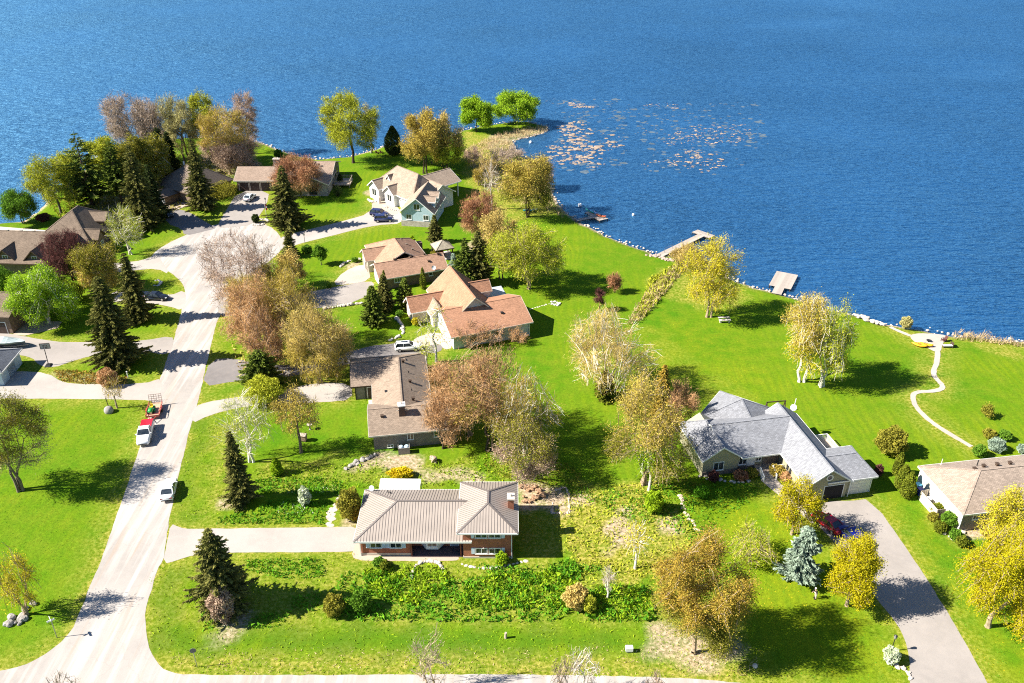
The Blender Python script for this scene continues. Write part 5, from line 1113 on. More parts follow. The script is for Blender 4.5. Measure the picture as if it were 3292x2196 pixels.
def lm(p): return leafmat('leaf_' + p, *PAL[p], trans=.12 if p in ('spruce', 'pine', 'dcedar', 'cedar', 'blue') else .2)
def tubes(segs, rs):
    """segs: list of (a, b, ra, rb) -> arrays for one quad mesh"""
    Vs, Fs, off = [], [], 0
    A = np.array([s[0] for s in segs]); B = np.array([s[1] for s in segs]); ra = np.array([s[2] for s in segs]); rb = np.array([s[3] for s in segs])
    for big in (True, False):
        m = (ra > .09) if big else (ra <= .09); n = 6 if big else 3
        if not m.any(): continue
        a, b = A[m], B[m]; d = b - a; d /= np.maximum(np.linalg.norm(d, axis=1, keepdims=True), 1e-6)
        h = np.where(np.abs(d[:, 2:3]) < .9, np.array([[0, 0, 1.0]]), np.array([[1.0, 0, 0]])); x = np.cross(d, h); x /= np.linalg.norm(x, axis=1, keepdims=True); y = np.cross(x, d)
        t = 2 * np.pi * np.arange(n) / n; circ = x[:, None, :] * np.cos(t)[None, :, None] + y[:, None, :] * np.sin(t)[None, :, None]
        V = np.concatenate([a[:, None, :] + circ * ra[m][:, None, None], b[:, None, :] + circ * rb[m][:, None, None]], 1)
        k = np.arange(n); f = np.stack([k, (k + 1) % n, n + (k + 1) % n, n + k], 1)[:, ::-1]
        Fs.append((f[None] + (np.arange(len(a)) * 2 * n)[:, None, None]).reshape(-1, 4) + off); Vs.append(V.reshape(-1, 3)); off += len(a) * 2 * n
    return np.concatenate(Vs), np.concatenate(Fs)
def tri_leaves(c, d, length, width, rs, tone):
    """thin pointed faces: centre, direction"""
    d = d / np.maximum(np.linalg.norm(d, axis=1, keepdims=True), 1e-6); q = rs.normal(size=c.shape); s_ = np.cross(d, q); s_ /= np.maximum(np.linalg.norm(s_, axis=1, keepdims=True), 1e-6)
    L = length[:, None]; W = width[:, None]
    V = np.stack([c - d * L * .5 - s_ * W * .5, c - d * L * .5 + s_ * W * .5, c + d * L * .5], 1).reshape(-1, 3)
    return V, np.arange(len(V)).reshape(-1, 3), np.repeat(tone, 3)
def grow(start, pts, r, segs, rs, minr, lean=.42):
    n = len(pts); c = pts.mean(0)
    if n <= 2:
        for p in pts:
            m = start + (p - start) * .5 + rs.normal(size=3) * np.linalg.norm(p - start) * .06; segs.append((start, m, r, max(minr, r * .7))); segs.append((m, p, max(minr, r * .7), minr * .6))
        return
    d = c - start; node = start + d * (lean + rs.uniform(-.12, .15)) + rs.normal(size=3) * np.linalg.norm(d) * .07; node[2] += np.linalg.norm(d[:2]) * .04
    k = 2 if n < 9 or rs.rand() < .65 else 3; r1 = max(minr, r * (.86 if k == 2 else .8)); segs.append((start, node, r, r1))
    ax = rs.normal(size=3); ax[2] *= .6; ax /= np.linalg.norm(ax); pr = (pts - c) @ ax
    if k == 3: gr = np.digitize(pr, np.quantile(pr, [.33, .67]))
    else: gr = (pr > np.quantile(pr, rs.uniform(.35, .65))).astype(int)
    for g in range(k):
        sub = pts[gr == g]
        if len(sub): grow(node, sub, max(minr, r1 * min(.95, (len(sub) / n) ** .45)), segs, rs, minr, lean)
def crown_pts(rs, n, R, z0, z1, lobes=13):
    zc = (z0 + z1) / 2; hz = (z1 - z0) / 2; L = []
    for k in range(lobes):
        a = 2.4 * k + rs.uniform(-.5, .5); zz_ = -.72 + 1.3 * (k + rs.uniform(.1, .9)) / lobes; q = rs.uniform(.45, .78) * (1 - .35 * max(0, zz_)) * (1 - .25 * max(0, -zz_ - .3))
        L.append((np.array([math.cos(a) * q * R, math.sin(a) * q * R, zc + zz_ * hz]), rs.uniform(.24, .44)))
    L.append((np.array([rs.uniform(-.2, .2) * R, rs.uniform(-.2, .2) * R, z1 - hz * .34]), .36)); L.append((np.array([0, 0, zc]), .5)); out = []
    for c, q in L:
        m = int(n / len(L) * 1.5) + 2; d = rs.normal(size=(m, 3)); d /= np.linalg.norm(d, axis=1, keepdims=True); rr = rs.rand(m, 1) ** (1 / 2.3)
        out.append(c + d * rr * np.array([q * R, q * R, q * hz * 1.05]))
    P = np.concatenate(out); e = (np.hypot(P[:, 0], P[:, 1]) / R) ** 2.5 + (np.abs(P[:, 2] - zc) / hz) ** 2.5; P = P[(e < 1.08) & (P[:, 2] > z0 * .85)]
    rs.shuffle(P); return P[:n]
TREE_N = [0]
def decid(label, bx, by, top, hw, pal='gold', bark='grey', dens=1.0, tips=None, leaf='mix', stems=1, fork=.22, low=.16, name='tree', cat='tree', group='spring trees around the houses', tr=None, off=0.0, pal2=None, spread=1.0, lean=(0, 0), hmin=None):
    TREE_N[0] += 1; rs = np.random.RandomState(100 + TREE_N[0]); p, H = plant_at(bx, by, top); H = max(1.2, H); R = hw * mpp(p.y, H * .5)
    if hmin: H = max(H, hmin)
    t = thing(name, label, cat, (p.x, p.y, 0), 0, group)
    tips = tips or int(min(1000, max(90, 27 * R * R * dens ** .5 + 60)))
    # the highest and widest tips should reach H and R
    P = crown_pts(rs, tips, R * 1.16, H * low * .6, H * .985); P[:, 0] += lean[0] * P[:, 2]; P[:, 1] += lean[1] * P[:, 2]
    r0 = tr or (.017 * H / max(1, stems) ** .45 + .02); segs = []; minr = (.026 if H > 4 else .012) * max(1, mpp(p.y, H * .5) / .105) ** .8
    groups = [P] if stems == 1 else [P[(np.arange(len(P)) % 1 == 0) & (np.digitize(np.arctan2(P[:, 1], P[:, 0]), np.linspace(-math.pi, math.pi, stems + 1)[1:-1]) == k)] for k in range(stems)]
    for k, g in enumerate(groups):
        if not len(g): continue
        a = 2 * math.pi * k / max(1, stems); b0 = np.array([math.cos(a), math.sin(a), 0]) * (r0 * 1.6 if stems > 1 else 0); c = g.mean(0)
        f = np.array([c[0] * .12 + b0[0] * 1.5, c[1] * .12 + b0[1] * 1.5, H * fork]); m = b0 + (f - b0) * .5 + rs.normal(size=3) * .04 * H * .3; m[2] = f[2] * .5
        b1 = b0.copy(); b1[2] = -.15; f[2] *= .8; segs += [(b1, b0 + np.array([0, 0, .12 * H * fork]), r0 * 1.45, r0 * 1.05), (b0 + np.array([0, 0, .12 * H * fork]), m, r0 * 1.05, r0 * .95), (m, f, r0 * .95, r0 * .85)]; grow(f, g, r0 * .85, segs, rs, minr)
    V, Fq = tubes(segs, rs); link('trunk', np_mesh('trunk', V, Fq, BARK[bark]), t)
    # leaf and twig faces round each tip
    thin = [s for s in segs if s[3] <= minr * 1.01 or (s[3] < minr * 2.2 and rs.rand() < .5)]; ends = np.array([s[1] for s in thin]); st = np.array([s[0] for s in thin]); per = {'bare': 5, 'twig': 8, 'mix': 10, 'leaf': 17, 'dense': 30}[leaf]; per = max(3, int(per * dens)); sc = mpp(p.y, H * .5) / .105
    n = len(ends) * per; i = np.repeat(np.arange(len(ends)), per); q = rs.rand(n, 1) ** .7; sp = (.18 + .045 * R) * spread
    c = st[i] * (1 - q) + ends[i] * q + rs.normal(size=(n, 3)) * sp * np.array([1, 1, .8]); d0 = ends[i] - st[i]; d0 /= np.maximum(np.linalg.norm(d0, axis=1, keepdims=True), 1e-6)
    clump = rs.rand(len(ends))[i]; tone = np.clip(clump * .8 + rs.rand(n) * .5 - .15, 0, 1); keep = c[:, 2] > .1
    if leaf in ('bare', 'twig'): d = d0 * .9 + rs.normal(size=(n, 3)) * .45 + np.array([0, 0, .25]); ln = rs.uniform(.5, 1.15, n) * sc ** .5; wd = rs.uniform(.05, .1, n) * sc ** .8
    elif leaf == 'mix':
        d = d0 * .6 + rs.normal(size=(n, 3)) * .55 + np.array([0, 0, .1]); k = rs.rand(n) < .55; ln = np.where(k, rs.uniform(.4, .8, n), rs.uniform(.16, .32, n)) * sc ** .6; wd = np.where(k, rs.uniform(.07, .13, n), rs.uniform(.16, .32, n)) * sc ** .8
    else: d = rs.normal(size=(n, 3)); ln = rs.uniform(.18, .36, n) * sc ** .7; wd = rs.uniform(.13, .27, n) * sc ** .7
    V, Fc, tn = tri_leaves(c[keep], d[keep], ln[keep], wd[keep], rs, tone[keep])
    cr = link('crown', np_mesh('crown', V, Fc, lm(pal), tn), t)
    if pal2:                                              # a second leaf colour on the one side or below
        mz = (c[keep][:, 2] < H * .45) | (rs.rand(keep.sum()) < .12); cr.data = np_mesh('crown', V[np.repeat(~mz, 3)], np.arange((~mz).sum() * 3).reshape(-1, 3), lm(pal), tn[np.repeat(~mz, 3)])
        link('crown', np_mesh('crown', V[np.repeat(mz, 3)], np.arange(mz.sum() * 3).reshape(-1, 3), lm(pal2), tn[np.repeat(mz, 3)]), t)
    return t
def conifer(label, bx, by, top, hw, pal='spruce', droop=.22, power=.85, dens=1.0, name='spruce_tree', cat='spruce', group='evergreen trees', base=.04, gap=0.0, bark='dark', layers=None, rag=.24):
    TREE_N[0] += 1; rs = np.random.RandomState(300 + TREE_N[0]); p, H = plant_at(bx, by, top, .4); H = max(1.0, H); R = hw * mpp(p.y, H * .4); t = thing(name, label, cat, (p.x, p.y, 0), 0, group)
    segs = [(np.array([0, 0, -.1]), np.array([0, 0, H * .5]), .022 * H + .02, .012 * H + .01), (np.array([0, 0, H * .5]), np.array([0, 0, H * .98]), .012 * H + .01, .01)]
    ph0 = rs.uniform(0, 6.3); lean_ = rs.normal(size=2) * .02; ly = layers or int(14 + H * 1.5); C, D, LN, WD, TN_ = [], [], [], [], []; sc = mpp(p.y, H * .5) / .105
    for l in range(ly):
        q = (l + rs.uniform(0, .6)) / ly; z = H * (base + (1 - base) * q ** .92); Lr = R * (1 - q) ** power * (1 if q > .1 else .75 + q * 2.5)
        if gap and rs.rand() < gap: continue
        nb = int((6 + 7 * (1 - q)) * dens ** .5) + 1; a0 = rs.uniform(0, 6.3)
        for b in range(nb):
            a = a0 + 2 * math.pi * b / nb + rs.uniform(-.25, .25); L = Lr * rs.uniform(1 - rag * 1.8, 1 + rag) * (1 + .22 * math.sin(2 * a + ph0 + z * 1.1) + .14 * math.sin(3 * a - ph0 * 2 + z * 2.3)) + .12
            if gap and rs.rand() < gap * .7: continue
            dirv = np.array([math.cos(a), math.sin(a), 0]); s0 = np.array([0, 0, z]); e = s0 + dirv * L + np.array([0, 0, -droop * L + .12 * L])
            if H > 3: segs.append((s0, e, .018 + .006 * L, .006))
            m = max(4, int((5 + 9 * L) * dens)); u = rs.uniform(.12, 1.0, m) ** .75; side = np.where(rs.rand(m) < .5, 1, -1); cr = np.array([-dirv[1], dirv[0], 0])
            tl = (.30 + .22 * L * (1 - u)) * (.7 + .6 * rs.rand(m)); dd = dirv[None] * rs.uniform(.5, 1.0, m)[:, None] + cr[None] * (side * rs.uniform(.15, .9, m))[:, None] + np.array([[0, 0, 1]]) * rs.uniform(-.55, .1, m)[:, None]
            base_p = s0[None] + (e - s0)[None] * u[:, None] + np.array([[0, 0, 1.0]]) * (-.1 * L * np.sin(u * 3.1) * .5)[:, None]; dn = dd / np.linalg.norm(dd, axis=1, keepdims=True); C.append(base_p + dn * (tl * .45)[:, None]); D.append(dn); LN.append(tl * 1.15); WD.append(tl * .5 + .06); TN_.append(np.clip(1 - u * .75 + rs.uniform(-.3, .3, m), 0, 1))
    top_ = np.linspace(.93, 1.0, 10); C.append(np.stack([0 * top_, 0 * top_, H * top_ - .1], 1)); D.append(np.tile(np.array([[.1, .05, 1.0]]), (10, 1)) + rs.normal(size=(10, 3)) * .3); LN.append(np.full(10, .5)); WD.append(np.full(10, .16)); TN_.append(rs.rand(10))
    V, Fq = tubes(segs, rs); link('trunk', np_mesh('trunk', V, Fq, BARK[bark]), t)
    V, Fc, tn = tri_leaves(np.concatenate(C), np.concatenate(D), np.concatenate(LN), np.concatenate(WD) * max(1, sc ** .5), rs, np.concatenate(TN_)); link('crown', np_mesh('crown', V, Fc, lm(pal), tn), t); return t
def bushy(label, bx, by, top, hw, pal='green', n=None, name='shrub', cat='shrub', group='garden shrubs', shape='dome', size=1.0, z0=.04, yscale=1.0, up=.25):
    """dense small foliage through a dome, a column or a ball; short twigs inside"""
    TREE_N[0] += 1; rs = np.random.RandomState(500 + TREE_N[0]); p = G(bx, by); H = max(.45, height_at(p.y, top)); R = hw * mpp(p.y, H * .5); t = thing(name, label, cat, (p.x, p.y, 0), 0, group)
    n = n or int(min(5200, 300 + 900 * (R * H + R * R * .4))); d = rs.normal(size=(n, 3)); d /= np.linalg.norm(d, axis=1, keepdims=True); rr = rs.rand(n, 1) ** .33; lump = 1 + .16 * np.sin(d[:, :1] * 5 + TREE_N[0]) * np.cos(d[:, 1:2] * 4 + d[:, 2:] * 5)
    if shape == 'column': z = rs.rand(n) ** 1.15; wdt = np.sin(np.clip(z ** .62, 0, 1) * math.pi * .9 + .28).clip(.05) ** .75; th = rs.uniform(0, 6.283, n); rad = R * wdt * np.sqrt(rs.uniform(.35, 1, n)) * (1 + .1 * np.sin(th * 3 + z * 9)); c = np.stack([np.cos(th) * rad, np.sin(th) * rad, H * (.02 + .96 * z)], 1)
    else: c = d * rr * lump * np.array([R, R * yscale, H * .5]); c[:, 2] += H * .5; c[:, 2] = np.where(c[:, 2] < 0, -c[:, 2] * .3, c[:, 2])
    ks = rs.choice(n, min(n, 26), False); segs = [(np.array([0, 0, -.05]) + np.array([c[k, 0] * .12, c[k, 1] * .12, 0]), c[k] * .92, .03 + .01 * H * .4, .008) for k in ks]; V, Fq = tubes(segs, rs); link('stems', np_mesh('stems', V, Fq, BARK['dark']), t)
    sc = max(1, mpp(p.y) / .11) ** .6; dd = d * .6 + rs.normal(size=(n, 3)) * .6 + np.array([0, 0, up]); V, Fc, tn = tri_leaves(c, dd, rs.uniform(.18, .36, n) * size * sc, rs.uniform(.10, .2, n) * size * sc, rs, np.clip(rs.rand(n) * .6 + .35 * (np.sin(c[:, 0] * 3) * np.cos(c[:, 1] * 3.3 + c[:, 2] * 2) + 1) * .5, 0, 1)); link('foliage', np_mesh('foliage', V, Fc, lm(pal), tn), t); return t

# lake point, upper left
decid('tall bare pinkish grey tree leftmost on the lake point', 300, 375, 197, 58, 'greyp', 'grey', .9, leaf='twig', stems=3, fork=.2, low=.22); decid('bare grey tree with purplish twigs right of the pinkish tree on the point', 352, 382, 210, 42, 'greyp', 'dark', .7, leaf='twig', stems=2, low=.25)
decid('pale grey green tree in the middle of the lake point', 412, 380, 200, 48, 'palegrey', 'grey', .9, leaf='twig', stems=2, low=.15); decid('bright yellow green tree rising tallest over the lake point', 474, 372, 195, 42, 'yg', 'grey', .9, leaf='mix', low=.3)
decid('golden brown tree with trailing twigs on the right of the lake point', 515, 398, 228, 58, 'gold', 'tan', 1.0, leaf='twig', low=.08, pal2='pink'); decid('thin grey orange tree at the right end of the lake point', 565, 352, 197, 36, 'pink', 'grey', .7, leaf='twig', stems=1, low=.25); decid('russet brush tree low beside the tree lined point', 545, 392, 305, 58, 'pink', 'tan', .9, leaf='twig', stems=4, low=.05)
conifer('ragged dark pine leaning over the left shore', 195, 470, 300, 62, 'pine', .05, .7, 1.0, 'pine_tree', 'pine', gap=.22, base=.12, layers=22, rag=.3); decid('lime green tree glowing behind the ragged pine', 240, 428, 303, 46, 'yg', 'grey', 1.0, leaf='leaf', low=.2); decid('lime green tree left of the ragged pine at the shore', 160, 455, 335, 40, 'yg', 'grey', 1.0, leaf='leaf', low=.15)
conifer('dark pine in the middle of the shaded grove', 268, 470, 322, 40, 'pine', .08, .7, .9, 'pine_tree', 'pine', gap=.15, base=.2); decid('olive leafed tree within the shaded grove', 312, 455, 305, 46, 'olive', 'dark', 1.0, leaf='leaf', low=.2); decid('olive tree behind the white birch of the grove', 350, 440, 300, 40, 'olive', 'white', .9, leaf='leaf', low=.25)
conifer('dark slim cedar at the back of the grove, left of its pair', 372, 405, 290, 17, 'dcedar', .4, .45, 1.2, 'cedar_tree', 'cedar', base=.05); conifer('dark slim cedar at the back of the grove, right of its pair', 392, 400, 300, 16, 'dcedar', .4, .45, 1.2, 'cedar_tree', 'cedar', base=.05); conifer('dark dense pine behind the brown hip roof', 348, 428, 315, 34, 'dcedar', .1, .6, 1.0, 'pine_tree', 'pine', base=.15)
conifer('tall spruce with golden cones left of the brown hip roof', 318, 520, 330, 44, 'spruce', .3, .75, 1.1); conifer('dark spruce close behind the golden coned spruce', 352, 505, 375, 32, 'dcedar', .25, .8, 1.0); conifer('dark dense spruce right of the brown hip roofed house', 456, 480, 325, 34, 'spruce', .32, .72, 1.2)
decid('leaning pale green tree at the left shore', 122, 488, 352, 55, 'yg', 'grey', .8, leaf='mix', fork=.3, lean=(-.12, 0)); decid('small round green tree overhanging the water at the left edge', 42, 512, 430, 42, 'green', 'grey', .9, leaf='leaf', stems=2, low=.2); decid('white barked birch with golden twigs on the left lawn', 286, 583, 462, 44, 'birch', 'white', .4, leaf='twig', stems=2, fork=.15)
decid('purple leafed dense tree before the weathered brown roof', 152, 642, 522, 62, 'purple', 'dark', .9, leaf='twig', low=.05, stems=3); decid('golden olive tree beside the purple tree', 218, 668, 550, 56, 'olive', 'tan', 1.0, leaf='mix', low=.08, pal2='gold')
decid('weeping bright green birch at the left edge', 92, 742, 606, 80, 'lime', 'white', 1.0, leaf='leaf', stems=4, fork=.16, low=.06); bushy('dark yew mound below the purple tree', 125, 668, 630, 28, 'dcedar'); bushy('round green shrub left of the weeping birch', 10, 665, 612, 26, 'green'); bushy('dark green shrub between the birch and the tall spruces', 165, 690, 645, 30, 'cedar')
conifer('slim dark spruce standing behind the biggest roadside spruce', 306, 735, 578, 36, 'spruce', .35, .7, 1.3); conifer('biggest broad dark spruce beside the street', 256, 838, 632, 58, 'spruce', .3, .62, 1.5, base=.02)
decid('small bare golden sapling between the driveway and the lawn', 257, 938, 850, 26, 'gold', 'tan', .5, tips=50, leaf='bare', low=.25); decid('tall grey green tree cut by the left edge', 6, 1127, 890, 92, 'olive', 'grey', 1.1, leaf='mix', stems=3, fork=.22, low=.3, pal2='palegrey'); decid('yellow bush tree with upright twigs at the lower left', 30, 1412, 1250, 50, 'yellow', 'tan', .9, leaf='mix', stems=5, fork=.06, low=.06)
decid('bare grey sapling at the bottom edge of the junction', 140, 1612, 1540, 42, 'greyp', 'grey', .4, tips=60, leaf='bare', stems=3, low=.1)
# between the street and the brick house
conifer('dark slim spruce on the verge left of the shaded lawn', 545, 1155, 992, 37, 'spruce', .32, .8, 1.2); conifer('spruce with a brown dying base beside the brick house driveway', 502, 1398, 1216, 66, 'spruce', .12, .72, 1.3, rag=.22)
bushy('brown dead shrub at the foot of the driveway spruce', 515, 1425, 1352, 30, 'pink', size=1.3); decid('white branched birch with golden haze beside the street', 562, 1062, 893, 72, 'birch', 'white', .45, leaf='twig', stems=2, fork=.3, low=.2)
decid('small golden tree on the shaded lawn left of the brown roof', 680, 1040, 882, 54, 'gold', 'grey', .7, leaf='mix', fork=.38, low=.34); conifer('round dark spruce behind the white birch at the verge', 598, 885, 805, 52, 'pine', .2, .55, 1.2); bushy('yellow green leafy bush below the round spruce', 610, 925, 870, 45, 'yg', size=1.2)
bushy('soft yellow green young fir on the shaded lawn', 637, 1090, 1052, 14, 'weed', shape='column')
decid('large bare pinkish tree spreading over the turning circle', 540, 700, 520, 92, 'pink', 'pink', .7, leaf='bare', stems=4, fork=.1, low=.14); decid('dark limbed bare tree at the edge of the turning circle', 598, 645, 522, 48, 'greyp', 'dark', .3, tips=110, leaf='bare', stems=2, low=.2)
decid('dense golden orange tree by the street, left of its row', 585, 815, 622, 78, 'orange', 'tan', 1.1, leaf='twig', stems=3, fork=.12, low=.06); decid('golden orange tree at the middle of the row by the street', 650, 800, 605, 74, 'gold', 'tan', .9, leaf='twig', stems=3, low=.1); decid('broad golden brown tree at the right of the row by the street', 722, 880, 680, 86, 'tan', 'grey', 1.0, leaf='twig', stems=3, fork=.14, low=.1, pal2='gold'); decid('russet pale stemmed thicket tree above the patched pavement', 602, 850, 690, 56, 'orange', 'pink', .8, leaf='twig', stems=5, fork=.05, low=.05)
conifer('young dark spruce by the turning circle', 664, 588, 525, 20, 'spruce', .2, .9, 1.2); decid('brown leafed crab tree under the young spruce', 668, 660, 565, 34, 'tan', 'dark', 1.0, leaf='mix', low=.08, stems=2); decid('golden brown tree behind the crab tree', 625, 690, 590, 50, 'gold', 'dark', .8, leaf='twig', stems=2, low=.1)
decid('young green tree with a thin trunk on the lawn of the tan house', 735, 607, 560, 15, 'green', 'grey', 1.0, leaf='dense', fork=.4, low=.38)
decid('tan twiggy tree leaning out right of the street row', 765, 862, 722, 46, 'tan', 'grey', .8, leaf='twig', stems=3, low=.08); decid('golden tree filling the back of the street row', 566, 748, 612, 60, 'gold', 'tan', .8, leaf='twig', stems=3, low=.08)
# lake side houses
decid('russet and orange tree before the taupe roof', 685, 452, 350, 62, 'russet', 'dark', 1.1, leaf='twig', low=.1, pal2='orange'); conifer('tall dark spruce on the lawn before the taupe roofed house', 657, 522, 378, 44, 'spruce', .28, .75, 1.3)
bushy('clipped dark yew left of the stone gable', 741, 446, 422, 8, 'dcedar', shape='column'); bushy('clipped dark yew hedge at the deck corner', 776, 449, 424, 12, 'dcedar', n=700); bushy('dark pointed yew behind the deck railing', 782, 424, 396, 7, 'dcedar', shape='column')
decid('tall weeping willow with yellow green hanging twigs at the shore', 803, 373, 193, 64, 'yg', 'dark', 1.1, leaf='mix', fork=.3, low=.16, cat='willow', name='willow_tree'); decid('thin grey green birch right of the tall willow', 848, 350, 225, 22, 'palegrey', 'grey', .5, leaf='twig', low=.3); bushy('dark rounded cedar standing at the water edge', 904, 353, 287, 21, 'dcedar', shape='column', n=6500, size=1.5, name='cedar_tree', cat='cedar')
decid('golden tree left of the pair behind the white house', 972, 397, 238, 52, 'gold', 'dark', .9, leaf='mix', fork=.35, low=.2, stems=2); decid('golden green tree right of the pair behind the white house', 1020, 392, 248, 46, 'tan', 'dark', .9, leaf='mix', fork=.35, low=.15, stems=2, pal2='yg'); decid('low yellow green tree beneath the golden pair', 990, 375, 300, 40, 'yg', 'grey', .8, leaf='mix', low=.1)
decid('lime green willow left of the two on the grassy spit', 1093, 302, 217, 38, 'lime', 'dark', 1.0, leaf='leaf', fork=.22, low=.12, cat='willow', name='willow_tree'); decid('lime green willow right of the two on the grassy spit', 1182, 284, 203, 56, 'lime', 'dark', .85, leaf='leaf', fork=.16, low=.12, stems=2, cat='willow', name='willow_tree')
for i, (bx, by, tp, hw_, pl, lab) in enumerate(((1085, 372, 330, 26, 'pink', 'pale bare shrub thicket behind the golden pair'), (1150, 385, 325, 34, 'greyp', 'lilac grey bare shrub beside the pond'), (1120, 415, 345, 22, 'tan', 'tan bare shrub in the boggy corner'), (1175, 362, 332, 30, 'greyp', 'grey shrub at the pond inlet'), (1098, 425, 378, 16, 'gold', 'yellow green narrow shrub behind the thin birch'))): decid(lab, bx, by, tp, hw_, pl, 'pink', .8, tips=130, leaf='bare', stems=5, fork=.08, low=.05, name='shrub', cat='shrub', group='shore shrubs')
decid('thin bare white birch in the boggy corner', 1128, 480, 350, 26, 'greyp', 'white', .3, tips=70, leaf='bare', fork=.3, low=.35); decid('broad golden tree over the kayak dock bay', 1212, 497, 343, 70, 'gold', 'dark', 1.0, leaf='mix', stems=3, fork=.24, low=.18, pal2='olive'); decid('grey twiggy tree behind the golden bay tree', 1245, 430, 355, 34, 'pink', 'grey', .7, leaf='twig', stems=3, low=.1)
decid('russet brown tree right of the blue gable', 1108, 552, 428, 52, 'russet', 'dark', 1.0, leaf='twig', stems=4, fork=.1, low=.06, pal2='orange'); decid('golden tree behind the russet tree and the spruces', 1150, 590, 470, 50, 'tan', 'dark', .8, leaf='mix', stems=3, low=.1)
conifer('small spruce at the corner of the blue gable', 998, 556, 492, 19, 'spruce', .15, .85, 1.2); conifer('small pale larch beside the blue gable spruce', 947, 576, 540, 12, 'weed', .1, .9, 1.0)
conifer('tall blue green spruce left of the group behind the gazebo', 1068, 655, 545, 32, 'pine', .12, .8, 1.2); conifer('dark tall spruce right of the group behind the gazebo', 1098, 652, 528, 36, 'spruce', .12, .8, 1.2); conifer('small bluish spruce at the foot of the gazebo spruces', 1042, 640, 580, 13, 'blue', .1, .8, 1.0)
decid('large yellow green tree with pale stems behind the copper roof', 1215, 662, 498, 82, 'yg', 'tan', 1.0, leaf='mix', stems=4, fork=.14, low=.14); decid('yellow tree left of the large yellow green tree', 1150, 640, 520, 46, 'yg', 'grey', .8, leaf='mix', stems=2, low=.2)
conifer('broad young spruce at the lawn edge, front one of four', 857, 744, 655, 31, 'pine', .05, .75, 1.4); conifer('taller young spruce behind the front one', 882, 712, 628, 24, 'spruce', .05, .8, 1.4); conifer('yellowish young spruce before the brown brick wall', 930, 708, 636, 21, 'pine', .05, .75, 1.4)
for bx, by, tp, lab in ((886, 690, 618, 'slim columnar yew between the young spruces'), (972, 662, 612, 'slim columnar yew against the brown brick wall')): bushy(lab, bx, by, tp, 8, 'cedar', shape='column', name='yew', cat='yew', n=900)
decid('yellow birch with a thin white trunk before the copper roof', 998, 832, 680, 46, 'yg', 'white', .28, tips=90, leaf='mix', fork=.3, low=.2); decid('slender white birch by the white car', 978, 842, 770, 26, 'yg', 'white', .4, tips=50, leaf='mix', fork=.4, low=.3)
for bx, by, tp, hw_, lab in ((1075, 800, 730, 44, 'orange bare shrub under the copper eave, left of three'), (1128, 795, 735, 40, 'orange bare shrub under the copper eave, middle of three'), (1190, 788, 748, 26, 'reddish bare shrub under the copper eave, right of three')): decid(lab, bx, by, tp, hw_, 'orange', 'pink', .7, tips=120, leaf='bare', stems=5, fork=.08, low=.06, name='shrub', cat='shrub', group='garden shrubs')
# middle
decid('huge orange tree leaning over the brown roof', 1075, 1000, 792, 100, 'orange', 'tan', 1.0, leaf='twig', stems=3, fork=.14, low=.12, tips=1000); decid('orange tree with a thick dark trunk behind the metal roof', 1122, 1035, 800, 92, 'orange', 'dark', .7, leaf='twig', stems=2, fork=.22, low=.2, pal2='gold'); decid('white limbed tree right of the huge orange tree', 1205, 1045, 835, 82, 'gold', 'white', .7, leaf='twig', stems=3, fork=.16, low=.12, pal2='olive'); decid('olive grey thicket tree below the white limbed tree', 1205, 1100, 945, 84, 'olive', 'grey', .9, leaf='mix', stems=4, fork=.08, low=.05, pal2='pink')
decid('low orange tree close against the brown roof eave', 1015, 1030, 900, 48, 'orange', 'dark', .8, leaf='twig', stems=3, low=.1)
decid('broad pale tan tree with drooping white limbs on the middle lawn', 1402, 905, 692, 100, 'tan', 'white', .9, leaf='twig', stems=4, fork=.14, low=.1); conifer('small dark conifer under the pale tan tree', 1390, 915, 850, 26, 'cedar', .2, .7, 1.0); decid('golden brown tree left of the olive sided house', 1490, 1112, 850, 104, 'gold', 'tan', 1.0, leaf='mix', stems=3, fork=.18, low=.14, tips=1000, pal2='olive'); decid('pinkish orange tree behind the golden brown tree', 1562, 985, 868, 46, 'orange', 'dark', .9, leaf='twig', stems=3, low=.1)
conifer('pointed gold tinged conifer top behind the golden brown tree', 1518, 985, 838, 30, 'larch', .2, .8, 1.0); decid('green leafed young tree under the golden brown tree', 1497, 1128, 985, 42, 'weed', 'white', .8, leaf='leaf', fork=.35, low=.2)
decid('reddish young tree on the lawn, upper of the pair', 1412, 670, 618, 18, 'russet', 'dark', .9, leaf='twig', low=.12, stems=3); decid('reddish young tree with a thin trunk, lower of the pair', 1377, 712, 652, 15, 'purple', 'dark', .8, leaf='twig', low=.25)
decid('golden tree with bare leader twigs at the long dock', 1640, 727, 528, 72, 'yellow', 'tan', .85, leaf='mix', stems=2, fork=.3, low=.14); decid('scrubby golden willow bush at the foot of the long dock', 1580, 612, 558, 42, 'tan', 'tan', .7, leaf='twig', stems=5, low=.05)
decid('big golden tree at the right shore, left of its pair', 1862, 878, 652, 74, 'gold', 'white', 1.0, leaf='mix', stems=2, fork=.2, low=.14, pal2='yellow'); decid('yellow green tree leaning right of the big golden shore tree', 1908, 888, 668, 58, 'yg', 'white', .9, leaf='mix', stems=3, fork=.18, low=.06)
bushy('small grey willow bush by the lake path', 2078, 752, 726, 14, 'palegrey'); bushy('round olive shrub on the right lawn', 2040, 1042, 986, 36, 'olive', size=1.3); decid('tiny round bush tree on the right lawn', 2268, 958, 927, 15, 'olive', 'dark', .8, tips=60, leaf='leaf', low=.15)
for bx, by, tp, hw_, lab in ((2058, 1092, 1040, 13, 'golden green cedar column, back one of three by the cream wall'), (2068, 1122, 1068, 18, 'golden green cedar column, middle one of three by the cream wall'), (2080, 1142, 1084, 17, 'golden green cedar column, front one of three by the cream wall')): bushy(lab, bx, by, tp, hw_, 'cedar', shape='column', name='cedar_tree', cat='cedar', group='cedar columns', n=2600)
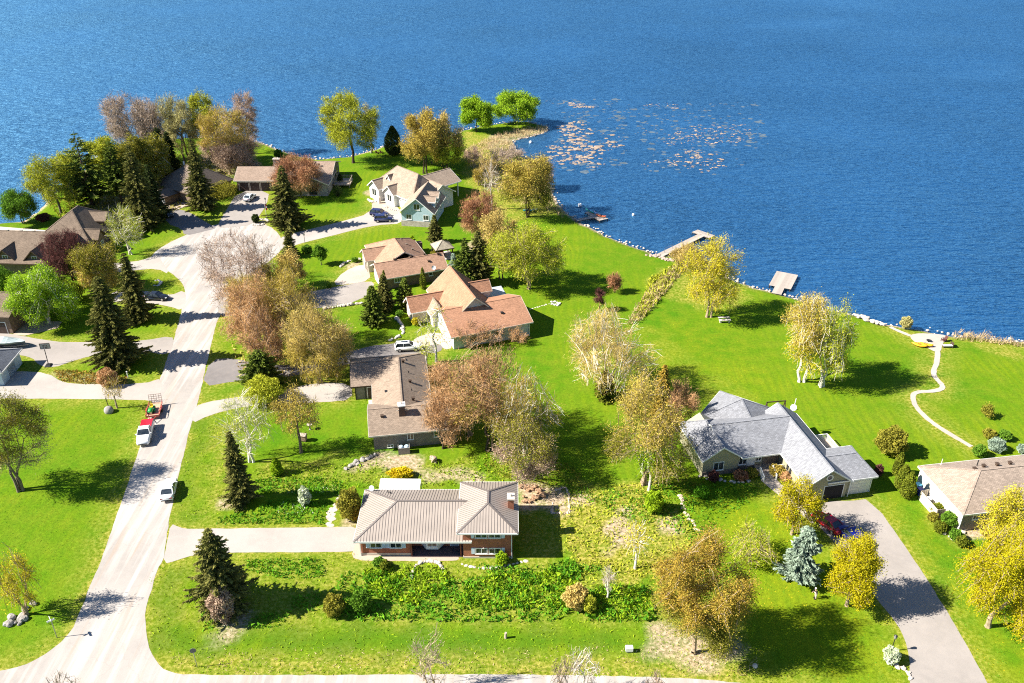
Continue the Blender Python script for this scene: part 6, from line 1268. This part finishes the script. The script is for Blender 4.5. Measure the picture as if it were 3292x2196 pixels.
# right foreground
decid('small yellow maple over the red car', 1832, 1228, 1088, 56, 'maple', 'tan', 1.0, leaf='leaf', fork=.26, low=.2, cat='maple', name='maple_tree', group='yellow maples'); decid('round dense yellow maple beside the lower driveway', 1966, 1392, 1224, 56, 'maple', 'tan', 1.3, leaf='dense', fork=.12, low=.1, cat='maple', name='maple_tree', group='yellow maples', tips=420)
decid('big yellow maple cut by the right edge', 2312, 1440, 1205, 108, 'maple', 'tan', 1.2, leaf='dense', fork=.18, low=.12, cat='maple', name='maple_tree', group='yellow maples', tips=520); decid('yellow maple before the cream walled house front', 2322, 1275, 1118, 66, 'yellow', 'tan', .9, leaf='leaf', fork=.2, low=.2, cat='maple', name='maple_tree', group='yellow maples')
conifer('silvery blue spruce on the lower right lawn', 1843, 1330, 1212, 41, 'blue', .08, .62, 1.6); decid('huge brown gold larch in the lower right centre', 1612, 1500, 1225, 112, 'larch', 'tan', 1.5, leaf='dense', fork=.04, low=.01, tips=700, cat='larch', name='larch_tree', pal2='olive'); decid('yellow green shrub tree between the larch and the blue spruce', 1728, 1290, 1205, 60, 'yg', 'tan', .5, leaf='mix', stems=3, low=.05)
decid('pale yellow sapling with a thin trunk in the weedy plot', 1464, 1306, 1180, 38, 'yellow', 'white', .5, tips=80, leaf='mix', fork=.35, low=.3); decid('bare white sapling above the lush square bed', 1398, 1375, 1288, 24, 'greyp', 'white', .35, tips=45, leaf='bare', fork=.3, low=.35)
decid('bare pale tree at the bottom edge below the garden', 985, 1600, 1440, 52, 'greyp', 'tan', .35, tips=110, leaf='bare', stems=2, fork=.2, low=.2); decid('bare whitish tree at the bottom edge, left of the other right hand one', 1340, 1605, 1480, 42, 'greyp', 'white', .4, tips=90, leaf='bare', fork=.28, low=.3); decid('bare grey shrub tree at the bottom edge beside the whitish one', 1290, 1612, 1490, 32, 'pink', 'grey', .4, tips=60, leaf='bare', stems=2, low=.2); decid('faint bare sapling at the bottom edge under the larch', 1505, 1615, 1530, 26, 'pink', 'grey', .3, tips=40, leaf='bare', low=.3)
# shrubs round the houses
bushy('round golden green bush beside the brick house gable', 805, 1192, 1124, 30, 'olive', size=1.2, n=3600); bushy('yellow flowering bush on the bare soil behind the metal roof', 919, 1096, 1078, 30, 'forsythia', yscale=.6)
for bx, by, tp, hw_, pl, lab in ((1637, 1105, 1084, 12, 'purple', 'dark red shrub at the left corner of the olive house'), (1700, 1100, 1084, 17, 'russet', 'brown shrub under the twin windows of the olive house'), (1725, 1095, 1078, 14, 'olive', 'olive shrub beside the white porch steps'), (1782, 1092, 1070, 18, 'gold', 'golden shrub behind the porch railing'), (1802, 1104, 1086, 14, 'orange', 'orange shrub at the garage wing wall'),
    (2150, 1178, 1160, 16, 'cedar', 'round clipped shrub nearest the beige fence'), (2140, 1196, 1180, 12, 'olive', 'olive shrub left of the clipped cream wall shrubs'), (2175, 1208, 1180, 18, 'green', 'largest clipped shrub against the cream wall'), (2156, 1222, 1200, 14, 'cedar', 'clipped shrub at the lower left of the cream house bed'), (2192, 1240, 1218, 15, 'green', 'bright clipped shrub at the cream wall corner'), (2205, 1254, 1234, 14, 'cedar', 'dark clipped globe lowest in the cream house bed'), (2270, 1235, 1216, 18, 'gold', 'golden shrub before the cream house window'),
    (2246, 1048, 1024, 15, 'green', 'leafy green shrub at the end of the winding path'), (2285, 1035, 1010, 19, 'blue', 'blue globe spruce at the patio of the cream house'), (2270, 1005, 988, 15, 'olive', 'olive shrub left of two above the blue globe'), (2305, 1010, 990, 14, 'green', 'dark shrub right of two above the blue globe'), (2345, 1040, 1022, 12, 'blue', 'small blue shrub at the right edge'),
    (2015, 1092, 1068, 10, 'purple', 'dark narrow shrub behind the second garage'), (870, 1300, 1284, 14, 'green', 'round dark shrub left of two below the brick porch'), (885, 1308, 1290, 12, 'cedar', 'round dark shrub right of two below the brick porch'), (1152, 1295, 1272, 15, 'weed', 'bright leafy shrub under the brick wing windows'), (702, 1160, 1120, 14, 'white', 'white blossoming small tree in the planted bed'),
    (770, 1410, 1370, 26, 'olive', 'grey brown bush at the left of the long garden'), (830, 1400, 1362, 26, 'green', 'dark green bush beside the grey brown one'), (1320, 1392, 1350, 30, 'tan', 'brown bush at the right end of the long garden'), (1352, 1405, 1372, 16, 'yg', 'pale bush right of the brown garden bush'), (250, 885, 850, 22, 'orange', 'golden orange shrub at the end of the planted bed'),
    (2043, 1520, 1490, 18, 'white', 'white flowering bush under the lantern post'), (918, 725, 712, 10, 'green', 'small green shrub by the copper house wall'), (955, 745, 728, 10, 'yellow', 'small yellow shrub by the copper house entry'), (756, 660, 648, 6, 'green', 'small clipped shrub at the driveway corner'), (815, 600, 590, 8, 'green', 'small green shrub in the stone ringed bed'), (705, 578, 562, 12, 'green', 'leafy shrub around the lantern post'),
    (1000, 590, 575, 12, 'olive', 'olive shrub beside the small spruce'), (958, 512, 500, 16, 'green', 'dark shrubs under the stone base of the blue gable'), (588, 510, 490, 9, 'dcedar', 'dark stump like shrub in the bed by the turning circle'), (262, 548, 536, 12, 'green', 'small green shrub at the left lawn corner'), (100, 505, 490, 16, 'purple', 'dark brown bush at the left shore'), (510, 452, 418, 36, 'olive', 'olive thicket beside the dark spruce'), (490, 440, 400, 22, 'green', 'green bush behind the dark spruce'), (640, 360, 342, 10, 'green', 'low shrub at the shore left of the willow'),
    (1500, 1175, 1130, 22, 'weed', 'green bush in the weedy plot'), (1610, 1140, 1120, 18, 'lush', 'lush bush at the corner of the olive house lawn')): bushy(lab, bx, by, tp, hw_, pl)

# ------------------------------------------------------------------ uncountable planting
def scatter(name, label, zones, pal, dens, hgt, size, seed, upw=.9, zoff=0.0, clump=.5, cl_scale=.9, smat=None, wfac=.4):
    """zones: polygons in photo pixels; dens faces per square metre"""
    rs = np.random.RandomState(seed); C = []
    for pts in zones:
        W = np.array([tuple(v.to_2d()) for v in D2W(pts, zoff)]); lo, hi = W.min(0), W.max(0); n = int((hi - lo).prod() * dens); P = lo + rs.rand(n, 2) * (hi - lo); P = P[sdf(P, W) > -.15]
        f = np.sin(P[:, 0] * 1.9 * cl_scale + 2 * np.sin(P[:, 1] * 1.1 * cl_scale)) * np.cos(P[:, 1] * 2.3 * cl_scale + 1.3 * np.sin(P[:, 0] * .8 * cl_scale)) * .5 + .5; P = P[rs.rand(len(P)) < (1 - clump) + clump * f * 1.3]; C.append(P)
    P = np.concatenate(C); n = len(P); f = np.sin(P[:, 0] * 1.9 * cl_scale + 2 * np.sin(P[:, 1] * 1.1 * cl_scale)) * np.cos(P[:, 1] * 2.3 * cl_scale + 1.3 * np.sin(P[:, 0] * .8 * cl_scale)) * .5 + .5
    h = hgt * (.25 + .9 * f) * rs.uniform(.3, 1.1, n); c = np.column_stack([P, zoff + h * rs.uniform(.25, .9, n)]); d = rs.normal(size=(n, 3)) * .6 + np.array([0, 0, upw]); ln = size * rs.uniform(.6, 1.4, n)
    V, Fc, tn = tri_leaves(c, d, ln, ln * wfac * rs.uniform(.7, 1.3, n), rs, np.clip(rs.rand(n) * .55 + .5 * (np.sin(P[:, 0] * 1.1) * np.cos(P[:, 1] * 1.4) * .5 + .5), 0, 1)); V[:, 2] = np.maximum(V[:, 2], zoff + .005)
    o = link(name, np_mesh(name, V, Fc, smat or lm(pal), tn)); setp(o, label, None, None, 'stuff'); return o
scatter('garden_plants', 'lush green perennials filling the long garden bed', [[(790,1320),(950,1320),(960,1350),(1100,1330),(1330,1300),(1340,1400),(1250,1430),(960,1425),(830,1425),(740,1400)], [(1345,1360),(1400,1345),(1490,1345),(1502,1425),(1345,1430)], [(1090,1300),(1140,1330),(1300,1330),(1380,1310),(1300,1290),(1200,1310)]], 'lush', 26, 1.0, .5, 1, clump=.95, cl_scale=.7)
scatter('garden_plants', 'bright yellow green perennials among the garden bed', [[(1070,1330),(1330,1310),(1335,1400),(1060,1400)], [(1370,1345),(1490,1345),(1500,1425),(1360,1428)], [(830,1310),(960,1305),(1050,1330),(960,1390),(850,1370)], [(980,1300),(1020,1300),(1022,1330),(975,1330)]], 'weed', 42, .95, .45, 2, clump=.9, cl_scale=.8)
scatter('garden_plants', 'green plants with pale flowers beside the brick house driveway', [[(585,1105),(700,1098),(790,1105),(780,1140),(640,1135),(590,1130)], [(500,1190),(590,1180),(620,1150),(760,1150),(742,1205),(500,1205)], [(565,1285),(680,1285),(750,1290),(740,1325),(650,1330),(570,1310)], [(670,1375),(740,1365),(720,1405),(670,1400)], [(580,1420),(670,1405),(640,1440),(570,1445)], [(460,1390),(480,1370),(490,1440),(470,1450)]], 'lush', 30, .7, .4, 3)
scatter('flowers', 'white blossom specks among the driveway plants', [[(640,1160),(690,1155),(720,1180),(640,1185)], [(660,1120),(780,1115),(780,1130),(660,1135)], [(960,1288),(1010,1285),(1012,1296),(960,1300)], [(515,1440),(560,1430),(550,1452),(515,1452)]], 'white', 12, .6, .22, 4)
scatter('weeds', 'coarse yellow green weeds of the plot right of the brick house', [[(1312,1125),(1500,1110),(1590,1190),(1590,1290),(1500,1330),(1300,1285),(1265,1190)], [(1310,1290),(1520,1290),(1520,1340),(1340,1350)]], 'yg', 16, .45, .4, 5, clump=.85)
scatter('weeds', 'green weeds along the ditch between the garden and the olive house', [[(1480,1120),(1580,1110),(1690,1110),(1760,1120),(1650,1200),(1600,1250),(1480,1180)], [(1305,1120),(1480,1130),(1490,1210),(1300,1130)]], 'lush', 16, .5, .42, 6, clump=.7)
scatter('weeds', 'weeds and soil plants behind the metal roofed house', [[(585,1080),(860,1062),(960,1095),(1040,1100),(1050,1118),(800,1122),(590,1120)], [(1050,1050),(1140,1050),(1200,1110),(1060,1105)], [(960,1070),(1060,1065),(1100,1095),(985,1090)]], 'weed', 14, .45, .38, 7, clump=.7)
scatter('underbrush', 'dark leaf litter and low brush under the orange trees', [[(1110,1040),(1240,1040),(1330,1080),(1340,1130),(1200,1120),(1110,1080)], [(1560,1090),(1620,1100),(1590,1160),(1540,1130)]], 'olive', 14, .5, .4, 8, clump=.6)
scatter('rough_grass', 'dry straw coloured grass of the roadside strip', [[(430,1545),(640,1548),(1143,1545),(1525,1550),(1740,1560),(1740,1480),(1143,1490),(640,1490),(380,1500)], [(1480,1440),(1600,1450),(1725,1480),(1725,1545),(1540,1540)]], 'reed', 5, .14, .34, 9, .5, clump=.8, wfac=.22)
scatter('rough_grass', 'uneven green grass tufts of the front verge and garden lot', [[(345,1310),(430,1290),(560,1275),(820,1275),(860,1300),(1500,1300),(1740,1440),(1740,1555),(430,1545),(345,1480)], [(440,985),(560,950),(520,1190),(400,1200),(420,1090)]], 'weed', 7, .14, .32, 10, .6, clump=.6, wfac=.3)
scatter('lawn_grass', 'grass blades of the nearer lawns', [[(0,930),(330,925),(345,970),(270,1140),(190,1400),(100,1500),(0,1530)], [(1600,1140),(1800,1110),(1900,1240),(2060,1440),(2085,1560),(1740,1560),(1720,1300)], [(2010,1150),(2130,1160),(2200,1300),(2345,1500),(2345,1565),(2268,1562),(2110,1300)]], 'grassblade' if 'grassblade' in PAL else 'lush', 5, .06, .2, 11, .5, clump=.3, wfac=.3)
scatter('shore_reeds', 'tan reeds along the right shore', [[(2188,772),(2240,768),(2351,792),(2351,800),(2190,778)]], 'reed', 26, 1.9, .9, 12, 1.6, clump=.4, wfac=.12)
scatter('shore_reeds', 'dead tan reeds round the pond and spit', [[(1062,345),(1120,318),(1178,326),(1190,362),(1240,378),(1262,450),(1200,470),(1100,420)], [(1180,300),(1255,288),(1256,303),(1200,314),(1130,320),(1140,308)], [(1262,455),(1300,490),(1290,500),(1250,480)]], 'reed', 9, 1.3, .9, 13, 1.4, clump=.4, wfac=.14)
scatter('creek_plants', 'rushes and flowering plants lining the ditch to the lake', [[(1495,640),(1520,625),(1560,598),(1575,610),(1540,650),(1510,690),(1478,728),(1455,735),(1470,700)]], 'yg', 30, 1.2, .6, 14, 1.0, clump=.5)
scatter('creek_plants', 'brown dead stems among the ditch rushes', [[(1500,655),(1530,630),(1562,600),(1578,612),(1540,655),(1500,705),(1465,740),(1440,745),(1460,705)]], 'reed', 22, 1.5, .7, 24, 1.3, clump=.6, wfac=.2)
scatter('hedge_bed', 'orange and green heather bed between the driveways', [[(125,852),(180,853),(240,860),(290,868),(290,884),(190,882),(140,876)]], 'heath', 40, .6, .4, 15, clump=.4); scatter('flowers', 'white flowering plants among the stones below the lantern post', [[(2025,1500),(2060,1500),(2088,1545),(2050,1545)]], 'weed', 26, .4, .3, 16)
scatter('undergrowth', 'shaded brush and ivy under the grove of the lake point', [[(110,470),(200,420),(300,360),(560,345),(590,380),(540,440),(480,430),(420,470),(360,520),(260,540),(150,510)]], 'olive', 5, .8, .7, 17, clump=.5); scatter('undergrowth', 'brush under the row of golden trees by the street', [[(540,700),(640,640),(700,690),(790,820),(730,880),(560,890),(520,760)]], 'tan', 4, .6, .6, 18, clump=.7)
# shore stones : many small pale rocks along the whole water line
rs = np.random.RandomState(5); mb = MB(); rg = random.Random(5); pts_ = [v.to_2d() for v in D2W(SHORE[10:-2], WATER_Z)]
for a, b in zip(pts_, pts_[1:]):
    L = (b - a).length; nrm_ = Vector((-(b - a).y, (b - a).x)).normalized()
    for k in range(int(L * 2.0)):
        q = a.lerp(b, rg.random()) + nrm_ * rg.gauss(.1, .45); r = rg.uniform(.1, .34); mb.blob((q.x, q.y, WATER_Z + .18 + rg.uniform(-.1, .2)), r, rg, 5, 3, .25, .6)
setp(mb.build('shore_stones', plain('shore_stone', (.58,.49,.40), .9, .2, .25)), 'pale stones lining the water edge', None, None, 'stuff')
# floating weed mats
mbw = MB(); rg = random.Random(9)
def mats(poly, n, r0, r1):
    W = [v.to_2d() for v in D2W(poly, WATER_Z)]; lo = Vector((min(p.x for p in W), min(p.y for p in W))); hi = Vector((max(p.x for p in W), max(p.y for p in W))); done = 0; P = np.array([(rg.uniform(lo.x, hi.x), rg.uniform(lo.y, hi.y)) for _ in range(n * 6)]); P = P[sdf(P, W) > 0][:n]
    for x, y in P:
        r = .66 * rg.uniform(r0, r1) * (1 if rg.random() < .8 else 1.6)
        if rg.random() < .65 or r0 > .5: mbw.blob((x, y, WATER_Z + .02), r, rg, 8, 3, .35, .16)
        for _ in range(2): mbw.blob((x + rg.gauss(0, r * 1.2), y + rg.gauss(0, r * .6), WATER_Z + .02), r * rg.uniform(.25, .6), rg, 7, 3, .35, .2)
mats([(1276,288),(1330,275),(1362,290),(1355,318),(1380,340),(1375,360),(1330,382),(1290,380),(1262,365),(1258,335),(1300,320)], 190, .45, 1.2); mats([(1350,330),(1388,340),(1380,385),(1340,380)], 14, .5, 1.0); mats([(1375,305),(1432,310),(1425,345),(1380,345)], 14, .5, 1.1)
mats([(1530,365),(1560,345),(1600,335),(1660,365),(1665,385),(1610,395),(1560,380)], 70, .35, .9); mats([(1470,370),(1540,365),(1560,385),(1480,382)], 9, .3, .7); mats([(1530,310),(1600,285),(1720,285),(1730,315),(1680,330),(1600,330),(1540,330)], 200, .2, .6); mats([(1305,235),(1350,237),(1368,248),(1310,246)], 60, .3, .8); mats([(1480,235),(1560,238),(1560,248),(1480,245)], 26, .15, .5); mats([(1480,290),(1570,285),(1570,330),(1490,330)], 22, .15, .45)
sub_ = MB(); keep_ = mbw; mbw = sub_
mats([(1240,225),(1420,225),(1440,300),(1440,390),(1262,400),(1262,330),(1290,270)], 160, .5, 1.4); mats([(1440,235),(1740,235),(1760,330),(1680,400),(1480,400),(1460,300)], 240, .4, 1.2)
sub_.v = [(x, y, WATER_Z + .004 + max(-.02, min(.012, (z - WATER_Z) * .1))) for x, y, z in sub_.v]
setp(sub_.build('submerged_weeds', plain('murky_weed', (.085,.12,.15), .6, .3, .3, .8)), 'murky weed growth just under the surface of the bay', None, None, 'stuff'); mbw = keep_
setp(mbw.build('floating_weeds', plain('dead_lily_mat', (.30,.23,.175), .95, .1, .3, .8, bmp=.5)), 'tan clumps of dead water weed floating on the bay', None, None, 'stuff')

import sys; sys.stderr.write('TRIS %d\n' % sum(len(me.loops) - 2 * len(me.polygons) for me in bpy.data.meshes))
